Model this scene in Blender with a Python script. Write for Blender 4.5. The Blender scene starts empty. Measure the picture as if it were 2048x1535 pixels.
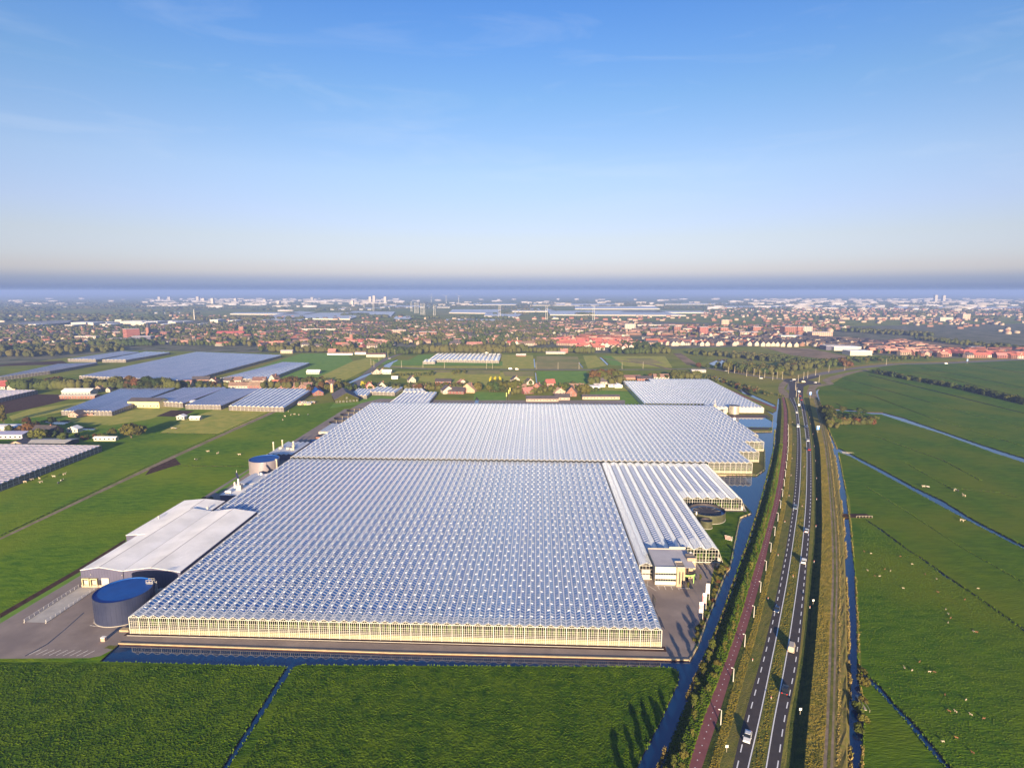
import bpy, math, random
import numpy as np
from mathutils import Vector
from mathutils.geometry import delaunay_2d_cdt
random.seed(7); rng = np.random.default_rng(7)
R = math.radians
C = bpy.context.scene.collection
scn = bpy.context.scene

# ------------------------------------------------------------------ camera, light, sky
F, HZ, CH = 1170.0, 582.0, 115.0
PITCH = math.atan((767.5 - HZ) / F)
SUN_AZ, SUN_EL = 1.5, 10.2            # heading of the sunlight (clockwise from +Y) and elevation
HAZE = 1.5e-4
cam = bpy.data.cameras.new('camera'); camo = bpy.data.objects.new('camera', cam); C.objects.link(camo)
cam.sensor_width = 36; cam.lens = F / 2048 * 36; cam.clip_start = 1; cam.clip_end = 60000
camo.location = (0, 0, CH); camo.rotation_euler = (R(90) - PITCH, 0, 0)
scn.camera = camo
vs = scn.view_settings
vs.view_transform = 'Standard'; vs.look = 'None'; vs.gamma = 1; vs.use_curve_mapping = False
vs.exposure = 1.6
scn.cycles.max_bounces = 6; scn.cycles.diffuse_bounces = 2; scn.cycles.glossy_bounces = 3
scn.cycles.transparent_max_bounces = 12; scn.cycles.volume_bounces = 0
scn.cycles.use_adaptive_sampling = True
scn.cycles.sample_clamp_indirect = 4

w = bpy.data.worlds.new('World'); scn.world = w; w.use_nodes = True
nt = w.node_tree; nt.nodes.clear()
def N(t, typ, **k):
    n = t.nodes.new(typ)
    for a, b in k.items():
        if a.startswith('i_'):
            key = a[2:]; n.inputs[int(key) if key.isdigit() else key.replace('_', ' ')].default_value = b
        else: setattr(n, a, b)
    return n
sky = N(nt, 'ShaderNodeTexSky', sky_type='NISHITA', sun_disc=False, sun_elevation=R(SUN_EL), sun_rotation=R(180 + SUN_AZ),
        altitude=100, air_density=1.0, dust_density=0.6, ozone_density=2.0)
tc = N(nt, 'ShaderNodeTexCoord'); sep = N(nt, 'ShaderNodeSeparateXYZ')
nt.links.new(tc.outputs['Generated'], sep.inputs[0])
ramp = N(nt, 'ShaderNodeValToRGB')          # tint of the clear air by elevation: a blue-grey haze layer above the horizon
els = [(0.0, (0.411, 0.613, 1.857)), (0.005, (0.411, 0.613, 1.857)), (0.0117, (0.597, 0.779, 1.994)), (0.0183, (0.685, 0.827, 1.885)), (0.0233, (0.871, 0.925, 1.805)), (0.0299, (1.085, 1.054, 1.751)), (0.0364, (1.167, 1.074, 1.666)), (0.0512, (1.248, 1.137, 1.641)), (0.0836, (1.406, 1.187, 1.468)), (0.1233, (1.501, 1.27, 1.596)), (0.1845, (1.604, 1.43, 1.649)), (0.2901, (1.246, 1.428, 1.745)), (0.3534, (1.036, 1.364, 1.891)), (0.4075, (0.859, 1.281, 1.956)), (0.6, (0.988, 1.473, 2.249)), (1.0, (0.988, 1.473, 2.249))]
cr = ramp.color_ramp
while len(cr.elements) < len(els): cr.elements.new(0.5)
for e, (p, c) in zip(cr.elements, els): e.position = p; e.color = (c[0] / 4, c[1] / 4, c[2] / 4, 1)
nt.links.new(sep.outputs['Z'], ramp.inputs[0])

mul = N(nt, 'ShaderNodeVectorMath', operation='MULTIPLY'); tint4 = N(nt, 'ShaderNodeVectorMath', operation='SCALE'); tint4.inputs['Scale'].default_value = 2.0; nt.links.new(sky.outputs[0], mul.inputs[0]); nt.links.new(ramp.outputs[0], tint4.inputs[0]); nt.links.new(tint4.outputs[0], mul.inputs[1])
# faint cirrus
mp = N(nt, 'ShaderNodeMapping'); mp.inputs['Scale'].default_value = (1.2, 3.0, 9.0); mp.inputs['Rotation'].default_value = (0.1, 0.25, 0.3)
nt.links.new(tc.outputs['Generated'], mp.inputs[0])
cn = N(nt, 'ShaderNodeTexNoise', i_Scale=2.2, i_Detail=7.0, i_Roughness=0.62, i_Distortion=0.8); nt.links.new(mp.outputs[0], cn.inputs['Vector'])
cr2 = N(nt, 'ShaderNodeMapRange', i_1=0.52, i_2=0.85, i_3=0.0, i_4=0.20); nt.links.new(cn.outputs[0], cr2.inputs[0])
ce = N(nt, 'ShaderNodeMapRange', i_1=0.06, i_2=0.2); nt.links.new(sep.outputs['Z'], ce.inputs[0]); cm = N(nt, 'ShaderNodeMath', operation='MULTIPLY'); nt.links.new(cr2.outputs[0], cm.inputs[0]); nt.links.new(ce.outputs[0], cm.inputs[1])
add = N(nt, 'ShaderNodeMix', data_type='RGBA'); nt.links.new(cm.outputs[0], add.inputs[0]); nt.links.new(mul.outputs[0], add.inputs[6])
add.inputs[7].default_value = (3.6, 3.9, 4.4, 1)
bg = N(nt, 'ShaderNodeBackground'); bg.inputs[1].default_value = 0.075
wo = N(nt, 'ShaderNodeOutputWorld'); nt.links.new(add.outputs[2], bg.inputs[0]); nt.links.new(bg.outputs[0], wo.inputs[0])

sl = bpy.data.lights.new('sun', 'SUN'); sl.energy = 5.0; sl.angle = R(0.53); sl.color = (1.0, .77, .48)
so = bpy.data.objects.new('sun', sl); C.objects.link(so)
d = Vector((math.sin(R(SUN_AZ)) * math.cos(R(SUN_EL)), math.cos(R(SUN_AZ)) * math.cos(R(SUN_EL)), -math.sin(R(SUN_EL))))
so.rotation_euler = d.to_track_quat('-Z', 'Y').to_euler(); so.location = (0, -50, 150)

# ------------------------------------------------------------------ survey helpers
def G(x, y, z=0.0):
    a = (x - 1024) / F; b = (y - 767.5) / F
    dy = math.cos(PITCH) - b * math.sin(PITCH); dz = -(math.sin(PITCH) + b * math.cos(PITCH))
    t = (z - CH) / dz
    return (a * t, dy * t)
AZ = R(2.45); OX, OY = -129.86, 183.54
UX, UY, VX, VY = math.cos(AZ), -math.sin(AZ), math.sin(AZ), math.cos(AZ)
def S(u, v): return (OX + u * UX + v * VX, OY + u * UY + v * VY)

# ------------------------------------------------------------------ materials
def mat(name, c1, c2=None, scale=1.0, rough=.8, bump=0.0, bscale=None, metal=0.0, spec=.3, c3=None, s3=.05, detail=6, stretch=None, rnd=0.0, lo=.35, hi=.65, bdist=.1):
    m = bpy.data.materials.new(name); m.use_nodes = True; t = m.node_tree; b = t.nodes['Principled BSDF']
    b.inputs['Roughness'].default_value = rough; b.inputs['Metallic'].default_value = metal; b.inputs['Specular IOR Level'].default_value = spec
    col = None
    g = N(t, 'ShaderNodeNewGeometry'); src = g.outputs['Position']
    if stretch:
        mpn = N(t, 'ShaderNodeMapping'); mpn.inputs['Rotation'].default_value = (0, 0, stretch[0]); mpn.inputs['Scale'].default_value = (stretch[1], stretch[2], 1)
        t.links.new(src, mpn.inputs[0]); src = mpn.outputs[0]
    if c2:
        n = N(t, 'ShaderNodeTexNoise', i_Scale=scale, i_Detail=float(detail), i_Roughness=.6); t.links.new(src, n.inputs['Vector'])
        mr = N(t, 'ShaderNodeMapRange', i_1=lo, i_2=hi); t.links.new(n.outputs[0], mr.inputs[0])
        mx = N(t, 'ShaderNodeMix', data_type='RGBA'); t.links.new(mr.outputs[0], mx.inputs[0])
        mx.inputs[6].default_value = (*c1, 1); mx.inputs[7].default_value = (*c2, 1); col = mx.outputs[2]
        if c3:
            n3 = N(t, 'ShaderNodeTexNoise', i_Scale=s3, i_Detail=4.0); t.links.new(g.outputs['Position'], n3.inputs['Vector'])
            m3 = N(t, 'ShaderNodeMapRange', i_1=.42, i_2=.66, i_4=.8); t.links.new(n3.outputs[0], m3.inputs[0])
            mx3 = N(t, 'ShaderNodeMix', data_type='RGBA'); t.links.new(m3.outputs[0], mx3.inputs[0]); t.links.new(col, mx3.inputs[6])
            mx3.inputs[7].default_value = (*c3, 1); col = mx3.outputs[2]
    else: b.inputs['Base Color'].default_value = (*c1, 1)
    if rnd:
        if col is None:
            rg = N(t, 'ShaderNodeRGB'); rg.outputs[0].default_value = (*c1, 1); col = rg.outputs[0]
        oi = N(t, 'ShaderNodeObjectInfo'); hs = N(t, 'ShaderNodeHueSaturation')
        a = N(t, 'ShaderNodeMapRange', i_3=1 - rnd, i_4=1 + rnd); t.links.new(oi.outputs['Random'], a.inputs[0]); t.links.new(a.outputs[0], hs.inputs['Value'])
        a2 = N(t, 'ShaderNodeMath', operation='MULTIPLY', i_1=7.31); t.links.new(oi.outputs['Random'], a2.inputs[0])
        a3 = N(t, 'ShaderNodeMath', operation='FRACT'); t.links.new(a2.outputs[0], a3.inputs[0])
        a4 = N(t, 'ShaderNodeMapRange', i_3=.5 - rnd * .10, i_4=.5 + rnd * .05); t.links.new(a3.outputs[0], a4.inputs[0]); t.links.new(a4.outputs[0], hs.inputs['Hue'])
        t.links.new(col, hs.inputs['Color']); col = hs.outputs[0]
    if col is not None: t.links.new(col, b.inputs['Base Color'])
    if bump:
        nb = N(t, 'ShaderNodeTexNoise', i_Scale=bscale or scale * 4, i_Detail=5.0, i_Roughness=.65); t.links.new(src, nb.inputs['Vector'])
        bp = N(t, 'ShaderNodeBump', i_Strength=bump, i_Distance=bdist); t.links.new(nb.outputs[0], bp.inputs['Height']); t.links.new(bp.outputs[0], b.inputs['Normal'])
    return m
M = {}
M['meadow'] = mat('meadow_grass', (0.0161, 0.0552, 0.0019), (0.0675, 0.1319, 0.0036), .42, .95, 1.0, 1.3, spec=.03, c3=(0.0990, 0.1532, 0.0049), s3=.10, bdist=.7, lo=.36, hi=.64, stretch=(R(10), .55, 1.25))
M['meadow2'] = mat('meadow_grass_right', (0.0368, 0.0948, 0.0029), (0.0872, 0.1561, 0.0048), .30, .95, .9, 1.1, spec=.03, c3=(0.1194, 0.1505, 0.0057), s3=.02, bdist=.4, stretch=(R(35), .35, 1.3))
M['meadow3'] = mat('meadow_grass_left', (0.0554, 0.1338, 0.0035), (0.1308, 0.2209, 0.0058), .28, .95, .9, 1.2, spec=.03, c3=(0.1925, 0.2393, 0.0070), s3=.018, bdist=.4, stretch=(R(-30), .5, 1.4))
M['land'] = mat('polder_land', (0.0852, 0.1379, 0.0121), (0.2130, 0.2352, 0.0203), .02, .95, .8, .3, spec=.03, c3=(0.2332, 0.1987, 0.0406), s3=.004, bdist=.6)
M['tanfield'] = mat('stubble_field', (0.2535, 0.2197, 0.0761), (0.3380, 0.2788, 0.1099), .12, .95, .5, .9, spec=.03, c3=(0.1690, 0.2028, 0.0507), s3=.02)
M['brightfield'] = mat('bright_grass_field', (0.1217, 0.2332, 0.0324), (0.1723, 0.2839, 0.0406), .10, .95, .5, .9, spec=.03)
M['yelfield'] = mat('yellow_green_field', (0.2535, 0.2856, 0.0446), (0.4056, 0.3515, 0.0710), .10, .95, .5, .9, spec=.03)
M['soil'] = mat('bare_soil', (.050, .028, .020), (.085, .048, .033), .4, .95, .8, 2, spec=.03)
M['sand'] = mat('sandy_ground', (.23, .16, .10), (.33, .23, .15), .05, .95, .4, .5, spec=.03, c3=(.12, .10, .05), s3=.02)
M['town_ground'] = mat('town_ground', (0.0630, 0.0810, 0.0360), (0.1980, 0.1800, 0.1260), .03, .95, spec=.03)
M['asphalt'] = mat('dark_asphalt', (.050, .042, .044), (.068, .057, .056), .5, .85, .3, 8, spec=.2, c3=(.05, .045, .047), s3=.08)
M['yard'] = mat('yard_asphalt', (0.2174, 0.1773, 0.1602), (0.2974, 0.2460, 0.2174), .12, .8, .25, 4, spec=.15, c3=(0.2002, 0.1659, 0.1544), s3=.05)
M['wet'] = mat('wet_asphalt', (.030, .026, .028), (.06, .05, .05), .4, .25, spec=.5)
M['road'] = mat('asphalt_road', (.15, .13, .12), (.20, .17, .155), .2, .85, spec=.2)
M['track'] = mat('gravel_track', (.20, .150, .115), (.33, .25, .185), .5, .95, .6, 3, spec=.03, c3=(.17, .15, .06), s3=.12)
M['redpath'] = mat('red_asphalt', (0.2000, 0.0750, 0.0768), (0.2625, 0.1080, 0.1056), .4, .9, .3, 6, spec=.035, c3=(0.1875, 0.0750, 0.0800), s3=.1)
M['roughgrass'] = mat('rough_verge_grass', (0.0887, 0.1144, 0.0200), (0.2145, 0.1930, 0.0400), .35, .95, 1.0, 2.2, spec=.03, c3=(0.1073, 0.1144, 0.0286), s3=.06, bdist=.5)
M['yelgrass'] = mat('dry_yellow_grass', (0.1950, 0.1690, 0.0260), (0.3640, 0.2600, 0.0546), .35, .95, 1.0, 2.2, spec=.03, c3=(0.1950, 0.1820, 0.0390), s3=.08, bdist=.5)
M['mowed'] = mat('mown_verge_grass', (0.1072, 0.1268, 0.0260), (0.1869, 0.1706, 0.0422), .3, .95, .9, 2, spec=.03, c3=(0.1625, 0.1381, 0.0406), s3=.07, bdist=.3)
M['bankgrass'] = mat('dark_bank_grass', (.030, .050, .012), (.070, .085, .018), .4, .95, 1.0, 1.6, spec=.03, bdist=.6)
M['reed'] = mat('reed_stems', (.20, .15, .06), (.12, .12, .03), .8, .95, .5, 3, spec=.03, rnd=.2)
M['tuft'] = mat('grass_tufts', (0.0168, 0.0530, 0.0021), (0.0907, 0.1489, 0.0049), .33, .95, spec=.03, lo=.36, hi=.64)
M['white'] = mat('white_paint', (.80, .78, .74), rough=.5)
M['markerw'] = mat('marker_post_white', (.42, .41, .38), rough=.6)
M['line'] = mat('road_paint', (.78, .78, .78), (.68, .68, .68), 2, .7)
M['lamp'] = mat('lamp_grey_steel', (.45, .43, .40), rough=.45)
M['frame'] = mat('white_aluminium', (.48, .46, .42), rough=.4, spec=.4)
M['rframe'] = mat('roof_aluminium', (.50, .54, .62), (.62, .65, .72), .8, .45, spec=.4)
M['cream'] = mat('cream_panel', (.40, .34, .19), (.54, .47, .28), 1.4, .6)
M['roofwhite'] = mat('white_roof_sheet', (.80, .79, .79), (.86, .85, .85), .06, .5, spec=.3, c3=(.66, .65, .64), s3=.09)
M['navy'] = mat('blue_grey_cladding', (.072, .072, .125), (.085, .083, .14), .2, .5)
M['tankwall'] = mat('tank_steel_blue', (.020, .026, .060), (.030, .036, .075), .15, .42, spec=.25)
M['tanktop'] = mat('blue_liner', (.002, .055, .26), (.004, .072, .32), .3, .6)
M['tankpink'] = mat('tank_steel_mauve', (.27, .24, .28), (.32, .28, .31), .2, .35, metal=.35)
M['steel'] = mat('galvanised_steel', (.50, .46, .38), (.66, .60, .50), .5, .32, metal=.6)
M['steelg'] = mat('greenish_steel', (0.0660, 0.0720, 0.0390), (0.1020, 0.0990, 0.0540), .6, .42, metal=.3)
M['liner'] = mat('dark_liner', (.035, .030, .034), (.06, .05, .055), .3, .7)
M['concrete'] = mat('concrete', (.36, .34, .32), (.46, .43, .39), .3, .85)
M['quay'] = mat('timber_quay', (.36, .28, .17), (.46, .37, .23), .5, .8)
M['stone'] = mat('grey_brown_stone', (.30, .23, .16), (.40, .31, .22), 1.6, .85, .4, 6)
M['flatroof'] = mat('grey_flat_roof', (.42, .40, .42), (.48, .46, .48), .2, .8)
M['darkglass'] = mat('dark_window', (.015, .018, .02), rough=.08, spec=.6)
M['green'] = mat('green_panel', (.30, .55, .16), rough=.5)
M['brick'] = mat('red_brick', (.20, .095, .068), (.26, .13, .095), .3, .85, rnd=.25)
M['brickbeige'] = mat('pale_brick', (.34, .25, .19), (.42, .31, .24), .3, .85, rnd=.25)
M['render'] = mat('white_render', (.42, .37, .31), rough=.8, rnd=.12)
M['tiles_red'] = mat('red_roof_tiles', (.27, .085, .065), (.34, .115, .085), .3, .8, rnd=.2)
M['tiles_pink'] = mat('salmon_roof_tiles', (.34, .17, .14), (.42, .23, .18), .3, .8, rnd=.2)
M['tiles_dark'] = mat('dark_roof_tiles', (.055, .050, .058), (.09, .075, .08), .3, .7, rnd=.3)
M['tiles_brown'] = mat('brown_roof_tiles', (.15, .095, .075), (.20, .13, .10), .3, .8, rnd=.3)
M['tiles_tan'] = mat('tan_thatch', (.36, .25, .16), (.44, .31, .20), .3, .9, rnd=.15)
M['yellowwall'] = mat('yellow_cladding', (.68, .58, .26), rough=.7)
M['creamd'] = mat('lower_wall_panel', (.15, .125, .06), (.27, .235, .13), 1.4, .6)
M['fardim'] = mat('distant_facade', (.26, .24, .22), (.40, .36, .32), .01, .8)
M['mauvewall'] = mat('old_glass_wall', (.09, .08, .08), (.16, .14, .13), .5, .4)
M['ridgew'] = mat('white_ridge_profile', (.66, .66, .68), (.78, .77, .77), .2, .5)
M['cladd'] = mat('cream_cladding', (.60, .56, .47), (.66, .62, .53), .4, .55)
M['yelwall2'] = mat('yellow_kerb', (.55, .50, .15), rough=.7)
M['tuft2'] = mat('dark_grass_tufts', (0.0388, 0.0875, 0.0055), (0.0998, 0.1481, 0.0092), .6, .95, spec=.03, lo=.3, hi=.7)
M['tufty'] = mat('dry_grass_tufts', (.10, .10, .012), (.22, .17, .03), .3, .95, spec=.03)
M['tuftreed'] = mat('reed_tufts', (.12, .11, .02), (.30, .22, .09), .4, .95, spec=.03)
M['bark'] = mat('bark', (.10, .075, .05), (.15, .11, .08), 1, .9)
M['pole'] = mat('pale_pole', (.42, .37, .28), rough=.6)
M['red'] = mat('red_paint', (.55, .03, .03), rough=.4)
M['bannerw'] = mat('white_banner', (.84, .80, .78), rough=.7)
M['bannerp'] = mat('pink_red_banner', (.74, .20, .24), (.80, .36, .38), 1.2, .7)
M['signblue'] = mat('blue_sign_face', (.05, .22, .62), rough=.4)
M['tyre'] = mat('tyre_rubber', (.02, .02, .02), rough=.8)
M['tail'] = mat('red_light_lens', (.6, .02, .01), rough=.3)
M['head'] = mat('headlight_lens', (.8, .8, .78), rough=.15)
M['fleece'] = mat('white_fleece', (.46, .38, .28), rough=.95)
M['hide'] = mat('cow_hide', (.02, .018, .016), (.70, .64, .55), .9, .8, lo=.48, hi=.52, detail=1)
M['hidebrown'] = mat('brown_hide', (.16, .07, .035), (.26, .12, .06), .9, .8)
M['blackpaint'] = mat('black_frame', (.03, .03, .035), rough=.5)
M['farwhite'] = mat('pale_industrial_wall', (0.4250, 0.3910, 0.3400), rough=.7, rnd=.1)
M['farglass'] = mat('distant_glasshouse_roof', (.40, .43, .50), (.55, .56, .60), .02, .3, spec=.6)
def paint(name, c): M[name] = mat(name, c, rough=.28, spec=.6)
for nme, c in (('silver_paint', (.55, .57, .60)), ('navy_paint', (.02, .04, .10)), ('black_paint', (.015, .015, .018)), ('white_car_paint', (.78, .78, .76)),
               ('beige_paint', (.42, .36, .29)), ('red_car_paint', (.35, .03, .025)), ('blue_grey_paint', (.10, .14, .20)), ('grey_paint', (.20, .21, .22))): paint(nme, c)
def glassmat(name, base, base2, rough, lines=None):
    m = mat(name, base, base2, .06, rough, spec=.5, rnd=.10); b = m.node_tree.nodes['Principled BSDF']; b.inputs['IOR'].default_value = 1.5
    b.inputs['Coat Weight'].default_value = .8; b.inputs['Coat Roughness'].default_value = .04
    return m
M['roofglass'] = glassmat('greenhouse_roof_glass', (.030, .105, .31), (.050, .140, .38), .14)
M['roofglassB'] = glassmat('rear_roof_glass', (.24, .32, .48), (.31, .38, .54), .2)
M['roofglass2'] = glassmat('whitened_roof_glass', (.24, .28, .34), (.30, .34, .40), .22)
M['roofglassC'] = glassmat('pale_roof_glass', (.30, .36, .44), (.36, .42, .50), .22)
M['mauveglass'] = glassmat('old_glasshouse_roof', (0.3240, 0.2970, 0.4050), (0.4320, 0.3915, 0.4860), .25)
def panes():
    m = bpy.data.materials.new('clear_wall_pane'); m.use_nodes = True; t = m.node_tree; t.nodes.clear()
    o = N(t, 'ShaderNodeOutputMaterial'); tr = N(t, 'ShaderNodeBsdfTransparent'); tr.inputs[0].default_value = (.88, .92, .88, 1)
    gl = N(t, 'ShaderNodeBsdfGlossy'); gl.inputs['Roughness'].default_value = .03
    fr = N(t, 'ShaderNodeFresnel', i_IOR=1.5); mx = N(t, 'ShaderNodeMixShader')
    t.links.new(fr.outputs[0], mx.inputs[0]); t.links.new(tr.outputs[0], mx.inputs[1]); t.links.new(gl.outputs[0], mx.inputs[2]); t.links.new(mx.outputs[0], o.inputs[0]); return m
M['pane'] = panes()
def foliage(name, a, b, c, rnd=.3):
    return mat(name, a, b, .45, .9, spec=.032, c3=c, s3=.06, rnd=rnd, lo=.3, hi=.7)
M['leaf_dark'] = foliage('dark_green_leaves', (0.0198, 0.0360, 0.0090), (0.0450, 0.0630, 0.0144), (0.0405, 0.0540, 0.0180))
M['leaf_mid'] = foliage('mid_green_leaves', (0.0298, 0.0462, 0.0089), (0.0634, 0.0745, 0.0149), (0.0745, 0.0745, 0.0149))
M['leaf_olive'] = foliage('olive_green_leaves', (0.0540, 0.0612, 0.0130), (0.0972, 0.0936, 0.0202), (0.0864, 0.0864, 0.0144))
M['leaf_rust'] = foliage('rusty_autumn_leaves', (0.0720, 0.0396, 0.0144), (0.1224, 0.0684, 0.0230), (0.0720, 0.0576, 0.0180))
M['leaf_yellow'] = foliage('yellow_leaves', (.28, .26, .02), (.42, .36, .03), (.25, .25, .03), .1)
M['leaf_far'] = mat('distant_leaves', (0.0250, 0.0425, 0.0110), (0.0750, 0.0875, 0.0198), .012, .9, spec=.03, c3=(0.1063, 0.0875, 0.0308), s3=.006, lo=.3, hi=.7)
M['crop'] = mat('green_crop', (0.0144, 0.0450, 0.0024), (0.1280, 0.2000, 0.0120), 2.2, .8, .6, 3, lo=.3, hi=.7)
def watermat(name, base, bump=.06, sc=.8):
    m = mat(name, base, rough=.03, spec=.5, bump=bump, bscale=sc, bdist=.08); b = m.node_tree.nodes['Principled BSDF']; b.inputs['IOR'].default_value = 1.65; return m
M['water'] = watermat('canal_water', (.001, .024, .085))
M['pondwater'] = watermat('pond_water', (.01, .09, .24), .03)

# ------------------------------------------------------------------ mesh helpers
class MB:
    def __init__(s): s.v = []; s.f = []; s.mi = []; s.mats = []
    def mid(s, m):
        m = M[m]
        if m not in s.mats: s.mats.append(m)
        return s.mats.index(m)
    def face(s, pts, m):
        n = len(s.v); s.v.extend(pts); s.f.append(tuple(range(n, n + len(pts)))); s.mi.append(s.mid(m))
    def hexa(s, b, t, m):           # b, t: four bottom and four top points (counter-clockwise)
        n = len(s.v); s.v.extend(list(b) + list(t)); k = s.mid(m)
        for q in ((3, 2, 1, 0), (4, 5, 6, 7), (0, 1, 5, 4), (1, 2, 6, 5), (2, 3, 7, 6), (3, 0, 4, 7)):
            s.f.append(tuple(n + i for i in q)); s.mi.append(k)
    def box(s, x0, x1, y0, y1, z0, z1, m):
        s.hexa([(x0, y0, z0), (x1, y0, z0), (x1, y1, z0), (x0, y1, z0)], [(x0, y0, z1), (x1, y0, z1), (x1, y1, z1), (x0, y1, z1)], m)
    def bar(s, a, b, w, h, m):      # beam from a to b, width w (horizontal), height h
        a = Vector(a); b = Vector(b); d = (b - a).normalized(); side = d.cross(Vector((0, 0, 1)))
        if side.length < 1e-3: side = Vector((1, 0, 0))
        side.normalize(); up = side.cross(d).normalized(); side *= w / 2; up *= h / 2
        s.hexa([a - side - up, a + side - up, b + side - up, b - side - up], [a - side + up, a + side + up, b + side + up, b - side + up], m)
    def cyl(s, x, y, z0, z1, r0, r1, m, n=12, cap=True, bot=False):
        k = len(s.v); mi = s.mid(m)
        for i in range(n):
            a = 2 * math.pi * i / n; s.v.append((x + r0 * math.cos(a), y + r0 * math.sin(a), z0)); s.v.append((x + r1 * math.cos(a), y + r1 * math.sin(a), z1))
        for i in range(n):
            j = (i + 1) % n; s.f.append((k + 2 * i, k + 2 * j, k + 2 * j + 1, k + 2 * i + 1)); s.mi.append(mi)
        if cap: s.f.append(tuple(k + 2 * i + 1 for i in range(n))); s.mi.append(mi)
        if bot: s.f.append(tuple(k + 2 * i for i in reversed(range(n)))); s.mi.append(mi)
    def gable(s, x0, x1, y0, y1, z, rise, m, over=.3, along='y', th=.12):   # two roof slabs
        if along == 'y':
            xm = (x0 + x1) / 2; sl = rise / ((x1 - x0) / 2); e = over
            for sx, xe in ((-1, x0 - e), (1, x1 + e)):
                ze = z - sl * e
                a = [(xe, y0 - e, ze), (xm, y0 - e, z + rise), (xm, y1 + e, z + rise), (xe, y1 + e, ze)]
                if sx > 0: a = [a[1], a[0], a[3], a[2]]
                s.hexa(a, [(p[0], p[1], p[2] + th) for p in a], m)
        else:
            ym = (y0 + y1) / 2; sl = rise / ((y1 - y0) / 2); e = over
            for sy, ye in ((-1, y0 - e), (1, y1 + e)):
                ze = z - sl * e
                a = [(x0 - e, ye, ze), (x1 + e, ye, ze), (x1 + e, ym, z + rise), (x0 - e, ym, z + rise)]
                if sy > 0: a = [a[3], a[2], a[1], a[0]]
                s.hexa(a, [(p[0], p[1], p[2] + th) for p in a], m)
    def mesh(s, name):
        me = bpy.data.meshes.new(name); me.from_pydata([tuple(p) for p in s.v], [], s.f)
        for m in s.mats: me.materials.append(m)
        if len(s.mats) > 1: me.polygons.foreach_set('material_index', s.mi)
        me.update(); return me
def link(name, me, parent=None, loc=None, rz=0, kind=None, label=None, cat=None, group=None, scale=None):
    o = bpy.data.objects.new(name, me); C.objects.link(o)
    if parent is not None: o.parent = parent
    if loc is not None: o.location = (loc[0], loc[1], loc[2] if len(loc) > 2 else 0)
    if rz: o.rotation_euler = (0, 0, rz)
    if scale is not None: o.scale = scale if hasattr(scale, '__len__') else (scale,) * 3
    if kind: o['kind'] = kind
    if label: o['label'] = label
    if cat: o['category'] = cat
    if group: o['group'] = group
    return o
def thing(name, label, cat, loc=(0, 0, 0), rz=0, group=None, scale=None): return link(name, None, None, loc, rz, None, label, cat, group, scale)
def dup(root, loc, rz=0, label=None, group=None, scale=None):
    r = root.copy(); C.objects.link(r); r.location = (loc[0], loc[1], loc[2] if len(loc) > 2 else 0); r.rotation_euler = (0, 0, rz)
    if scale is not None: r.scale = scale if hasattr(scale, '__len__') else (scale,) * 3
    if label: r['label'] = label
    if group: r['group'] = group
    for ch in list(root.children):
        c = ch.copy(); C.objects.link(c); c.parent = r
        for g in ch.children:
            e = g.copy(); C.objects.link(e); e.parent = c
    return r
def bulk(name, V, Q, m, kind='stuff', parent=None, mats=None, mi=None, label=None, cat=None):   # numpy mesh: V (n,3), Q (k,3|4)
    me = bpy.data.meshes.new(name); V = np.asarray(V, dtype=np.float32); Q = np.asarray(Q, dtype=np.int32); k = Q.shape[1]
    me.vertices.add(len(V)); me.vertices.foreach_set('co', V.ravel()); me.loops.add(Q.size); me.loops.foreach_set('vertex_index', Q.ravel())
    me.polygons.add(len(Q)); me.polygons.foreach_set('loop_start', np.arange(0, Q.size, k, dtype=np.int32))
    for x in (mats or [m]): me.materials.append(M[x])
    if mi is not None: me.polygons.foreach_set('material_index', np.asarray(mi, dtype=np.int32))
    me.update(calc_edges=True); me.validate()
    return link(name, me, parent, kind=kind, label=label, cat=cat) if name else me

# ------------------------------------------------------------------ the ground: one planar map, cut into its regions
corr = {1535: [1316, 1347, 1376, 1403.5, 1418, 1437.6, 1465, 1498.5, 1530, 1560.7, 1572, 1608.5, 1645.7, 1666.5, 1701],
        1435: [1354.5, 1382, 1408, 1435.7, 1448, 1467, 1488.4, 1521.6, 1547, 1575, 1581, 1617, 1652.5, 1669, 1701],
        1335: [1398.6, 1424, 1445.9, 1466.6, 1476.7, 1494.3, 1516.8, 1542, 1566.6, 1595, 1599, 1627, 1656.4, 1672, 1698.4],
        1250: [1436.6, 1457, 1475.7, 1495, 1505, 1517.7, 1539, 1558.7, 1581, 1604.6, 1610, 1634, 1659.7, 1673, 1696.8],
        1150: [1471.8, 1490, 1505, 1523.5, 1531, 1542, 1560.7, 1577, 1595.8, 1612.8, 1619, 1640.7, 1664, 1675, 1692.5],
        1065: [1501.6, 1518, 1530.9, 1542.6, 1552, 1561, 1576.8, 1589.6, 1606, 1620, 1627.5, 1644, 1662.7, 1672.5, 1689],
        980: [1527, 1542, 1552.3, 1564, 1568, 1576.8, 1588, 1600, 1612, 1624, 1628.5, 1643, 1658, 1664.6, 1680],
        900: [1546.4, 1558, 1564.4, 1574, 1577, 1583.5, 1593, 1602.6, 1613, 1622.4, 1625.5, 1640, 1650, 1656, 1667.5],
        860: [1549.4, 1561, 1567, 1575, 1577, 1584.5, 1593, 1600.5, 1609.5, 1618, 1620.7, 1632.4, 1643, 1648, 1654.5],
        820: [1553, 1563, 1567.3, 1573.8, 1576, 1580.6, 1589.4, 1595.8, 1603.5, 1611, 1614, 1622.6, 1633, 1637, 1647],
        795: [1556, 1561, 1564, 1568, 1570, 1574, 1577, 1588.3, 1597.4, 1605, 1608, 1618.6, 1627.4, 1632.6, 1636]}
corr[1700] = [a + 1.65 * (a - b) for a, b in zip(corr[1535], corr[1435])]
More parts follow.
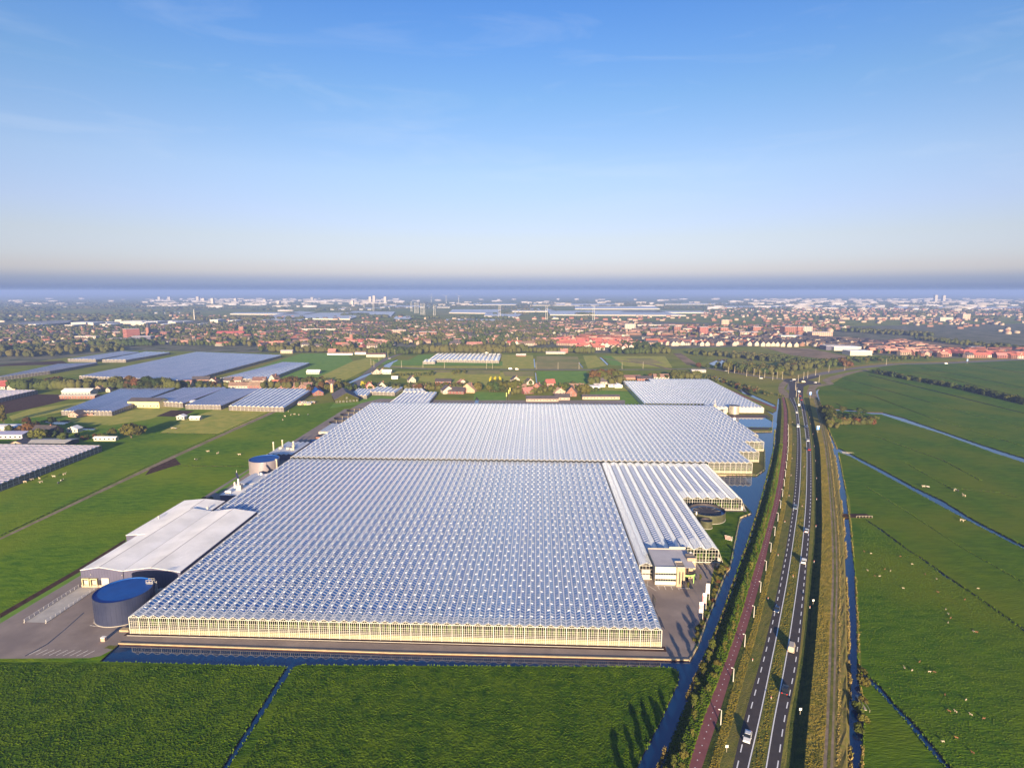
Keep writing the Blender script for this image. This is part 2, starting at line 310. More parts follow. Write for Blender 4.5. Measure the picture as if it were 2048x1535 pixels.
YS = sorted(corr, reverse=True)
ZL = [-.8, 1.15, .95, 1.0, .9, .9, 1.0, 1.0, 1.0, 1.0, .85, 1.75, 1.7, 1.7, -.8]
def cz(i, y): return ZL[i] * (1 if ZL[i] < 0 else min(1, max(.03, (y - 795) / 60)))
def catmull(P, n):
    out = []
    for i in range(len(P) - 1):
        p0 = P[max(i - 1, 0)]; p1 = P[i]; p2 = P[i + 1]; p3 = P[min(i + 2, len(P) - 1)]
        for k in range(n):
            t = k / n; out.append(tuple(.5 * (2 * b + (c - a) * t + (2 * a - 5 * b + 4 * c - d) * t * t + (3 * b - a - 3 * c + d) * t ** 3) for a, b, c, d in zip(p0, p1, p2, p3)))
    out.append(tuple(P[-1])); return out
CL = []          # corridor lines in world space
for i in range(15):
    pts = []
    for y in YS:
        z = cz(i, y); g = G(corr[y][i], y, 0 if i in (0, 14) else z); pts.append((g[0], g[1], z))
    CL.append(catmull(pts, 6))
def gp(l): return [G(x, y) for x, y in l]
canR = [(1723 - 10, 1700), (1723, 1535), (1729, 1435), (1717, 1335), (1716, 1250), (1711, 1150), (1702.7, 1065), (1692, 980), (1676, 900), (1658.7, 860), (1649, 845)]
REG = []   # (name, material, polygon in world xy); later ones lie over earlier ones; material None = cut out
def reg(name, m, pts, world=False): REG.append((name, m, pts if world else gp(pts)))
def ditch(pts, wd):
    W = [Vector(G(*p)) for p in pts]; L_, R_ = [], []
    for i, p in enumerate(W):
        t = (W[min(i + 1, len(W) - 1)] - W[max(i - 1, 0)]).normalized(); n = Vector((-t.y, t.x)) * wd / 2
        n *= 1 + .25 * math.sin(i * 2.1); L_.append(tuple(p + n)); R_.append(tuple(p - n))
    REG.append(('ditch', None, L_ + R_[::-1]))
BIG = 27000
reg('meadow', 'meadow3', [(-200, 1700), (-200, 840), (0, 836), (240, 830), (330, 815), (600, 812), (760, 792), (760, 900), (300, 1330), (100, 1700)])
reg('meadow', 'meadow', [(-700, 1323), (200, 1323), (780, 1330), (1340, 1333), (1360, 1350), (1290, 1600), (1250, 1750), (-700, 1750)])
reg('meadow', 'meadow2', [(1690, 1750), (1725, 1350), (1700, 1000), (1655, 840), (1640, 800), (1625, 778), (1662, 768), (1690, 752), (1735, 739), (1786, 729), (2048, 719), (2500, 700), (2700, 900), (3100, 1750)])
reg('town_ground', 'town_ground', [(-400, 735), (0, 733), (130, 715), (250, 700), (520, 705), (700, 705), (1000, 704), (1250, 706), (1300, 700), (1400, 695), (1530, 692), (1650, 690), (1700, 708), (1900, 716), (2300, 705), (2500, 640), (1700, 652), (1200, 640), (600, 640), (-300, 640)])
reg('field', 'land', [(1260, 700), (1520, 695), (1600, 712), (1790, 722), (1740, 738), (1600, 752), (1560, 790), (1480, 770), (1400, 745), (1300, 740)])
# fields of the middle distance
for m, p in (('brightfield', [(800, 729), (838, 709), (868, 709), (850, 728)]), ('tanfield', [(1073, 712), (1155, 712), (1165, 737), (1073, 738)]),
             ('brightfield', [(1073, 742), (1172, 742), (1178, 768), (1078, 769)]), ('yelfield', [(1003, 709), (1066, 710), (1069, 737), (1000, 737)]),
             ('yelfield', [(1166, 711), (1192, 711), (1214, 731), (1176, 737)]), ('brightfield', [(1205, 711), (1250, 712), (1275, 731), (1222, 730)]),
             ('brightfield', [(437, 757), (520, 733), (600, 707), (693, 706), (706, 722), (640, 752), (600, 768)]),
             ('yelfield', [(640, 752), (706, 722), (740, 714), (768, 712), (757, 727), (660, 775)]), ('yelfield', [(770, 731), (1000, 732), (1000, 736), (765, 735)]), ('yelfield', [(1222, 712), (1330, 712), (1345, 735), (1250, 732)]), ('tanfield', [(1250, 716), (1300, 716), (1330, 727), (1270, 726)]), ('brightfield', [(740, 719), (1005, 722), (1005, 731), (770, 730)]), ('yelfield', [(785, 742), (900, 742), (1068, 745), (1066, 768), (900, 772), (800, 755)]),
             ('tanfield', [(870, 740), (905, 740), (905, 744), (865, 745)]), ('tanfield', [(935, 741), (1000, 741), (1000, 748), (930, 748)]), ('tanfield', [(1005, 742), (1068, 742), (1068, 752), (1010, 752)]),
             ('brightfield', [(950, 783), (1012, 785), (1012, 806), (945, 806)]), ('brightfield', [(1180, 780), (1255, 782), (1285, 808), (1180, 808)]),
             ('yelfield', [(1195, 771), (1248, 771), (1256, 781), (1192, 780)]), ('brightfield', [(670, 803), (740, 790), (800, 794), (760, 802), (660, 816)]),
             ('yelfield', [(435, 867), (320, 865), (365, 840), (440, 815), (520, 818), (556, 822), (500, 846)]),
             ('yelfield', [(130, 838), (280, 818), (330, 812), (372, 814), (300, 838), (220, 850), (150, 846)]),
             ('yelfield', [(18, 832), (60, 818), (170, 802), (190, 808), (110, 826), (25, 842)]),
             ('soil', [(-40, 800), (0, 792), (70, 788), (172, 789), (100, 808), (60, 817), (-40, 838)]), ('soil', [(312, 832), (342, 820), (390, 821), (365, 833)]),
             ('soil', [(55, 724), (125, 721), (140, 728), (-40, 733)]), ('sand', [(1524, 694), (1558, 694), (1621, 697), (1695, 712), (1705, 718), (1658, 719), (1584, 710)]),
             ('sand', [(1790, 676), (1850, 677), (1930, 692), (1850, 694), (1800, 686)]), ('sand', [(1345, 706), (1362, 706), (1395, 728), (1375, 730)])):
    reg('field', m, p)
reg('dirt_track', 'track', [(0, 1075), (155, 1001), (330, 918), (450, 864), (536, 826), (600, 800), (630, 793), (634, 794), (600, 803), (538, 830), (452, 868), (334, 922), (157, 1005), (0, 1079)])
reg('bare_soil_bank', 'soil', [(0, 1226), (160, 1134), (250, 1078), (252, 1082), (163, 1141), (0, 1236)])
reg('bare_soil_bank', 'soil', [(300, 937), (350, 915), (362, 928), (340, 934), (290, 950)])
# the nursery site
reg('access_road', 'yard', [(-60, 1316), (-60, 1268), (0, 1236), (163, 1141), (256, 1083), (400, 1002), (470, 957), (540, 910), (640, 850), (695, 820), (722, 806), (760, 797), (900, 800), (1250, 800), (1250, 1000), (300, 1290)])
reg('site_ground', 'yard', [G(-120, 1317), G(178, 1315), G(200, 1311), G(226, 1298), S(-2, -8.6), S(186, -8.3), S(192, 5), S(214, 60), S(251, 121), S(251, 190), S(275, 190), S(275, 382), S(-24, 382), S(-52, 382), S(-50, 60), S(-48, 30), G(-120, 1300)], True)
reg('grass_verge', 'brightfield', [(0, 1236), (163, 1141), (256, 1083), (258, 1087), (168, 1146), (0, 1246)])
reg('grass_verge', 'brightfield', [(430, 984), (500, 938), (503, 941), (437, 987)])
reg('grass_strip', 'mowed', [S(-3, -8.6), S(150, -8.4), S(165, -7.2), S(150, -6.9), S(-2.5, -6.9)], True)
reg('site_ground', 'soil', [S(-1.5, -1.4), S(180.2, -2.6), S(180.2, .2), S(-1.5, .2)], True)
lawn = [S(219, 62), S(221.5, 58), (1452, 1144), (1460, 1136), (1471, 1078), (1480, 1035), (1502, 1026), (1489, 1009), S(249, 122), S(217, 122)]
reg('lawn', 'meadow', [p if p[0] < 1000 else G(*p) for p in lawn], True)
reg('lawn', 'mowed', [(1395, 1292), (1415, 1235), (1437, 1176), (1449, 1147), (1441, 1141), (1430, 1150), (1422, 1190), (1400, 1240), (1388, 1280)])
reg('lawn', 'mowed', [(1405, 943), (1405, 949), (1513, 950), (1529, 938), (1529, 898), (1523, 890), (1510, 872), (1470, 860), (1440, 900)])
reg('lawn', 'mowed', [(1480, 826), (1528, 818), (1546, 831), (1543, 863), (1470, 866), (1455, 850), (1425, 830)])
reg('liner_bank', 'liner', [(1448, 828.5), (1533, 829.5), (1540, 835), (1538, 858), (1470, 858), (1440, 834)])
reg('wet_patch', 'wet', [(1305, 1186), (1312, 1197), (1309, 1222), (1321, 1235), (1327, 1250), (1330, 1258), (1324, 1252), (1322, 1262), (1318, 1248), (1316, 1228), (1304, 1205)])
reg('wet_patch', 'wet', [(1374, 1252), (1382, 1244), (1392, 1238), (1390, 1254), (1378, 1256)])
# distant roads
def strip(name, m, pts, wd):
    n0 = len(REG); ditch(pts, wd); a = REG.pop(); REG.append((name, m, a[2]))
strip('sand_verge', 'yelgrass', [(1500, 751), (1575, 757), (1607, 752), (1632, 746), (1661, 741), (1690, 736.5), (1720, 733), (1786, 726.5), (1886, 723.5), (2048, 716.5), (2400, 702)], 26)
strip('road', 'road', [(1000, 738.5), (1160, 739), (1320, 738.5), (1417, 736), (1500, 750), (1573, 759)], 9)
strip('road', 'road', [(700, 787), (722, 757), (738, 742), (755, 728), (775, 716), (800, 708), (815, 705)], 9)
strip('road', 'road', [(765, 733), (850, 737), (1000, 738.5)], 8)
strip('road', 'road', [(1584, 780), (1592, 764), (1617, 753.5), (1632, 749), (1661, 744), (1690, 739), (1720, 735), (1749, 732), (1786, 728), (1886, 726), (2048, 718), (2400, 704)], 13)
strip('sand_track', 'track', [(1629, 797), (1625, 787), (1623, 778), (1628, 771.5), (1646, 769), (1661, 767.5), (1652, 760), (1673, 753), (1705, 744), (1736, 739)], 10)
strip('sand_track', 'track', [(1572, 797), (1567, 785), (1562, 776), (1566, 768), (1575, 762)], 8)
strip('sand_track', 'sand', [(1200, 716), (1300, 728), (1345, 739)], 7)
strip('cycle_path', 'redpath', [(1400, 757), (1440, 773), (1500, 797), (1545, 812), (1566, 823)], 5)
reg('roundabout', 'asphalt', [(1577, 797), (1579, 775), (1577, 766), (1566, 761), (1572, 757), (1590, 757), (1606, 756), (1640, 749), (1640, 753), (1615, 760), (1640, 764), (1643, 768), (1616, 769), (1607, 773), (1606, 797)])
reg('central_island', 'yelgrass', [(1592, 765), (1602, 762), (1612, 764), (1604, 767)])
strip('wet_patch', 'wet', [(50, 1311), (95, 1287), (130, 1258), (168, 1224)], .5)
# water
land0 = len(REG)
W1 = [(238, 1287), (780, 1305.5), (1379, 1319.5), (1395, 1292), (1415, 1235), (1439, 1177), (1452, 1144), (1459.6, 1136), (1471, 1078), (1480, 1034), (1502.7, 1025), (1489, 1009), (1452, 985), (1415, 952), (1436, 949.5), (1513, 950.5), (1529.5, 938.7), (1529.5, 900), (1523, 890), (1510, 870), (1500, 864), (1543.6, 863), (1546, 830), (1527, 817), (1545, 825)]
reg('canal', None, W1 + [(corr[y][0], y) for y in sorted(corr)][1:] + [(1215, 1700), (1272, 1535), (1330, 1420), (1355, 1365), (1357, 1344), (1350, 1336), (1322, 1333), (780, 1330), (597, 1329), (588, 1332), (456, 1535), (360, 1690), (348, 1690), (443, 1535), (572, 1333), (566, 1332), (199, 1322)])
reg('corridor', None, [(p[0], p[1]) for p in CL[0]] + [(p[0], p[1]) for p in CL[14]][::-1], True)
reg('canal', None, [(p[0], p[1]) for p in CL[14]][:60] + gp(canR[::-1]), True)
reg('canal', None, [(1663, 890), (1670, 892), (1688, 899.5), (1701, 906), (1763.5, 937.5), (1831, 974), (1886, 1000), (1946, 1037.5), (2048, 1090), (2400, 1280), (2400, 1292), (2048, 1097.5), (1946, 1046), (1836, 986.5), (1761, 945.5), (1696, 910.5), (1673.5, 903)])
reg('canal', None, [(1656, 816), (1711, 820), (1736, 823.5), (1766, 824), (1811, 836), (1848.5, 849), (1961, 887.5), (2048, 915), (2400, 1020), (2400, 1036), (2048, 925), (1986, 904.5), (1886, 868), (1798.5, 840.5), (1761, 828), (1743.5, 827.5), (1716, 823), (1656, 819.5)])
reg('canal', None, [(1636, 777.5), (1633, 779.5), (1632, 785), (1638, 801.5), (1640, 801.5), (1635.5, 786), (1637, 780), (1642, 777)])
reg('canal', None, [(1417.5, 751), (1441.6, 760), (1484.7, 785.5), (1547.5, 813), (1552.4, 810), (1499, 785.5), (1479, 775), (1455, 763.5), (1448.6, 755.5), (1430, 752)])
reg('pond', None, [S(312, 360.5), S(349, 360.5), S(349, 319.5), S(300, 319.5)], True)
for p in ([(720, 751.5), (732, 747), (751, 741), (753, 742), (729, 754), (696, 768), (692, 766)], [(767, 730), (775, 726), (784, 722), (795, 718), (796, 720), (787, 725), (779, 735), (768, 733)],
          [(1067, 716.5), (1069, 716.5), (1071, 735), (1068.6, 735)], [(1070, 744), (1072, 744), (1075, 768), (1072.5, 768)], [(1156, 723.6), (1158, 723.6), (1167.5, 735), (1165, 735)],
          [(1198, 714), (1203, 714), (1217.5, 728), (1214.5, 730)], [(1240, 748), (1243, 748), (1248.5, 755), (1245, 757.5)], [(1417, 726), (1435.6, 718.4), (1455, 717.5), (1451, 734), (1426, 730.5)],
          [(1491, 721), (1500.6, 716), (1508, 717), (1506, 722)], [(82, 843), (86, 841.5), (146, 841.5), (127, 849), (110, 848)], [(137, 859), (148, 854), (197, 855), (187.5, 860)],
          [(501, 815), (553, 815), (546, 819.5), (500.6, 818.7)], [(949, 803), (953, 793), (958, 799), (956, 806), (952, 809)]):
    reg('pond', None, p)
for p, wd in (([(1727, 1036), (1760, 1057), (1817, 1100), (1843, 1115.6), (1891, 1151), (1948, 1188), (2047, 1258), (2300, 1440)], 1.3),
              ([(1722, 1345), (1755, 1372), (1784, 1406), (1818, 1440), (1857, 1488), (1897, 1535), (2000, 1690)], 1.9),
              ([(317, 866), (435, 868)], 1.0), ([(355, 931), (490, 932.5)], 1.0), ([(0, 1071), (155, 998.5), (330, 915.5), (450, 862), (536, 824), (600, 798)], .9),
              ([(1671, 772.5), (1748, 792.5), (1861, 835), (2048, 892)], 1.2), ([(1683, 755), (1860, 804), (2048, 857)], 1.4), ([(1735, 749), (1880, 784), (2048, 826)], 2.6),
              ([(1743, 869), (1886, 920), (1961, 960)], 1.3), ([(1671, 806), (1693, 817)], 1.0), ([(1841, 735), (1950, 755), (2048, 775)], 2.0), ([(1956, 730), (2048, 746)], 2.0), ([(1796, 738), (1900, 757), (2048, 795)], 1.6),
              ([(1731, 972), (1810, 1020), (1926, 1096), (2048, 1165)], .5), ([(1811, 925), (1900, 975), (2000, 985), (2048, 998)], .8), ([(1985, 770), (2048, 780)], 1.4)):
    ditch(p, wd)

verts, edges, faces = [], [], []
outer = [(-BIG, -900), (BIG, -900), (BIG, BIG), (-BIG, BIG)]
polys = [outer] + [r[2] for r in REG]
for p in polys:
    n = len(verts); q = []
    for pt in p:
        if q and abs(pt[0] - q[-1][0]) + abs(pt[1] - q[-1][1]) < .02: continue
        q.append(pt)
    verts += [Vector((a[0], a[1])) for a in q]; edges += [(n + i, n + (i + 1) % len(q)) for i in range(len(q))]
res = delaunay_2d_cdt(verts, edges, [], 0, 1e-4, False)
cv, cf = res[0], res[2]
cen = np.array([[sum(cv[i].x for i in f) / 3, sum(cv[i].y for i in f) / 3] for f in cf])
tri_reg = np.full(len(cf), -1)
for k, r in enumerate(REG):
    pa = np.array(r[2]); inside = np.zeros(len(cf), bool)
    for (x0, y0), (x1, y1) in zip(pa, np.roll(pa, -1, 0)):
        c_ = ((y0 > cen[:, 1]) != (y1 > cen[:, 1])) & (cen[:, 0] < (x1 - x0) * (cen[:, 1] - y0) / ((y1 - y0) or 1e-9) + x0)
        inside ^= c_
    tri_reg[inside] = k
land = {}; emap = {}
for k, f in enumerate(cf):
    r = tri_reg[k]
    if r < -1: continue
    hole = r >= 0 and REG[r][1] is None
    if not hole: land.setdefault(r, []).append(f)
    for a, b in zip(f, f[1:] + f[:1] if isinstance(f, list) else tuple(f[1:]) + (f[0],)):
        emap.setdefault((min(a, b), max(a, b)), []).append((hole, a, b))
for r, fs in land.items():
    used = {}; vv = []; ff = []
    for f in fs:
        g = []
        for i in f:
            if i not in used: used[i] = len(vv); vv.append((cv[i].x, cv[i].y, 0.0))
            g.append(used[i])
        ff.append(g)
    me = bpy.data.meshes.new('ground'); me.from_pydata(vv, [], ff); me.materials.append(M['land' if r < 0 else REG[r][1]]); me.update()
    link('ground' if r < 0 else REG[r][0], me, kind='structure')
sk = MB()
for (a, b), l in emap.items():
    if len(l) == 2 and l[0][0] != l[1][0]:
        A, B = cv[a], cv[b]
        sk.face([(A.x, A.y, 0), (B.x, B.y, 0), (B.x, B.y, -1.3), (A.x, A.y, -1.3)], 'soil')
link('canal_bank', sk.mesh('canal_bank'), kind='structure')
wm = MB(); wm.face([(-2500, -900, -.42), (2500, -900, -.42), (2500, 3200, -.42), (-2500, 3200, -.42)], 'water'); link('water', wm.mesh('water'), kind='structure')
pw = MB(); pw.face([(*S(298, 318), -.3), (*S(350, 318), -.3), (*S(350, 362), -.3), (*S(298, 362), -.3)], 'pondwater'); link('pond_water', pw.mesh('pond_water'), kind='structure')

# corridor: raised roads, verges, embankment, all lofted
def loft(name, i, j, m, za=None, mid=None, jit=0.0, parent=None):
    A, B = CL[i], CL[j]; rows = [[tuple(a), tuple(b)] for a, b in zip(A, B)]
    if mid is not None:
        rows = [[a, tuple((a[k] * (1 - t) + b[k] * t) if k < 2 else z for k in range(3)), b] for (a, b) in rows for t, z in [mid]]
    out = MB(); n = len(rows[0])
    sub = 4 if jit else 1
    fine = []
    for r in rows:
        rr = []
        for q in range(n - 1):
            for s_ in range(sub):
                t = s_ / sub; rr.append(tuple(r[q][k] * (1 - t) + r[q + 1][k] * t for k in range(3)))
        rr.append(r[-1]); fine.append(rr)
    if jit:
        F2 = []
        for a, b in zip(fine, fine[1:]):
            L = math.dist(a[0][:2], b[0][:2]); k = max(1, int(L / 2.5))
            for s_ in range(k): F2.append([tuple(p[c] * (1 - s_ / k) + q[c] * s_ / k for c in range(3)) for p, q in zip(a, b)])
        F2.append(fine[-1]); fine = [[(p[0], p[1], p[2] + (rng.uniform(-jit, jit) if 0 < ix < len(r) - 1 else 0)) for ix, p in enumerate(r)] for r in F2]
    w_ = len(fine[0]); out.v = [p for r in fine for p in r]; k = out.mid(m)
    for r in range(len(fine) - 1):
        for c in range(w_ - 1):
            out.f.append((r * w_ + c, r * w_ + c + 1, (r + 1) * w_ + c + 1, (r + 1) * w_ + c)); out.mi.append(k)
    return link(name, out.mesh(name), kind='structure')
loft('canal_slope', 0, 1, 'bankgrass', jit=.16)
loft('rough_verge', 1, 2, 'roughgrass', jit=.12)
cyc = loft('cycle_path', 2, 3, 'redpath')
loft('grass_verge', 3, 4, 'bankgrass', jit=.06)
loft('grass_verge', 4, 5, 'yelgrass', jit=.05)
loft('grass_verge', 5, 6, 'mowed', jit=.04)
rdL = loft('carriageway', 6, 7, 'asphalt')
loft('median_strip', 7, 8, 'roughgrass', jit=.06)
rdR = loft('carriageway', 8, 9, 'asphalt')
loft('grass_verge', 9, 10, 'mowed', jit=.04)
loft('swale_slope', 10, 11, 'bankgrass', mid=(.45, .1), jit=.05)
loft('embankment', 11, 12, 'yelgrass', jit=.08)
trk = loft('gravel_track', 12, 13, 'track')
loft('reed_bank', 13, 14, 'reed', mid=(.72, 1.1), jit=.16)
def lerpline(i, j, t, dz=0.02): return [tuple(a[k] * (1 - t) + b[k] * t + (dz if k == 2 else 0) for k in range(3)) for a, b in zip(CL[i], CL[j])]
def along(L, step, start=0):
    out = []; acc = start
    for a, b in zip(L, L[1:]):
        a = Vector(a); b = Vector(b); l = (b - a).length
        while acc < l: out.append((a.lerp(b, acc / l), (b - a).normalized())); acc += step
        acc -= l
    return out
def solid(name, L, wd, parent):
    o = MB()
    for a, b in zip(L, L[1:]):
        a = Vector(a); b = Vector(b); n = Vector((0, 0, 1)).cross((b - a)).normalized() * wd / 2
        o.face([a - n, b - n, b + n, a + n], 'line')
    return link(name, o.mesh(name), parent, kind='stuff')
def dashes(name, L, wd, ln, step, parent, m='line'):
    o = MB()
    for p, d_ in along(L, step):
        n = Vector((0, 0, 1)).cross(d_).normalized() * wd / 2; q = p + d_ * ln; o.face([p - n, q - n, q + n, p + n], m)
    return link(name, o.mesh(name), parent, kind='stuff')
solid('solid_line', lerpline(6, 7, .925), .28, rdL); dashes('dashed_line', lerpline(6, 7, .26), .28, 3.0, 6.0, rdL)
solid('solid_line', lerpline(8, 9, .075), .28, rdR); dashes('dashed_line', lerpline(8, 9, .80), .28, 3.0, 6.0, rdR)
dashes('centre_studs', lerpline(2, 3, .5), .22, .35, 2.7, cyc)
# wheel ruts of the gravel track: grass down the middle
o = MB()
for a, b in zip(lerpline(12, 13, .38, .03), lerpline(12, 13, .38, .03)[1:]):
    a = Vector(a); b = Vector(b); n = Vector((0, 0, 1)).cross((b - a)).normalized(); o.face([a - n * 0, b - n * 0, b + n * -.7, a + n * -.7], 'roughgrass')
link('grass_ridge', o.mesh('grass_ridge'), trk, kind='stuff')

# haze
hz = MB(); hz.box(-BIG - 900, BIG + 900, -1000, BIG + 900, -2.6, 135, 'white')
hm = bpy.data.materials.new('haze_air'); hm.use_nodes = True; t = hm.node_tree; t.nodes.clear()
pv = N(t, 'ShaderNodeVolumePrincipled'); pv.inputs['Color'].default_value = (.27, .40, .82, 1); pv.inputs['Density'].default_value = HAZE; pv.inputs['Anisotropy'].default_value = 0.0
ho = N(t, 'ShaderNodeOutputMaterial'); t.links.new(pv.outputs[0], ho.inputs['Volume'])
me = hz.mesh('haze'); me.materials.clear(); me.materials.append(hm); link('haze', me, kind='stuff')

# ------------------------------------------------------------------ greenhouses (site frame: u across, v in depth)
SR = -AZ   # rotation about Z that turns local +Y into the depth axis
def site(name, label, cat, u, v, group=None): return thing(name, label, cat, (*S(u, v), 0), SR, group)
BW = 3.44
_cache = {}
def bay_mesh(w_, L, z, rise, glass, glass2, first, last):
    key = ('roof', w_, L, z, rise, glass, glass2, first, last)
    if key not in _cache:
        o = MB(); h = w_ / 2 - .12
        def seg(a, b, m):
            o.hexa([(-h, a, z - .05), (0, a, z + rise - .05), (0, b, z + rise - .05), (-h, b, z - .05)][::-1] and [(-h, a, z - .05), (0, a, z + rise - .05), (0, b, z + rise - .05), (-h, b, z - .05)],
                   [(-h, a, z), (0, a, z + rise), (0, b, z + rise), (-h, b, z)], m)
            o.hexa([(0, a, z + rise - .05), (h, a, z - .05), (h, b, z - .05), (0, b, z + rise - .05)], [(0, a, z + rise), (h, a, z), (h, b, z), (0, b, z + rise)], m)
        if first: seg(0, first, glass2)
        seg(first, L - last, glass)
        if last: seg(L - last, L, glass2)
        _cache[key] = o.mesh('roof_glass')
    return _cache[key]
def bars_mesh(w_, L, z, rise, step, bw, blocks=None, h=.02):
    key = ('bars', w_, L, z, rise, step, bw, h)
    if key not in _cache:
        hw = w_ / 2 - .12; n = int(L / step); y = (np.arange(n) + .5) * step; V = []; Q = []
        pts = []
        for sx in (-1, 1):
            for (dy, dz) in ((-bw / 2, 0.0), (bw / 2, 0.0), (bw / 2, h), (-bw / 2, h)):
                pts.append((sx * hw, dy, z + dz + .01)); pts.append((0, dy, z + rise + dz + .01))
        base = np.array(pts)
        V = np.concatenate([base + [0, yy, 0] for yy in y]); q = []
        for sgn in (0, 8):
            a = [sgn + k for k in range(8)]   # pairs (outer, ridge)
            q += [(a[0], a[1], a[7], a[6]), (a[2], a[4], a[5], a[3]), (a[6], a[7], a[5], a[4])]
        q = np.array(q); Q = np.concatenate([q + 16 * k for k in range(n)])
        me = bpy.data.meshes.new('glazing_bars'); me.from_pydata(V.tolist(), [], Q.tolist()); me.materials.append(M['rframe']); me.update(); _cache[key] = me
    return _cache[key]
def profile_mesh(kind, w_, L, z, rise):
    key = (kind, w_, L, z)
    if key not in _cache:
        o = MB()
        if kind == 'gutter': o.box(-w_ / 2 - .16, -w_ / 2 + .16, 0, L, z - .14, z + .04, 'ridgew')
        else: o.box(-.15, .15, 0, L, z + rise - .02, z + rise + .10, 'ridgew')
        _cache[key] = o.mesh(kind)
    return _cache[key]
def vent_geo(o, side, y, w_, z, rise, L=1.8, lift=.17):
    hw = w_ / 2 - .12; k = .58
    x0, x1 = side * .04, side * hw * k; zr = z + rise + .05; zl = z + rise * (1 - k) + .05 + lift; zb = z + rise * (1 - k) + .06
    a, b = y - L / 2, y + L / 2; t = .05
    P = [(x0, a, zr), (x1, a, zl), (x1, b, zl), (x0, b, zr)]
    if side < 0: P = [P[1], P[0], P[3], P[2]]
    o.hexa(P, [(p[0], p[1], p[2] + t) for p in P], 'roofglass2')
    for yy in (a - .06, b):      # end cheeks
        o.hexa([(min(x0, x1), yy, (zb if x1 < x0 else zr - .08)), (max(x0, x1), yy, (zb if x1 > x0 else zr - .08)), (max(x0, x1), yy + .06, (zb if x1 > x0 else zr - .08)), (min(x0, x1), yy + .06, (zb if x1 < x0 else zr - .08))],
               [(min(x0, x1), yy, (zl if x1 < x0 else zr) + .09), (max(x0, x1), yy, (zl if x1 > x0 else zr) + .09), (max(x0, x1), yy + .06, (zl if x1 > x0 else zr) + .09), (min(x0, x1), yy + .06, (zl if x1 < x0 else zr) + .09)], 'rframe')
    o.box(min(x1, x1 + side * .05), max(x1, x1 + side * .07), a, b, zl - .03, zl + .08, 'frame')
def vents_mesh(w_, L, z, rise, per, y0, y1, offs=0):
    key = ('vents', w_, L, z, per, y0, y1, offs)
    if key not in _cache:
        o = MB(); y = y0
        while y < y1:
            vent_geo(o, 1, y, w_, z, rise)
            if y + per / 2 < y1: vent_geo(o, -1, y + per / 2, w_, z, rise)
            y += per
        _cache[key] = o.mesh('window_vents')
    return _cache[key]
def single_vent(side, w_, z, rise):
    key = ('vent1', side, w_, z)
    if key not in _cache:
        o = MB(); vent_geo(o, side, 0, w_, z, rise); _cache[key] = o.mesh('window_vent')
    return _cache[key]
def wall_frame(w_, z, rise, cols, rails, base):
    key = ('wf', w_, z, cols, tuple(rails), base)
    if key not in _cache:
        o = MB()
        for i in range(1, cols):
            x = -w_ / 2 + w_ * i / cols; top = z - .1; o.box(x - .05, x + .05, -.08, .02, .12, top, 'frame')
        for r in list(rails) + [base, base * .62, base * .3]: o.box(-w_ / 2 + .1, w_ / 2 - .1, -.10, .0, r - .045, r + .045, 'frame')
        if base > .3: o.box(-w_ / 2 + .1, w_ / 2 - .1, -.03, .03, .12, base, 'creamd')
        o.box(-w_ / 2 + .1, w_ / 2 - .1, -.05, .12, 0, .12, 'concrete')
        _cache[key] = o.mesh('wall_frame')
    return _cache[key]
def wall_pane(w_, z, base):
    key = ('wp', w_, z, base)
    if key not in _cache:
        o = MB(); o.face([(-w_ / 2 + .1, .03, base), (w_ / 2 - .1, .03, base), (w_ / 2 - .1, .03, z - .1), (-w_ / 2 + .1, .03, z - .1)], 'pane'); _cache[key] = o.mesh('wall_pane')
    return _cache[key]
def gable_mesh(w_, z, rise, dark=False):
    key = ('gb', w_, z, dark)
    if key not in _cache:
        o = MB(); h = w_ / 2 - .1
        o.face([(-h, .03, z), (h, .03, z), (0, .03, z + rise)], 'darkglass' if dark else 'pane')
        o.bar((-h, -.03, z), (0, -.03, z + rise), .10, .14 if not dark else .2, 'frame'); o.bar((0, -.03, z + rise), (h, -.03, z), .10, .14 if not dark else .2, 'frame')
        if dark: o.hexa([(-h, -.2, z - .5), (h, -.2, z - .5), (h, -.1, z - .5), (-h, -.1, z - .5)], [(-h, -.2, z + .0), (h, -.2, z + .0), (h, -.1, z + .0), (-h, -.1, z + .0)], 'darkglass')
        if not dark:
            for t in (-.5, 0, .5): o.box(t * h - .04, t * h + .04, -.06, .01, z, z + rise * (1 - abs(t)) - .02, 'frame')
        if not dark: o.box(-h, h, -.11, .03, z - .16, z + .02, 'frame')
        _cache[key] = o.mesh('gable')
    return _cache[key]
def post_mesh(z):
    key = ('post', z)
    if key not in _cache: o = MB(); o.box(-.12, .12, -.2, .12, 0, z, 'frame'); _cache[key] = o.mesh('post')
    return _cache[key]
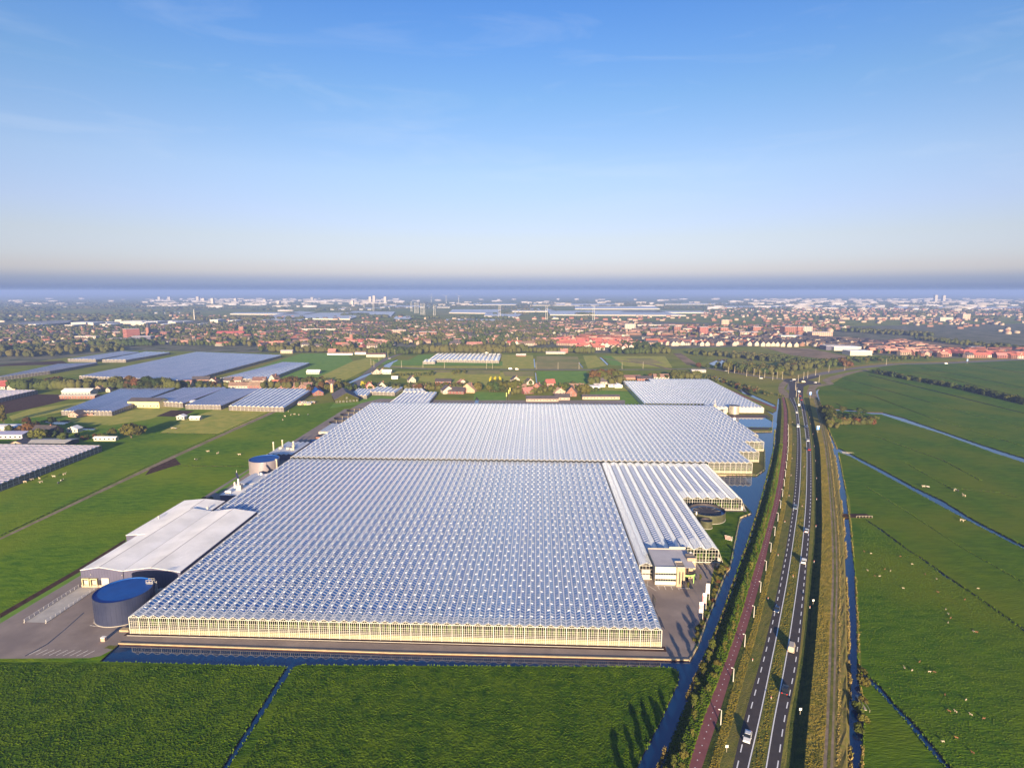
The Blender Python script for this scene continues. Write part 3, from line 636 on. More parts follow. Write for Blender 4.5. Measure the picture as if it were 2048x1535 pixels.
def bay(par, u, v, L, w_=BW, z=6.0, rise=.78, step=1.66, bw=.36, glass='roofglass', glass2='roofglass2', first=4.5, last=4.5, per=8.3, vents=True, nfirst=0, front=True, cols=5, rails=(3.6, 4.4, 2.8, 2.2), base=1.7, ridge=True, dark=False, barskip=False):
    """u: left edge of the bay in the greenhouse's own frame"""
    x = u + w_ / 2
    b = link('roof_bay', bay_mesh(w_, L, z, rise, glass, glass2, first, last), par, (x, v, 0))
    if not barskip: link('glazing_bars', bars_mesh(w_, L, z, rise, step, bw), b, kind='stuff')
    link('gutter', profile_mesh('gutter', w_, L, z, rise), b); link('ridge', profile_mesh('ridge', w_, L, z, rise), b)
    if vents:
        y = first + 1.6
        for k in range(nfirst):
            link('window_vent', single_vent(1, w_, z, rise), b, (0, y, 0))
            link('window_vent', single_vent(-1, w_, z, rise), b, (0, y + per / 2, 0)); y += per
        link('window_vents', vents_mesh(w_, L, z, rise, per, y, L - last - 1.2), b, kind='stuff')
    if front:
        link('gable', gable_mesh(w_, z, rise, dark), par, (x, v, 0))
        if not dark:
            link('wall_frame', wall_frame(w_, z, rise, cols, rails, base), par, (x, v, 0)); link('wall_pane', wall_pane(w_, z, base), par, (x, v, 0)); link('post', post_mesh(z), par, (u, v, 0))
    return b
def plain_wall(par, pts, z, m='pane', frame=True, step=4.15):      # side wall following pts [(u,v),...]
    for (a, b) in zip(pts, pts[1:]):
        o = MB(); A = Vector((*a, 0)); B = Vector((*b, 0)); n = (B - A).normalized(); L = (B - A).length
        o.face([A, B, B + Vector((0, 0, z)), A + Vector((0, 0, z))], m)
        if frame:
            k = max(1, round(L / step))
            for i in range(k + 1): p = A.lerp(B, i / k); o.bar(p, p + Vector((0, 0, z)), .16, .16, 'frame')
            for h in (.35, z * .5, z - .05): o.bar(A + Vector((0, 0, h)), B + Vector((0, 0, h)), .14, .14, 'frame')
        link('side_wall', o.mesh('side_wall'), par)
def crop_rows(par, u0, u1, v, z=3.6, z0=.5):
    o = MB(); n = int((u1 - u0) / 1.6)
    for i in range(n):
        x = u0 + (i + .5) * (u1 - u0) / n; hh = z - random.uniform(0, .8); o.box(x - .42, x + .42, v + random.uniform(0, 1.5), v + 14, z0, hh, 'crop')
    link('crop_rows', o.mesh('crop_rows'), par, kind='stuff')
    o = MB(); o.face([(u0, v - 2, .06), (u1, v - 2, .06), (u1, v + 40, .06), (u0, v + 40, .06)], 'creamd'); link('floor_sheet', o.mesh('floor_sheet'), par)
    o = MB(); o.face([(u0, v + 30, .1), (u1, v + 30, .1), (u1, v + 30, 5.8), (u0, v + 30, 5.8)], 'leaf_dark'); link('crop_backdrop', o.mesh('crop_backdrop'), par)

gA = site('greenhouse', 'huge front glass greenhouse with 52 narrow ridges beside the forecourt', 'greenhouse', 0, 0)
for i in range(52): bay(gA, i * BW, 0, 187.6, nfirst=2)
link('post', post_mesh(6), gA, (52 * BW, 0, 0))
for i in range(7): bay(gA, -(i + 1) * BW, 93.4, 94.2, front=False, first=3)
plain_wall(gA, [(0, 0), (0, 93.3)], 6); plain_wall(gA, [(52 * BW, 45.5), (52 * BW, 0)], 6); plain_wall(gA, [(-7 * BW, 93.4), (-7 * BW, 187.6)], 6, 'roofglass2')
crop_rows(gA, .4, 52 * BW - .4, 2.2)
o = MB(); o.box(-.4, 52 * BW + .5, -1.45, -1.25, 0, .14, 'concrete'); link('plinth_kerb', o.mesh('plinth_kerb'), gA)
gB = site('greenhouse', 'rear glass greenhouse with 96 narrow ridges behind the stepped roof line', 'greenhouse', -7 * BW, 188.6)
ZB = 6.9
steps = [(87, 0), (91, 26), (95, 54), (96, 75)]      # first bay index beyond, front offset
for i in range(96):
    off = next(o_ for n_, o_ in steps if i < n_); u0 = i * BW
    vis = i >= 78
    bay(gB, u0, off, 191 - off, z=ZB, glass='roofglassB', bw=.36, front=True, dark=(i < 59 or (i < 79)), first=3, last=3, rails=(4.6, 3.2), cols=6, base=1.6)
link('post', post_mesh(ZB), gB, (87 * BW, 0, 0)); link('post', post_mesh(ZB), gB, (91 * BW, 26, 0)); link('post', post_mesh(ZB), gB, (95 * BW, 54, 0)); link('post', post_mesh(ZB), gB, (96 * BW, 75, 0))
plain_wall(gB, [(0, 0), (0, 191)], ZB, 'roofglass2', step=8); plain_wall(gB, [(0, 191), (96 * BW, 191)], ZB, 'roofglass2', step=8)
plain_wall(gB, [(87 * BW, 26), (87 * BW, 0)], ZB, step=6); plain_wall(gB, [(91 * BW, 54), (91 * BW, 26)], ZB, step=6); plain_wall(gB, [(95 * BW, 75), (95 * BW, 54)], ZB, step=6); plain_wall(gB, [(96 * BW, 191), (96 * BW, 75)], ZB, step=6)
for a, b, v_ in ((79, 87, 0), (87, 91, 26), (91, 95, 54)):
    crop_rows(gB, a * BW + .3, b * BW - .3, v_ + 1.5, 3.4)
o = MB(); o.box(79 * BW, 87 * BW + 1.2, -2.6, -2.35, 0, .2, 'quay'); link('plinth_kerb', o.mesh('plinth_kerb'), gB)

# wide-span house beside the office
WC = 5.16
gC = site('greenhouse', 'pale wide-span greenhouse with 13 broad ridges behind the office', 'greenhouse', 179.5, 0)
def wide_bay(i, v0):
    L = 187.5 - v0; x0 = i * WC; z, rise = 6.0, 1.05; h = WC / 2 - .1
    key = ('wide', round(L, 1), i in (6, 0, 12))
    if key not in _cache:
        o = MB()
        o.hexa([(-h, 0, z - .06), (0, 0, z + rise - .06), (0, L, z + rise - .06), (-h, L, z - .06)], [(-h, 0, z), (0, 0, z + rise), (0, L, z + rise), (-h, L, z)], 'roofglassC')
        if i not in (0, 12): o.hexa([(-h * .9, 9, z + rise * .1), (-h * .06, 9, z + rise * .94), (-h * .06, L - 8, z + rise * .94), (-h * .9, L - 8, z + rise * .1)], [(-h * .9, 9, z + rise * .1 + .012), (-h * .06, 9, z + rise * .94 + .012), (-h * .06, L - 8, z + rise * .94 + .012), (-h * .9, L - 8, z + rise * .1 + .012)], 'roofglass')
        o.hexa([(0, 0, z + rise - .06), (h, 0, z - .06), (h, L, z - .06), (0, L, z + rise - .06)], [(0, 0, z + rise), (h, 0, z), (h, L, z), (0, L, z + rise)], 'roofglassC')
        _cache[key] = o.mesh('roof_glass')
    b = link('roof_bay', _cache[key], gC, (x0 + WC / 2, v0, 0))
    k2 = ('slats', round(L, 1), i in (0, 12))
    if k2 not in _cache:     # opened shading louvres on the left-hand slope, bars elsewhere
        o = MB(); y = .5
        while y < L - .5:
            mid = 9 < y < L - 8 and i not in (0, 12)
            zz = lambda t: z + rise * t + .02
            if mid:
                o.hexa([(-h * .86, y, zz(.14)), (-h * .10, y, zz(.90)), (-h * .10, y + 1.0, zz(.90)), (-h * .86, y + 1.0, zz(.14))],
                       [(-h * .86, y, zz(.14) + .05), (-h * .10, y, zz(.90) + .05), (-h * .10, y + 1.0, zz(.90) + .09), (-h * .86, y + 1.0, zz(.14) + .09)], 'rframe')
                y += 2.1
            else:
                for sx in (-1,): o.bar((-h, y, zz(0)), (0, y, zz(1)), .05, .06, 'rframe')
                y += .65
        y = .4
        while y < L - .3: o.bar((0, y, z + rise + .02), (h, y, z + .02), .05, .05, 'rframe'); y += 1.1
        _cache[k2] = o.mesh('roof_louvres')
    link('roof_louvres', _cache[k2], b, kind='stuff')
    link('gutter', profile_mesh('gutter', WC, L, z, rise), b); link('ridge', profile_mesh('ridge', WC, L, z, rise), b)
    k3 = ('wgut', round(L, 1))
    if k3 not in _cache: o = MB(); o.box(-WC / 2 + .12, -WC / 2 + .30, .5, L - .5, z - .02, z + .10, 'blackpaint'); _cache[k3] = o.mesh('gutter_shadow_gap')  # black strip beside each gutter: valley shadow put in as colour
    link('gutter_shadow_strip', _cache[k3], b)
    return b
fv = [45.5] + [56.5] * 3 + [61.5] * 3 + [124] * 6
for i in range(13):
    wide_bay(i, fv[i]); x = i * WC + WC / 2
    link('gable', gable_mesh(WC, 6.0, 1.05), gC, (x, fv[i], 0))
    if i in (0, 4, 5, 6) or i > 6:
        link('wall_frame', wall_frame(WC, 6.0, 1.05, 4, (1.3, 2.7, 4.3), .45), gC, (x, fv[i], 0)); link('wall_pane', wall_pane(WC, 6.0, .45), gC, (x, fv[i], 0)); link('post', post_mesh(6), gC, (i * WC, fv[i], 0))
o = MB(); o.box(-1.75, 1.65, -.1, .1, 0, 2.2, 'farwhite'); o.box(-1.75, 1.7, -.1, .08, 2.75, 4.3, 'concrete'); link('roller_door', o.mesh('roller_door'), gC, (WC / 2, 45.42, 0))
def lean_wall(a, b, u, z=6.0, out=2.2):
    o = MB(); A = Vector((u + out, a, 0)); B = Vector((u + out, b, 0)); A2 = Vector((u, a, z)); B2 = Vector((u, b, z))
    o.face([A, B, B2, A2], 'roofglassC'); k = int((b - a) / 3)
    for i in range(k + 1): t = i / k; o.bar(A.lerp(B, t), A2.lerp(B2, t), .12, .12, 'frame')
    for t in (.05, .35, .68, 1): o.bar(A.lerp(A2, t), B.lerp(B2, t), .12, .12, 'frame')
    o.face([A, A2, Vector((u, a, 0))], 'pane'); o.bar(Vector((u, a, 0)), A2, .2, .2, 'frame')
    for h in (1.3, 2.7, 4.3): o.bar(Vector((u, a, h)), A.lerp(A2, h / z), .1, .1, 'frame')
    link('side_wall', o.mesh('side_wall'), gC)
lean_wall(61.5, 123.9, 7 * WC); lean_wall(124, 187.5, 13 * WC)
o = MB(); o.box(7 * WC + .1, 7 * WC + 1.1, 61.35, 61.5, 0, 2.3, 'farwhite'); link('door', o.mesh('door'), gC)
o = MB(); o.box(13 * WC + .1, 13 * WC + 1.1, 123.85, 124, 0, 2.3, 'farwhite'); link('door', o.mesh('door'), gC)
crop_rows(gC, 7 * WC + .3, 13 * WC - .3, 126, 3.0); crop_rows(gC, 4 * WC + .3, 7 * WC - .3, 63.5, 3.0)

# far greenhouse behind the silos
gD = site('greenhouse', 'far glass greenhouse with plain white front wall behind the steel silo', 'greenhouse', 244.5, 0)
for i in range(32):
    v0 = 396.5 if i < 17 else 380.5; v1 = 543 if i < 10 else 563
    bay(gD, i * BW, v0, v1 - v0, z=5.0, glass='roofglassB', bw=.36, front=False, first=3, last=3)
o = MB(); o.box(17 * BW, 32 * BW, 380.2, 380.4, 0, 5.0, 'farwhite')
for i in range(17, 33): o.box(i * BW - .05, i * BW + .05, 380.1, 380.2, 0, 5.0, 'frame')
link('front_wall', o.mesh('front_wall'), gD)
plain_wall(gD, [(0, 396.5), (0, 543)], 5, 'roofglassC', step=6); plain_wall(gD, [(32 * BW, 380), (32 * BW, 563)], 5, 'roofglassC', step=6); plain_wall(gD, [(10 * BW, 563), (32 * BW, 563)], 5, 'roofglassC')
o = MB()
for i in range(17, 32): o.face([(i * BW, 380.3, 5), ((i + 1) * BW, 380.3, 5), ((i + .5) * BW, 380.3, 5.78)], 'farwhite')
link('gable', o.mesh('gable'), gD)

# ------------------------------------------------------------------ warehouses, tanks, boiler houses
def pnl(o, x0, x1, y0, y1, z0, z1, m, step, axis):
    o.box(x0, x1, y0, y1, z0, z1, m)
wh = site('warehouse', 'long white-roofed warehouse with two ridges and grey blue walls behind the round tank', 'warehouse', 0, 0)
def nave(par, u0, u1, v0, v1, ze, zr, ur, wall='navy', nm='roof'):
    o = MB(); o.box(u0 + .1, u1 - .1, v0 + .1, v1 - .1, 0, ze, wall)
    for vv in (v0 + .1, v1 - .1): o.face([(u0 + .1, vv, ze), (u1 - .1, vv, ze), (ur, vv, zr)] if vv == v0 + .1 else [(u1 - .1, vv, ze), (u0 + .1, vv, ze), (ur, vv, zr)], wall)
    n = int((u1 - u0) / 1.1)
    for i in range(n): x = u0 + (i + .5) * (u1 - u0) / n; o.box(x - .03, x + .03, v0 + .06, v0 + .1, .3, ze, wall)
    link('wall', o.mesh('wall'), par)
    o = MB()
    for a, za, b, zb in ((u0, ze, ur, zr), (ur, zr, u1, ze)):
        o.hexa([(a, v0, za), (b, v0, zb), (b, v1, zb), (a, v1, za)], [(a, v0, za + .15), (b, v0, zb + .15), (b, v1, zb + .15), (a, v1, za + .15)], 'roofwhite')
    r = link(nm, o.mesh('roof'), par)
    o = MB(); n = int((v1 - v0) / 1.05)
    for i in range(n):
        y = v0 + (i + .5) * (v1 - v0) / n
        for a, za, b, zb in ((u0 + .1, ze, ur, zr), (ur, zr, u1 - .1, ze)): o.bar((a, y, za + .16), (b, y, zb + .16), .05, .035, 'roofwhite')
    link('roof_seams', o.mesh('roof_seams'), r, kind='stuff')
    o = MB(); o.bar((ur, v0, zr + .17), (ur, v1, zr + .17), .35, .05, 'flatroof'); o.box(u1 - .12, u1 + .12, v0, v1, ze + .08, ze + .2, 'navy'); o.box(u0 - .1, u0 + .1, v0, v1, ze + .08, ze + .18, 'frame')
    link('ridge_cap', o.mesh('ridge_cap'), r)
nave(wh, -46.5, -24.5, 63.5, 108, 6.6, 7.7, -35)
nave(wh, -41, -23.7, 30, 93.5, 6.8, 8.2, -33.2)
nave(wh, -23.6, -.6, 30, 93, 6.9, 8.5, -12.2)
for u0 in (-40.2, -36.9):
    o = MB(); o.box(u0, u0 + 2.9, 29.2, 30, 3.5, 3.85, 'cream'); o.box(u0, u0 + .35, 29.2, 30, .6, 3.5, 'cream'); o.box(u0 + 2.55, u0 + 2.9, 29.2, 30, .6, 3.5, 'cream'); o.box(u0 + .35, u0 + 2.55, 29.85, 29.95, .6, 3.5, 'blackpaint')
    q = link('dock_door', o.mesh('dock_door'), wh); o = MB(); o.box(u0 + .6, u0 + 2.3, 29.7, 29.84, 1.2, 2.9, 'farwhite'); link('door_leaf', o.mesh('door_leaf'), q)
o = MB(); o.box(-40.9, -28, 29.75, 30, 0, .95, 'brickbeige'); link('plinth', o.mesh('plinth'), wh)
o = MB(); o.box(-32.6, -29.6, 29.8, 30, .9, 3.9, 'flatroof')
for k in range(9): o.box(-32.6, -29.6, 29.76, 29.8, 1.0 + k * .32, 1.22 + k * .32, 'concrete')
link('roller_door', o.mesh('roller_door'), wh)
o = MB(); o.box(-33.7, -33.1, 29.8, 30, 1, 3, 'blackpaint'); link('door', o.mesh('door'), wh)
for k, (u_, v_) in enumerate(((-36.6, 29.9), (-24, 29.9))):
    o = MB(); o.cyl(u_, v_ - .1, 5.2, 5.5, .16, .16, 'lamp', 8); link('wall_lamp', o.mesh('wall_lamp'), wh)
def simple(name, label, cat, parts, group=None, loc=(0, 0, 0)):
    t = thing(name, label, cat, (*S(loc[0], loc[1]), 0), SR, group)
    for nm, fn in parts:
        o = MB(); fn(o); link(nm, o.mesh(nm), t)
    return t
simple('roof_vent', 'small round vent near the rear eave of the lower warehouse roof', 'roof vent', [('drum', lambda o: o.cyl(0, 0, 6.5, 7.9, .45, .45, 'lamp', 12)), ('cap', lambda o: o.cyl(0, 0, 7.9, 8.3, .7, .3, 'lamp', 12))], loc=(-27, 95.5))
simple('roof_vent', 'small pipe vent beside the left eave of the lower warehouse roof', 'roof vent', [('drum', lambda o: o.cyl(0, 0, 6.9, 8.0, .3, .3, 'lamp', 12)), ('cap', lambda o: o.cyl(0, 0, 8.0, 8.25, .5, .3, 'lamp', 12))], loc=(-44, 83))
def tank(name, label, u, v, r, h, wall, top, inset=.35, ribs=0, group=None):
    t = thing(name, label, 'tank', (*S(u, v), 0), SR, group)
    o = MB(); n = 72
    o.cyl(0, 0, .15, h, r, r, wall, n, cap=False); o.cyl(0, 0, 0, .15, r + .25, r + .25, 'concrete', n)
    link('shell', o.mesh('shell'), t)
    o = MB(); k = len(o.v)
    for i in range(n):
        a = 2 * math.pi * i / n; b = 2 * math.pi * (i + 1) / n
        P = lambda rr, ang, z: (rr * math.cos(ang), rr * math.sin(ang), z)
        o.face([P(r + .08, a, h - .12), P(r + .08, b, h - .12), P(r + .08, b, h + .06), P(r + .08, a, h + .06)], wall); o.face([P(r + .08, a, h + .06), P(r + .08, b, h + .06), P(r - .15, b, h + .06), P(r - .15, a, h + .06)], wall)
        o.face([P(r - .15, b, h + .06), P(r - .15, b, h - inset), P(r - .15, a, h - inset), P(r - .15, a, h + .06)], top)
    link('rim', o.mesh('rim'), t)
    o = MB(); c = (0, 0, h - inset + .25)
    for i in range(n):
        a = 2 * math.pi * i / n; b = 2 * math.pi * (i + 1) / n; rr = r - .15
        o.face([(rr * math.cos(a), rr * math.sin(a), h - inset), (rr * math.cos(b), rr * math.sin(b), h - inset), c], top)
    link('cover' if top != 'pondwater' else 'water_surface', o.mesh('cover'), t)
    if ribs:
        o = MB()
        for j in range(1, ribs): zz = h * j / ribs; o.cyl(0, 0, zz - .03, zz + .03, r + .035, r + .035, wall, n, cap=False)
        for i in range(36):
            a = 2 * math.pi * i / 36; x, y = (r + .01) * math.cos(a), (r + .01) * math.sin(a); o.bar((x, y, .2), (x, y, h), .05, .05, wall)
        link('plate_seams', o.mesh('plate_seams'), t, kind='stuff')
    return t
t = tank('water_tank', 'huge round steel blue tank with blue cover beside the front greenhouse corner', -10.7, 12.6, 9.3, 8.9, 'tankwall', 'tanktop', ribs=6)
o = MB(); o.box(5.2, 7.6, 4.8, 6.2, 8.7, 8.85, 'lamp')
for x in (5.2, 6.4, 7.6):
    for y in (4.8, 6.2): o.bar((x, y, 8.8), (x, y, 10.1), .09, .09, 'lamp')
for z in (9.4, 10.1): o.bar((5.2, 4.8, z), (7.6, 4.8, z), .09, .09, 'lamp'); o.bar((5.2, 6.2, z), (7.6, 6.2, z), .09, .09, 'lamp'); o.bar((7.6, 4.8, z), (7.6, 6.2, z), .09, .09, 'lamp')
link('platform', o.mesh('platform'), t)
o = MB()
for x in (8.1, 8.7): o.bar((x, 5.5, 0), (x, 5.5, 9.6), .07, .07, 'lamp')
for k in range(18): o.bar((8.1, 5.5, .5 + k * .5), (8.7, 5.5, .5 + k * .5), .05, .05, 'lamp')
link('ladder', o.mesh('ladder'), t)
t = tank('water_tank', 'mauve grey round tank with blue cover behind the boiler house', -37.7, 180.0, 9.2, 8.4, 'tankpink', 'tanktop', ribs=6)
o = MB(); o.box(8.3, 9.6, -2.6, -1.6, 0, 8.9, 'steel'); link('ladder', o.mesh('ladder'), t)
t = tank('round_basin', 'wide open round steel basin on the lawn beside the stepped glass facade', 225.6, 113, 8.9, 4.2, 'steelg', 'liner', inset=1.2, ribs=3)
o = MB(); o.cyl(0, 0, 2.9, 3.05, 8.6, 8.6, 'pondwater', 48); link('water_surface', o.mesh('water_surface'), t)
o = MB()
for k in range(11):
    a = R(k * 33 + 10); o.bar((0, 0, 3.12), (7.5 * math.cos(a), 7.5 * math.sin(a), 3.1), .10, .06, 'lamp')
link('floating_hoses', o.mesh('floating_hoses'), t)
tank('round_basin', 'small open steel tank in front of the wide round basin', 221.7, 100.4, 2.75, 3.6, 'steelg', 'liner', inset=.8, ribs=3)
simple('vent_pipe', 'slim white pipe standing between the two round steel basins', 'pipe', [('pipe', lambda o: o.cyl(0, 0, 0, 5.2, .18, .18, 'blackpaint', 10)), ('cap', lambda o: o.cyl(0, 0, 5.2, 6.6, .35, .3, 'white', 10))], loc=(217.5, 103.5))
for k, (v_, n) in enumerate(((306, 'first'), (322, 'second'), (339, 'third'), (357, 'fourth'))):
    t = tank('round_basin', n + ' dark open water basin from the small lean-to greenhouse', -35.2, v_ + 6, 8.3 if k else 7.2, 3.0, 'steelg', 'liner', inset=1.9, ribs=2, group='row of open basins beside the rear greenhouse')
    o = MB(); o.cyl(0, 0, 1.1, 1.3, 8.0 if k else 6.9, 8.0 if k else 6.9, 'pondwater', 40); link('water_surface', o.mesh('water_surface'), t)
    o = MB(); o.cyl(-2, 3, 1.2, 3.6, .14, .14, 'pole', 8); o.cyl(2.5, 5, 1.2, 3.6, .14, .14, 'pole', 8); link('pipe', o.mesh('pipe'), t)
# silo and buffer vessels of the far greenhouse
def ribs_on(o, r, z0, z1, n, m): 
    for k in range(n): zz = z0 + (z1 - z0) * k / n; o.cyl(0, 0, zz - .03, zz + .03, r + .04, r + .04, m, 40, cap=False)
simple('storage_silo', 'large shiny round steel silo in front of the white wall of the far greenhouse', 'silo', [('shell', lambda o: (o.cyl(0, 0, 0, 7.7, 4.8, 4.8, 'steel', 48), ribs_on(o, 4.8, .6, 7.6, 9, 'steel'))), ('roof', lambda o: o.cyl(0, 0, 7.7, 8.2, 4.9, .3, 'tankwall', 48))], loc=(325.5, 377))
simple('storage_silo', 'small white round tank left of the shiny silo', 'silo', [('shell', lambda o: o.cyl(0, 0, 0, 3.9, 1.9, 1.9, 'farwhite', 24)), ('roof', lambda o: o.cyl(0, 0, 3.9, 4.7, 1.9, .2, 'farwhite', 24))], loc=(315.5, 373))
simple('chimney', 'stout pale chimney with pointed top beside the far greenhouse wall', 'chimney', [('stack', lambda o: o.cyl(0, 0, 0, 7.2, 1.3, 1.3, 'brickbeige', 20)), ('cone', lambda o: o.cyl(0, 0, 7.2, 8.3, 1.9, .3, 'lamp', 20)), ('flue', lambda o: o.cyl(0, 0, 8.2, 12.2, .3, .3, 'lamp', 10))], loc=(308.5, 381))
simple('shed', 'low brown shed between the chimney and rear greenhouse roof', 'shed', [('wall', lambda o: o.box(-1, 4, 0, 7, 0, 4.4, 'brick')), ('roof', lambda o: o.gable(-1, 4, 0, 7, 4.4, .8, 'flatroof'))], loc=(303, 384))
simple('shed', 'pale flat shed between the chimney and the small white tank', 'shed', [('wall', lambda o: o.box(-2, 5, 0, 6, 0, 4.2, 'farwhite')), ('roof', lambda o: o.box(-2.2, 5.2, -.2, 6.2, 4.2, 4.45, 'roofwhite'))], loc=(312, 381.5))
# boiler house with flue, left of the front greenhouse
simple('boiler_house', 'low white-roofed boiler house in shade between warehouse and mauve tank', 'boiler house',
       [('wall', lambda o: o.box(-6.2, 6, 0, 37, 0, 3.8, 'navy')), ('roof', lambda o: (o.box(-6.4, 6.2, -.2, 37.2, 3.8, 4.05, 'roofwhite'))),
        ('roof_ridge', lambda o: [o.gable(-6 + k * 4, -2 + k * 4, 18, 37, 4.06, .7, 'farglass', over=0) for k in range(3)])], loc=(-30.5, 124.5))
simple('flue_stack', 'white flue stack with angled metal hood on the boiler house roof', 'chimney', [('stack', lambda o: o.cyl(0, 0, 4, 10.5, .42, .42, 'white', 14)), ('base', lambda o: o.box(-1.4, 1.4, -.5, 2.4, 4.05, 6.8, 'concrete')),
        ('hood', lambda o: o.bar((0, 0, 10.6), (-1.6, 1.5, 13.4), 1.1, .5, 'tankwall')), ('mast', lambda o: o.cyl(-1.5, 1.5, 13.2, 15.0, .12, .12, 'lamp', 8))], loc=(-30.4, 133))
simple('flue_stack', 'short thin white flue left of the hooded stack', 'chimney', [('stack', lambda o: o.cyl(0, 0, 4, 7.2, .4, .4, 'white', 12)), ('cap', lambda o: o.cyl(0, 0, 7.2, 7.5, .5, .2, 'lamp', 12))], loc=(-34.6, 136.5))
simple('roof_unit', 'cream drum-shaped roof unit at the front of the boiler house roof', 'roof unit', [('drum', lambda o: o.box(-1.6, 1.6, -.8, .8, 4.1, 5.3, 'white')), ('feet', lambda o: o.box(-1.3, 1.3, -.9, -.8, 4.1, 4.4, 'blackpaint'))], loc=(-33.5, 127.6))
simple('roof_unit', 'cream rounded dome unit at the rear of the boiler house roof', 'roof unit', [('drum', lambda o: o.cyl(0, 0, 4.1, 5.2, 1.5, 1.3, 'white', 16)), ('dome', lambda o: o.cyl(0, 0, 5.2, 5.8, 1.3, .5, 'white', 16))], loc=(-30.6, 159.5))
# energy building with three chimneys
simple('energy_building', 'blue-shaded saw-tooth roofed energy building with rooftop drums behind the mauve tank', 'technical building',
       [('wall', lambda o: o.box(-8, 9.5, 0, 33, 0, 3.9, 'navy')), ('roof', lambda o: [o.gable(-8 + k * 3.5, -4.5 + k * 3.5, 0, 33, 3.9, .8, 'farglass', over=0) for k in range(5)]),
        ('roof_drums', lambda o: [o.cyl(x, y, 4.4, 5.8, 1.3, 1.3, 'concrete', 14) for x, y in ((-4, 14), (1.8, 13), (5, 12), (3.5, 18))])], loc=(-40, 204.5))
for lab, u_, v_ in (('left-hand cream chimney of the three above the energy building', -46.8, 213.5), ('middle and farthest cream chimney of the three above the energy building', -43, 219.5), ('cream chimney of the three nearest the rear greenhouse edge', -33.6, 216)):
    simple('chimney', lab, 'chimney', [('stack', lambda o: o.cyl(0, 0, 4.2, 10.2, .5, .5, 'pole', 14)), ('collar', lambda o: o.cyl(0, 0, 10.2, 10.5, .62, .55, 'white', 14))], 'chimneys on the energy building', (u_, v_))
simple('small_greenhouse', 'small pale three-ridge greenhouse leaning on the rear greenhouse edge', 'greenhouse', [('wall', lambda o: o.box(-7, 5.8, 0, 29, 0, 3.4, 'farwhite')), ('roof', lambda o: [o.gable(-7 + k * 3.2, -3.8 + k * 3.2, 0, 29, 3.4, .7, 'farglass', over=0) for k in range(4)])], loc=(-30.2, 273))
simple('slurry_shed', 'dark low shed in the shade between energy building and small greenhouse', 'shed', [('wall', lambda o: o.box(-4, 5, 0, 9, 0, 3, 'brick')), ('roof', lambda o: o.box(-4.2, 5.2, -.2, 9.2, 3, 3.2, 'tiles_dark'))], loc=(-30.5, 258))
for k, (u_, v_, rr) in enumerate(((-33, 241, 4.2), (-31, 249, 3.4))):
    simple('water_drum', ('lower' if k == 0 else 'upper') + ' of two small dark round tanks beside the rear greenhouse', 'tank', [('shell', lambda o: o.cyl(0, 0, 0, 3, rr, rr, 'leaf_dark', 28, cap=False)), ('cover', lambda o: o.cyl(0, 0, 2.6, 2.8, rr - .1, rr - .1, 'tanktop', 28))], loc=(u_, v_))
# loading ramp with railings
t = site('loading_ramp', 'pale sunken loading ramp with white railings in front of the dock doors', 'loading ramp', 0, 0)
o = MB(); o.face([(-41.6, 5, .03), (-34, 5, .03), (-34, 29.5, .03), (-41.6, 29.5, .03)], 'concrete'); link('ramp_surface', o.mesh('ramp_surface'), t)
o = MB(); o.box(-41.9, -41.6, 4.5, 29.5, 0, .28, 'concrete'); o.box(-34, -33.7, 4.5, 29.5, 0, .28, 'concrete'); link('kerb', o.mesh('kerb'), t)
for k, x in enumerate((-41.75, -33.85)):
    o = MB()
    for i in range(13): o.bar((x, 4.7 + i * 2.05, .2), (x, 4.7 + i * 2.05, 1.3), .09, .09, 'white')
    for z in (.75, 1.25): o.bar((x, 4.7, z), (x, 29.4, z), .07, .07, 'white')
    link('railing', o.mesh('railing'), t)
# yard clutter
simple('cabinet', 'small beige cabinet at the quay corner below the blue tank', 'cabinet', [('body', lambda o: o.box(-.7, .7, -.5, .5, 0, 1.3, 'brickbeige')), ('lid', lambda o: o.box(-.75, .75, -.55, .55, 1.3, 1.42, 'white'))], loc=(-6.0, -4.6))
simple('pallet_stack', 'flat stack of pale timber beside the blue tank foot', 'pallet stack', [('boards', lambda o: [o.box(-1.6, 1.6, -.9 + j * .45, -.55 + j * .45, k * .22, k * .22 + .16, 'quay') for k in range(3) for j in range(4)])], loc=(-2.9, 1.6))
for k, (u_, v_) in enumerate(((-4.2, 25), (-6.5, 26.8), (-3.2, 20))):
    simple('container', ('blue', 'grey', 'dark green')[k] + ' container stored in the shade between tank and greenhouse', 'container', [('box', lambda o: o.box(-1.2, 1.2, -.8, .8, 0, 1.4, ('signblue', 'concrete', 'leaf_dark')[k])), ('lid', lambda o: o.box(-1.25, 1.25, -.85, .85, 1.4, 1.5, 'lamp'))], loc=(u_, v_))
# quay walls
def quay(label, pts, w_=.55, top=.22):
    t = thing('quay_wall', label, 'quay wall', (0, 0, 0)); o = MB(); o2 = MB()
    for a, b in zip(pts, pts[1:]):
        A = Vector((*a, 0)); B = Vector((*b, 0)); d_ = (B - A).normalized()
        o.bar(A + Vector((0, 0, top - .12)) - d_ * .1, B + Vector((0, 0, top - .12)) + d_ * .1, w_, .26, 'quay'); o2.bar(A + Vector((0, 0, -.6)), B + Vector((0, 0, -.6)), .22, 1.2, 'quay')
    link('cap_beam', o.mesh('cap_beam'), t); link('sheet_piles', o2.mesh('sheet_piles'), t)
quay('long pale timber quay edge between the front road and the canal', gp([(238, 1286), (780, 1304.5), (1379, 1319)]))
quay('timber quay edge beside the banners and the parking lot', gp([(1379, 1319), (1395, 1292), (1415, 1235), (1439, 1177), (1452, 1144), (1459.6, 1136), (1471, 1078), (1480, 1034.5), (1502.7, 1025.5), (1489, 1009)]), .4)
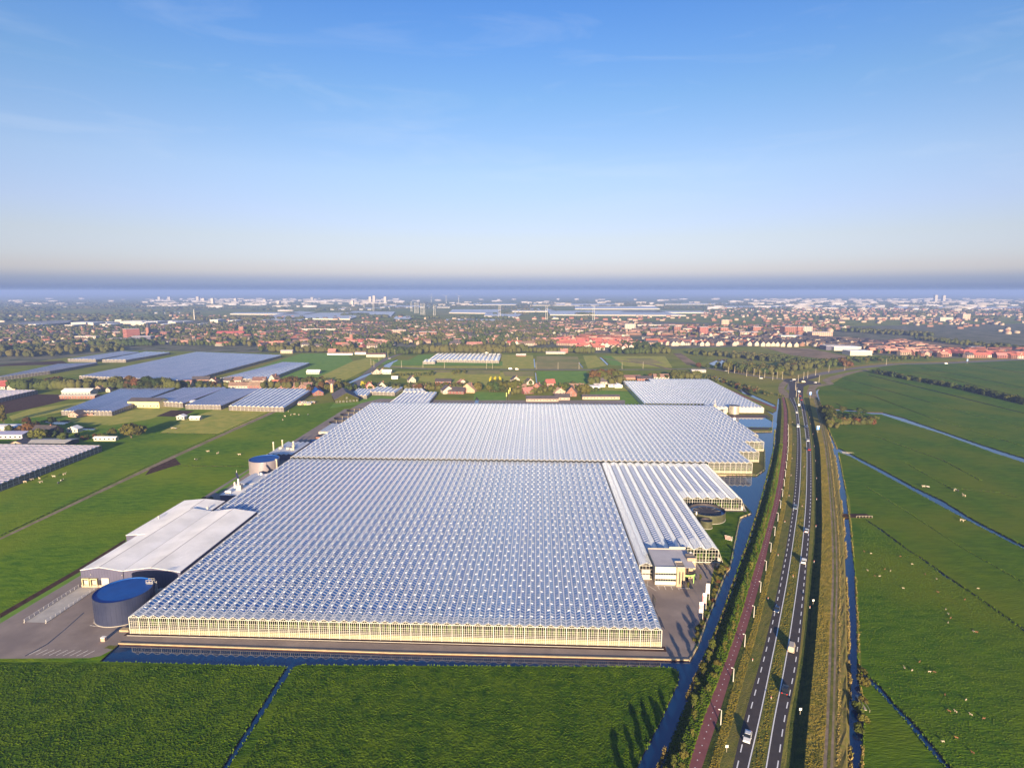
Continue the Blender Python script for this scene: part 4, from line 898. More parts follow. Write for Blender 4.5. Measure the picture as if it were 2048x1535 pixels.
quay('timber quay edge in front of the stepped rear facades', gp([(1436, 949.5), (1513, 950), (1529.5, 938.3), (1529.5, 900)]), .5)
quay('yellowish timber edge below the square basin', gp([(1500, 863), (1543.6, 862.5), (1546, 830)]), .5)
# ------------------------------------------------------------------ office, banners, forecourt
of = site('office_building', 'two storey cream office with window bands, stone towers and green entrance canopy', 'office building', 0, 0)
def P_(nm, fn, par=of): o = MB(); fn(o); return link(nm, o.mesh(nm), par)
H1 = 7.6
P_('wall', lambda o: (o.box(185, 193, 41.5, 57.5, 0, H1 - .1, 'farwhite'), o.box(193, 200.6, 47.5, 57.6, 0, H1 - .15, 'darkglass')))
for z0, z1 in ((.25, 1.75), (2.75, 4.35), (5.2, H1)): P_('cladding_band', lambda o: o.box(184.9, 193, 40.9, 41.5, z0, z1, 'cladd'))
for z0, z1 in ((1.75, 2.75), (4.35, 5.2)):
    b = P_('window_band', lambda o: o.box(185.1, 192.9, 41.25, 41.45, z0, z1, 'darkglass'))
    for k in range(7): P_('mullion', lambda o: o.box(186.1 + k * .97, 186.18 + k * .97, 41.15, 41.3, z0, z1, 'steel'), b)
P_('roof', lambda o: (o.box(184.9, 200.6, 41.0, 57.7, H1 - .1, H1, 'flatroof')))
P_('parapet', lambda o: (o.box(184.8, 193, 40.85, 41.05, H1, H1 + .25, 'concrete'), o.box(184.75, 184.95, 41, 57.7, H1, H1 + .3, 'concrete'), o.box(184.8, 200.8, 57.6, 57.9, H1, H1 + .3, 'farwhite'), o.box(200.5, 200.75, 48, 57.7, H1, H1 + .25, 'concrete'), o.box(194, 200.8, 57.9, 58.3, H1, H1 + .9, 'farwhite')))
tw = P_('stone_tower', lambda o: (o.box(193.05, 196.3, 39.9, 45.0, 0, 8.1, 'stone')))
P_('coping', lambda o: (o.box(192.95, 196.4, 39.8, 40.1, 8.1, 8.35, 'concrete'), o.box(192.95, 193.25, 39.8, 45.1, 8.1, 8.35, 'concrete'), o.box(196.1, 196.4, 39.8, 45.1, 8.1, 8.35, 'concrete'), o.box(193.2, 196.1, 44.8, 45.1, 8.1, 8.35, 'concrete')), tw)
for x in (194.0, 195.2): P_('slit_window', lambda o: o.box(x, x + .35, 39.82, 39.9, 1.2, 6.3, 'darkglass'), tw)
tw = P_('stone_tower', lambda o: (o.box(198.9, 202.2, 47.0, 51.5, 0, 8.6, 'stone')))
P_('coping', lambda o: (o.box(198.7, 202.4, 46.8, 47.3, 8.1, 8.9, 'brickbeige'), o.box(199.3, 201.9, 46.85, 46.95, 7.0, 7.5, 'concrete')), tw)
P_('tower_window', lambda o: o.box(199.8, 201.3, 46.9, 47.0, 4.3, 6.2, 'darkglass'), tw)
P_('glass_front', lambda o: (o.box(196.3, 199.0, 45.2, 45.4, 0, 7.2, 'darkglass'), [o.box(196.4 + k * .85, 196.48 + k * .85, 45.1, 45.2, 0, 7.2, 'brick') for k in range(4)]))
def canopy(o):
    c = (198.6, 44.9); pts = [(c[0] + 2.9 * math.cos(a), c[1] - 2.6 * max(0, math.sin(a)) - .05) for a in [math.pi * k / 14 for k in range(15)]]
    for a, b in zip(pts, pts[1:]): o.hexa([(*b, 3.3), (*a, 3.3), (c[0], 45.2, 3.3), (c[0], 45.25, 3.3)], [(*b, 3.5), (*a, 3.5), (c[0], 45.2, 3.5), (c[0], 45.25, 3.5)], 'tiles_brown'); o.hexa([(a[0], a[1] - .12, 3.1), (a[0], a[1], 3.1), (b[0], b[1], 3.1), (b[0], b[1] - .12, 3.1)], [(a[0], a[1] - .12, 3.85), (a[0], a[1], 3.85), (b[0], b[1], 3.85), (b[0], b[1] - .12, 3.85)], 'green')
P_('entrance_canopy', canopy)
P_('canopy_column', lambda o: o.cyl(200.6, 43.2, 0, 3.3, .16, .16, 'green', 10))
P_('roof_unit', lambda o: (o.box(200.9, 202.4, 52.2, 54.0, 6.9, 8.3, 'concrete'), o.cyl(201.6, 53, 8.3, 8.6, .5, .4, 'white', 12)))
bn = []
for lab, px, mat2 in (('white banner nearest the office, top one of the three along the quay', (1418, 1201), 'bannerw'), ('pink and red banner between the two paler ones along the quay', (1411.5, 1221), 'bannerp'), ('half red half white banner nearest the canal corner', (1405, 1240), 'bannerp')):
    g = G(*px); t = thing('banner', lab, 'banner', (g[0], g[1], 0), SR, 'advertising banners on the forecourt')
    o = MB(); o.cyl(0, 0, 0, 7.0, .07, .05, 'white', 8); link('pole', o.mesh('pole'), t)
    o = MB(); m1 = mat2 if 'half' not in lab else 'bannerw'; n = 8
    for k in range(n):
        za = 2.9 + 4 * k / n; zb = 2.9 + 4 * (k + 1) / n; m_ = ('bannerp' if (mat2 == 'bannerp' and ((k < 6 and 'half' not in lab) or (k in (3, 4, 5) and 'half' in lab))) else 'bannerw'); dy = .06 * math.sin(k * 1.3)
        o.hexa([(-1.35, dy, za), (-.05, 0, za), (-.05, .03, za), (-1.35, dy + .03, za)], [(-1.35, .06 * math.sin((k + 1) * 1.3), zb), (-.05, 0, zb), (-.05, .03, zb), (-1.35, .06 * math.sin((k + 1) * 1.3) + .03, zb)], m_)
    link('cloth', o.mesh('cloth'), t)
    o = MB(); o.bar((-1.4, 0, 6.95), (0, 0, 6.95), .05, .05, 'white'); link('top_arm', o.mesh('top_arm'), t)
pk = MB()
for k in range(4): pk.bar((186.0 + k * 2.55, 37.6, .03), (185.9 + k * 2.55, 40.6, .03), .14, .02, 'line')
pk.bar((185.4, 40.65, .03), (193.6, 40.5, .03), .14, .02, 'line'); pk.bar((194, 38.9, .03), (198.2, 38.8, .03), .2, .02, 'line')
pk.bar((180.6, 43, .03), (184.6, 36.5, .03), .12, .02, 'line'); pk.bar((182.8, 44.3, .03), (181.2, 38.2, .03), .12, .02, 'line')
for k in range(5): pk.bar((203.6 + k * 2.5, 60.2, .03), (203.9 + k * 2.5, 56.2, .03), .12, .02, 'line')
pk.bar((202.8, 60.3, .03), (212, 60.3, .03), .2, .03, 'yelwall2')
for k in range(9): pk.bar((-24.4 + k * 2.25, -13.0, .03), (-23.0 + k * 2.25, -10.0, .03), .12, .02, 'line')
for k in range(4): pk.bar((-13.5, 3.5 + k * 1.6, .03), (-17.5, 4.0 + k * 1.6, .03), .12, .02, 'line')
link('parking_lines', pk.mesh('parking_lines'), None, (*S(0, 0), 0), SR, kind='structure')
simple('striped_fence_panel', 'slatted red and white fence panel leaning by the quay on the lawn', 'fence panel', [('slat', lambda o, k=k: o.bar((0, .2 * k, .25 + .22 * k), (2.4, -1.6 + .2 * k, .25 + .22 * k), .05, .14, 'red' if k % 2 else 'white')) for k in range(7)] + [('post', lambda o: o.cyl(2.5, -1.6, 0, 2.2, .08, .08, 'white', 8))], loc=(226.5, 86))

# ------------------------------------------------------------------ road furniture
def put(L, k, dz=0): p = L[k]; return p
lamp_proto = thing('street_lamp', '', 'street lamp', (0, 0, 0))
def lampparts(root, h, arm=.9, r=.09, m='lamp'):
    o = MB(); o.cyl(0, 0, 0, h, r * 1.2, r * .8, m, 8); link('pole', o.mesh('pole'), root)
    o = MB(); o.bar((0, 0, h), (-arm, 0, h + .05), .10, .08, m); link('arm', o.mesh('arm'), root)
    o = MB(); o.hexa([(-arm - .45, -.14, h - .02), (-arm, -.14, h - .02), (-arm, .14, h - .02), (-arm - .45, .14, h - .02)], [(-arm - .4, -.1, h + .1), (-arm, -.1, h + .1), (-arm, .1, h + .1), (-arm - .4, .1, h + .1)], 'white'); link('lamp_head', o.mesh('lamp_head'), root)
lampparts(lamp_proto, 4.3, .35, .13)
words = 'first second third fourth fifth sixth seventh eighth ninth tenth eleventh twelfth thirteenth fourteenth fifteenth sixteenth seventeenth eighteenth nineteenth twentieth'.split()
edge = lerpline(2, 4, .93, 0); st = None; pts_ = along(edge, 1.0)
s0 = min(range(len(pts_)), key=lambda k: abs(pts_[k][0].y - 139.8)); n = 0
for k in range(s0, len(pts_), 20):
    p, d_ = pts_[k]; rz = math.atan2(d_.y, d_.x) - math.pi / 2
    lab = f'short grey lamp post beside the red cycle path, {words[min(n, 19)]} counted from the bottom edge'
    if n == 0: lamp_proto.location = p; lamp_proto.rotation_euler = (0, 0, rz); lamp_proto['label'] = lab; lamp_proto['group'] = 'lamp posts along the red cycle path'
    else: dup(lamp_proto, p, rz, lab)
    n += 1
    if n > 19: break
tall = thing('lamp_mast', '', 'lamp mast', (0, 0, 0), group='tall lamp masts around the roundabout and roads')
o = MB(); o.cyl(0, 0, 0, 10, .24, .14, 'pole', 8); link('pole', o.mesh('pole'), tall)
o = MB(); o.bar((-1.1, 0, 10), (1.1, 0, 10), .14, .12, 'pole'); link('arm', o.mesh('arm'), tall)
masts = [(1507.6, 751), (1518.7, 756.6), (1529, 755), (1545.4, 759.5), (1554, 757), (1564.5, 758.4), (1596, 765.7), (1607, 758.4), (1615, 756), (1630.8, 750.5), (1637.7, 765.4), (1657.5, 743.7), (1689.4, 739.8), (1590.8, 780), (1592.3, 793), (1596, 806.4), (1772.4, 729.5),
         (1456.6, 747), (1469, 746), (1493, 752.8), (1072, 738), (1116, 738), (1158, 738), (1244, 737), (1286, 737), (803, 735), (846, 735), (889, 736), (973, 737), (985, 737), (742, 730), (748, 734), (758, 722), (768, 717), (776, 714), (790, 708)]
def where(x, y):
    if y > 775: return 'in the median just below the roundabout'
    if 1570 < x < 1645: return 'at the roundabout'
    if x >= 1645: return 'along the road curving right of the roundabout'
    if x > 1400: return 'along the road left of the roundabout'
    if x > 900: return 'along the straight road across the middle fields'
    return 'beside the road past the small canal'
for k, (x, y) in enumerate(masts):
    lab = f'tall pale lamp mast {where(x, y)}, {words[[m_ for m_ in masts if where(*m_) == where(x, y)].index((x, y))]} one there'
    g = G(x, y)
    if k == 0: tall.location = (g[0], g[1], 0); tall['label'] = lab
    else: dup(tall, g, random.uniform(0, 3), lab)
for lab, x, y, m_ in (('blue route sign on one post nearest the camera beside the gravel track', 1635, 869, 1), ('blue route sign farther up the gravel track close to the roundabout', 1620, 797, 1), ('small far blue road sign by the curving road on the right', 1934, 727, 1)):
    g = G(x, y); t = thing('road_sign', lab, 'road sign', (g[0], g[1], 0), R(3), 'blue road signs')
    o = MB(); o.cyl(0, 0, 0, 4.4, .12, .12, 'pole', 8); link('post', o.mesh('post'), t)
    o = MB(); o.box(-1.25, 1.25, -.14, -.08, 4.2, 7.5, 'signblue'); link('panel', o.mesh('panel'), t)
    o = MB(); o.box(-1.05, 1.05, -.17, -.15, 6.6, 7.2, 'white'); o.box(-.25, .5, -.17, -.15, 4.6, 5.6, 'white'); o.box(-.9, -.4, -.17, -.15, 5.9, 6.3, 'white'); link('arrow_field', o.mesh('arrow_field'), t)
posts = [(1505, 1321), (1536, 1198), (1556, 1111), (1569.6, 1044), (1578, 992), (1582, 951), (1584, 917), (1587, 889), (1542, 1397), (1586, 1153.6), (1604, 1013), (1608, 934), (1619.6, 1215.5), (1628, 1124), (1631.7, 1053), (1633, 999), (1633, 957), (1631, 922), (1628.5, 893), (1625.6, 868.5), (1621, 848), (1619, 835), (1602, 835), (1585, 844), (1605, 820), (1617, 820)]
pp = None
for k, (x, y) in enumerate(posts):
    side = 'left verge' if x < 1590 and y > 835 and (k < 8) else ('grass median' if k in (8, 9, 10, 11, 22, 24) else 'right verge')
    sel = [q for q in range(len(posts)) if ('left verge' if posts[q][0] < 1590 and posts[q][1] > 835 and q < 8 else ('grass median' if q in (8, 9, 10, 11, 22, 24) else 'right verge')) == side]
    lab = f'small white marker post in the {side}, {words[sel.index(k)]} one from the bottom'; g = G(x, y, .95)
    if pp is None:
        pp = thing('marker_post', lab, 'marker post', (g[0], g[1], .9), group='white marker posts along the dual road')
        o = MB(); o.box(-.09, .09, -.06, .06, 0, .9, 'markerw'); link('post', o.mesh('post'), pp); o = MB(); o.box(-.14, .14, -.10, .10, .7, .85, 'tail'); link('reflector', o.mesh('reflector'), pp)
    else: dup(pp, (g[0], g[1], .9), 0, lab)
for lab, x, y, r_ in (('small round-topped white sign on a post in the left verge near the silver car', 1453, 1503, 1), ('small pale blue square sign on the shaded right verge', 1600, 1428, 0), ('little white ring-shaped sign on the right verge', 1626, 1208, 0)):
    g = G(x, y, .9); t = thing('small_sign', lab, 'sign', (g[0], g[1], .8)); o = MB(); o.cyl(0, 0, 0, 1.8, .05, .05, 'pole', 6); link('post', o.mesh('post'), t)
    o = MB(); o.box(-.35, .35, -.06, -.02, 1.4, 2.1, 'white'); link('plate', o.mesh('plate'), t)
# ------------------------------------------------------------------ vehicles
def car(name, label, cat, x, y, az, paintm, kind='sedan', z=1.0, group='vehicles on the dual road', light_front=True):
    g = G(x, y, z + .6); dims = {'sedan': (4.5, 1.8, 1.45), 'van': (5.2, 2.0, 2.15), 'suv': (4.7, 1.9, 1.75)}[kind]; L, W, H = dims
    t = thing(name, label, cat, (g[0], g[1], z), -R(az), group)
    hb = H * .55; pr = {'sedan': [(-L / 2, .35, .62), (-L / 2 + .1, .3, .85), (-L * .32, .28, .92), (L * .25, .28, .95), (L / 2 - .12, .3, .78), (L / 2, .38, .55)],
          'suv': [(-L / 2, .38, .8), (-L / 2 + .08, .32, 1.05), (-L * .3, .3, 1.08), (L * .25, .3, 1.08), (L / 2 - .12, .32, .9), (L / 2, .4, .6)],
          'van': [(-L / 2, .4, 1.1), (-L / 2 + .06, .34, 1.2), (-L * .3, .32, 1.2), (L * .28, .32, 1.2), (L / 2 - .15, .34, .95), (L / 2, .42, .6)]}[kind]
    def lofted(o, prof, ws, m):
        rings = [[(-w_ / 2, yy, z0), (w_ / 2, yy, z0), (w_ / 2, yy, z0 + (z1 - z0) * .55), (w_ / 2 - .10, yy, z1), (-w_ / 2 + .10, yy, z1), (-w_ / 2, yy, z0 + (z1 - z0) * .55)] for (yy, z0, z1), w_ in zip(prof, ws)]
        for a, b in zip(rings, rings[1:]):
            for i in range(6): j = (i + 1) % 6; o.face([a[i], a[j], b[j], b[i]], m)
        o.face(rings[0][::-1], m); o.face(rings[-1], m)
    o = MB(); lofted(o, pr, [W * .86, W * .96, W, W, W * .96, W * .84], paintm); link('body', o.mesh('body'), t)
    zb = pr[2][2]
    c0, c1, c2, c3 = {'sedan': (-L * .36, -L * .22, L * .06, L * .24), 'suv': (-L * .46, -L * .40, L * .08, L * .24), 'van': (-L * .49, -L * .47, L * .20, L * .34)}[kind]
    a, b_, c_, d_ = [(-W * .45, c0, zb - .04), (W * .45, c0, zb - .04), (W * .45, c3, zb - .04), (-W * .45, c3, zb - .04)]
    e, f_, g_, h_ = [(-W * .37, c1, H - .06), (W * .37, c1, H - .06), (W * .37, c2, H - .06), (-W * .37, c2, H - .06)]
    o = MB(); o.hexa([a, b_, c_, d_], [e, f_, g_, h_], 'darkglass' if kind != 'van' else paintm); link('windows', o.mesh('windows'), t)
    o = MB(); o.hexa([(e[0] - .02, e[1], H - .07), (f_[0] + .02, f_[1], H - .07), (g_[0] + .02, g_[1], H - .07), (h_[0] - .02, h_[1], H - .07)], [(e[0] + .08, e[1] + .1, H), (f_[0] - .08, f_[1] + .1, H), (g_[0] - .08, g_[1] - .1, H), (h_[0] + .08, h_[1] - .1, H)], paintm); link('roof', o.mesh('roof'), t)
    if kind == 'van':
        o = MB(); o.face([(-W * .40, c3 - .02, zb + .05), (W * .40, c3 - .02, zb + .05), (W * .35, c2 + .06, H - .2), (-W * .35, c2 + .06, H - .2)], 'darkglass'); o.v = [(p[0], p[1] + .05, p[2] + .03) for p in o.v]; link('windscreen', o.mesh('windscreen'), t)
    for sx in (-1, 1):
        for yy in (-L * .31, L * .31):
            o = MB(); n = 12; r = .33
            A = [(sx * (W / 2 - .18), yy + r * math.cos(2 * math.pi * i / n), r + r * math.sin(2 * math.pi * i / n)) for i in range(n)]; B = [(sx * (W / 2 + .02), p[1], p[2]) for p in A]
            for i in range(n): j = (i + 1) % n; o.face([A[i], A[j], B[j], B[i]], 'tyre')
            o.face(B if sx > 0 else B[::-1], 'tyre'); wl = link('wheel', o.mesh('wheel'), t)
            o = MB(); B2 = [(sx * (W / 2 + .03), yy + .19 * math.cos(2 * math.pi * i / n), r + .19 * math.sin(2 * math.pi * i / n)) for i in range(n)]; o.face(B2 if sx > 0 else B2[::-1], 'lamp'); link('rim', o.mesh('rim'), wl)
        o = MB(); o.box(sx * W * .36 - .16, sx * W * .36 + .16, L / 2 - .1, L / 2 + .01, .52, .68, 'head'); link('headlight', o.mesh('headlight'), t)
        o = MB(); o.box(sx * W * .37 - .14, sx * W * .37 + .14, -L / 2 - .01, -L / 2 + .1, .62, .84, 'tail'); link('taillight', o.mesh('taillight'), t)
        o = MB(); o.box(sx * (W / 2 + .08) - .08, sx * (W / 2 + .08) + .08, L * .17, L * .20, .92, 1.04, paintm); link('wing_mirror', o.mesh('wing_mirror'), t)
    return t
def heading(i, j, y): # road direction at image height y
    L = CL[i]; g = G(1550, y, 1)[1]; k = min(range(1, len(L)), key=lambda q: abs(L[q][1] - g)); return math.degrees(math.atan2(L[k][0] - L[k - 1][0], L[k][1] - L[k - 1][1]))
VEH = [('silver saloon car driving towards the camera at the very bottom', 1495, 1471, 'L', 'silver_paint', 'sedan'), ('dark blue car on the left carriageway beside a long car-shaped shadow', 1554, 1217, 'L', 'navy_paint', 'sedan'),
       ('blue-grey car on the left carriageway level with the open basin', 1590, 1014, 'L', 'blue_grey_paint', 'suv'), ('white van on the left carriageway near the square basin', 1596, 850, 'L', 'white_car_paint', 'van'),
       ('small white car farthest up the left carriageway', 1593.5, 824, 'L', 'white_car_paint', 'sedan'), ('beige van driving away, nearest vehicle but one on the right carriageway', 1583, 1292, 'R', 'beige_paint', 'van'),
       ('black car with red tail lights lowest on the right carriageway', 1570.5, 1378, 'R', 'black_paint', 'sedan'), ('white car on the right carriageway level with the office', 1607, 1121, 'R', 'white_car_paint', 'suv'),
       ('pale grey car on the right carriageway above the white car', 1613, 1060, 'R', 'silver_paint', 'sedan'), ('dark red car on the right carriageway, lower of two close cars', 1618.5, 898, 'R', 'red_car_paint', 'sedan'),
       ('white and red car on the right carriageway, upper of two close cars', 1616, 880, 'R', 'white_car_paint', 'sedan'), ('white car on the right carriageway beside the white van', 1613.5, 853, 'R', 'white_car_paint', 'suv'),
       ('white delivery van queueing at the top of the right carriageway', 1598, 808, 'R', 'white_car_paint', 'van'), ('red car queueing behind others near the roundabout', 1603, 799, 'R', 'red_car_paint', 'sedan')]
for k, (lab, x, y, sd, pm, kd) in enumerate(VEH):
    z = max(.05, min(1, (y - 795) / 60))
    az = heading(6, 7, y) + 180 if sd == 'L' else heading(8, 9, y)
    car('car' if kd != 'van' else 'van', lab, 'car' if kd != 'van' else 'van', x, y + (2 if kd == 'van' else 0), az, pm, kd, z)
for lab, x, y, az, pm, kd in (('large white van waiting at the roundabout entry', 1597, 783, 5, 'white_car_paint', 'van'), ('dark red car just above the queue at the roundabout', 1599.5, 791, 8, 'red_car_paint', 'sedan'),
                          ('yellow-beige van circling the roundabout', 1607, 763.5, 95, 'beige_paint', 'van'), ('white car leaving the roundabout to the right', 1631, 764.5, 70, 'white_car_paint', 'sedan'),
                          ('dark car on the left side of the roundabout', 1583, 761.5, -70, 'navy_paint', 'sedan'), ('small white car on the roundabout top', 1588, 758.5, -80, 'white_car_paint', 'sedan'),
                          ('white van on the road curving right behind the meadows', 1892, 727, 80, 'white_car_paint', 'van'), ('grey car on the road left of the roundabout near the lake', 1452, 741, 100, 'grey_paint', 'sedan'),
                          ('white car on the road left of the roundabout', 1522, 756, -80, 'white_car_paint', 'sedan'), ('white lorry-like van on the middle road left of centre', 1021, 737.5, 90, 'white_car_paint', 'van'), ('orange-lit van on the middle road right of the white one', 1034, 738.5, 90, 'beige_paint', 'van'),
                          ('dark car at the small roundabout beside the little canal', 745, 732, 30, 'navy_paint', 'sedan'), ('white car on the road past the little canal', 779, 716.5, 40, 'white_car_paint', 'sedan'), ('black car parked by the wide greenhouse front', 1435, 1131, 12, 'black_paint', 'suv')):
    car('van' if kd == 'van' else 'car', lab, 'van' if kd == 'van' else 'car', x, y, az, pm, kd, .05, 'vehicles on the side roads')
# footbridge / culvert with rails
t = thing('culvert_bridge', 'small concrete culvert with pale railing where the track crosses the right canal', 'bridge', (*G(1724, 1032), 0)); o = MB()
o.box(-10, 4.5, -1.8, 3.4, -.9, .12, 'soil'); link('deck', o.mesh('deck'), t); o = MB()
for k in range(6): o.cyl(-4 + k * 1.6, -2.0, 0, 1.1, .10, .10, 'pole', 6)
o.bar((-4, -2, 1.05), (4, -2, 1.05), .12, .10, 'pole'); link('railing', o.mesh('railing'), t)
for lab, x, y in (('little plank bridge over the slanting ditch near its mouth', 1694, 905), ('pale plank lying across the lower right canal by the bushes', 1722, 1404)):
    t = thing('plank_bridge', lab, 'plank bridge', (*G(x, y), 0), R(-20 if x < 1700 else 80)); o = MB(); o.box(-3.2, 3.2, -.35, .35, -.1, .12, 'pole'); link('deck', o.mesh('deck'), t); o = MB(); o.bar((-4, -.7, .8), (4, -.7, .8), .08, .08, 'pole'); [o.cyl(-4 + 4 * k, -.7, .1, .8, .05, .05, 'pole', 6) for k in range(3)]; link('railing', o.mesh('railing'), t)
# ------------------------------------------------------------------ animals
def animal(name, L, H, m, m2):
    o = MB(); prof = [(-.50, .52, .10, .20), (-.46, .55, .20, .40), (-.2, .55, .24, .44), (.15, .53, .25, .46), (.38, .56, .20, .40), (.50, .66, .13, .24), (.60, .78, .10, .18), (.70, .76, .10, .16), (.80, .68, .05, .09)]
    rings = []
    for yy, zc, rx, rz in prof: rings.append([(rx * L * .55 * math.cos(a), yy * L, zc * H * 1.35 + rz * H * .55 * math.sin(a)) for a in [2 * math.pi * i / 8 for i in range(8)]])
    for a, b in zip(rings, rings[1:]):
        for i in range(8): j = (i + 1) % 8; o.face([a[j], a[i], b[i], b[j]], m)
    o.face(rings[0], m); o.face(rings[-1][::-1], m2)
    for x in (-.10, .10):
        for yy in (-.38, .30): o.hexa([(x * L - .03 * L, yy * L - .03 * L, 0), (x * L + .03 * L, yy * L - .03 * L, 0), (x * L + .03 * L, yy * L + .03 * L, 0), (x * L - .03 * L, yy * L + .03 * L, 0)], [(x * L - .05 * L, yy * L - .06 * L, H * .6), (x * L + .05 * L, yy * L - .06 * L, H * .6), (x * L + .05 * L, yy * L + .06 * L, H * .6), (x * L - .05 * L, yy * L + .06 * L, H * .6)], m2)
    for x in (-.09, .09): o.box(x * L - .05 * L, x * L + .05 * L, .66 * L, .70 * L, H * 1.08, H * 1.14, m2)
    return o.mesh(name)
am = {'s': animal('sheep', 1.25, .8, 'fleece', 'fleece'), 'b': animal('sheep', 1.25, .8, 'hidebrown', 'hidebrown'), 'c': animal('cow', 1.9, 1.2, 'hide', 'blackpaint'), 'w': animal('cow', 1.9, 1.2, 'fleece', 'fleece')}
sh = [(665, 10, 'b'), (713, 25, 's'), (688, 143, 's'), (773, 185, 's'), (740, 183, 'b'), (940, 270, 's'), (1175, 203, 's'), (1095, 170, 'b'), (1185, 297, 'b'), (1375, 350, 'b'), (1240, 418, 's'), (1257, 450, 's'), (1275, 480, 'b'), (1257, 512, 's'), (1435, 573, 's'), (1457, 580, 'b'), (948, 830, 's'), (1003, 850, 's'),
      (1055, 790, 'b'), (1125, 860, 's'), (1160, 862, 'b'), (1235, 1020, 'b'), (1383, 1058, 's'), (1310, 1140, 's'), (1265, 1138, 'b'), (1418, 1162, 's'), (1508, 1190, 'b'), (1220, 1353, 's'), (1315, 1325, 'b'), (1430, 1430, 'b'), (810, 135, 'b'), (850, 148, 's'), (1468, 272, 's'), (920, 45, 'b'), (1003, 100, 's')]
for k, (x, y, c) in enumerate(sh):
    px = 1540 + x / 3.53; py = 1100 + y / 3.53; row = 'upper' if py < 1200 else ('middle' if py < 1330 else 'lower'); g = G(px, py)
    link('sheep', am[c], None, (g[0], g[1], 0), random.uniform(0, 6.28), label=f"{'white' if c == 's' else 'brown'} sheep grazing in the {row} part of the right meadow, about {int((px - 1720) / 12)} flock-lengths from the straight canal" if False else f"{'white' if c == 's' else 'brown'} sheep in the {row} part of the large right-hand meadow", cat='sheep', group=f"{'white' if c == 's' else 'brown'} sheep, {row} right-hand meadow", scale=.62)
for (x, y, c, lab) in [(50, 965, 'w', 'left field'), (64.5, 960, 'w', 'left field'), (79, 958, 'w', 'left field'), (82, 965, 'w', 'left field'), (108, 954, 'w', 'left field'), (129, 949, 'w', 'left field'), (124, 962, 'c', 'left field'), (117, 967, 'c', 'left field'),
                  (392, 920, 'c', 'field'), (435.5, 907, 'w', 'field'), (479, 910, 'w', 'field'), (416, 903.5, 'w', 'field'),
                  (582, 830, 'w', 'f2'), (589, 829, 'w', 'f2'), (597.7, 830, 'w', 'f2'), (616, 830, 'c', 'f2'), (570, 833, 'w', 'f2'), (566, 840, 'w', 'f2'), (577, 823, 'w', 'f2'),
                  (1847, 974, 'w', 'r'), (1855, 975, 'c', 'r'), (1908.5, 981, 'w', 'r'), (1914, 982, 'c', 'r'), (1928, 992, 'w', 'r'), (345, 857, 'w', 'l3'), (352, 858, 'c', 'l3'), (1924, 1042, 'w', 'r2')]:
    pl = {'left field': 'in the left meadow beside the big striped glasshouse', 'field': 'in the meadow left of the mauve tank', 'f2': 'in the green field near the open farmyard', 'r': 'beside the slanting ditch in the right meadow', 'l3': 'at the fence by the large round tree', 'r2': 'right on the bank of the slanting ditch'}[lab]
    g = G(x, y); link('cow', am[c], None, (g[0], g[1], 0), random.uniform(0, 6.28), label=f"{'pale' if c == 'w' else 'black and white'} cow grazing {pl}", cat='cow', group=f"{'pale' if c == 'w' else 'black and white'} cows {pl}")

# ------------------------------------------------------------------ old glasshouses of the neighbouring growers
def quadhouse(label, q, n, z=4.0, rise=.8, roofm='mauveglass', wallm='farwhite', bars=5.0, group='neighbouring glasshouses', gut='frame', vents=True):
    """q: near-left, near-right, far-right, far-left eaves corners as surveyed; ridges run near to far"""
    P = [Vector((*G(x, y, z), z)) for x, y in q]
    t = thing('glasshouse', label, 'glasshouse', (P[0].x, P[0].y, 0), 0, group); O = Vector((P[0].x, P[0].y, 0))
    nl, nr, fr, fl = [p - O for p in P]
    for i in range(n):
        a = nl.lerp(nr, i / n); b = nl.lerp(nr, (i + 1) / n); c = fl.lerp(fr, i / n); d_ = fl.lerp(fr, (i + 1) / n); m1 = (a + b) / 2 + Vector((0, 0, rise)); m2 = (c + d_) / 2 + Vector((0, 0, rise))
        o = MB(); o.face([a, m1, m2, c], roofm); o.face([m1, b, d_, m2], roofm); o.face([a, b, m1], wallm); o.face([c, m2, d_], wallm)
        r = link('roof_bay', o.mesh('roof_bay'), t)
        o = MB(); o.bar(a, c, .30, .14, gut); o.bar(m1, m2, .16, .14, gut)
        L = (c - a).length; k = max(2, int(L / bars))
        for j in range(k + 1):
            s_ = j / k; o.bar(a.lerp(c, s_) + Vector((0, 0, .06)), m1.lerp(m2, s_) + Vector((0, 0, .06)), .16, .08, 'rframe')
            if vents and j < k: e = m1.lerp(m2, (j + .5) / k); g_ = b.lerp(d_, (j + .5) / k); o.bar(e, e.lerp(g_, .45) + Vector((0, 0, .25)), min(2.0, L / k * .5), .06, 'roofglass2')
        link('glazing_bars', o.mesh('glazing_bars'), r, kind='stuff')
    o = MB(); dn = Vector((0, 0, z))
    for a, b in ((nl, nr), (nr, fr), (fr, fl), (fl, nl)):
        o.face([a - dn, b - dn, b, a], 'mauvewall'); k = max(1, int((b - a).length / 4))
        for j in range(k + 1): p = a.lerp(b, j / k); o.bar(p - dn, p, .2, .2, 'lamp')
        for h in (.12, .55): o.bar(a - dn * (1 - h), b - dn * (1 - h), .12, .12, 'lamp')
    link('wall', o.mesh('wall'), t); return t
quadhouse('big glasshouse with dense horizontal stripes at the left edge of the photo', [(203, 891), (-10, 972), (-330, 972), (-180, 886)], 22, 4.2)
quadhouse('small glasshouse with pale gable row above the ploughed strip at the far left', [(75, 780), (-30, 803), (-160, 815), (-60, 779)], 12, 4.2)
quadhouse('flat lavender glasshouse at the far left beneath the tree belt', [(-20, 757), (100, 742), (195, 725), (115, 728)], 14, 4.2)
quadhouse('very large lavender glasshouse in the left middle distance', [(158, 752), (372, 761), (563, 710), (392, 703.5)], 30, 4.4)
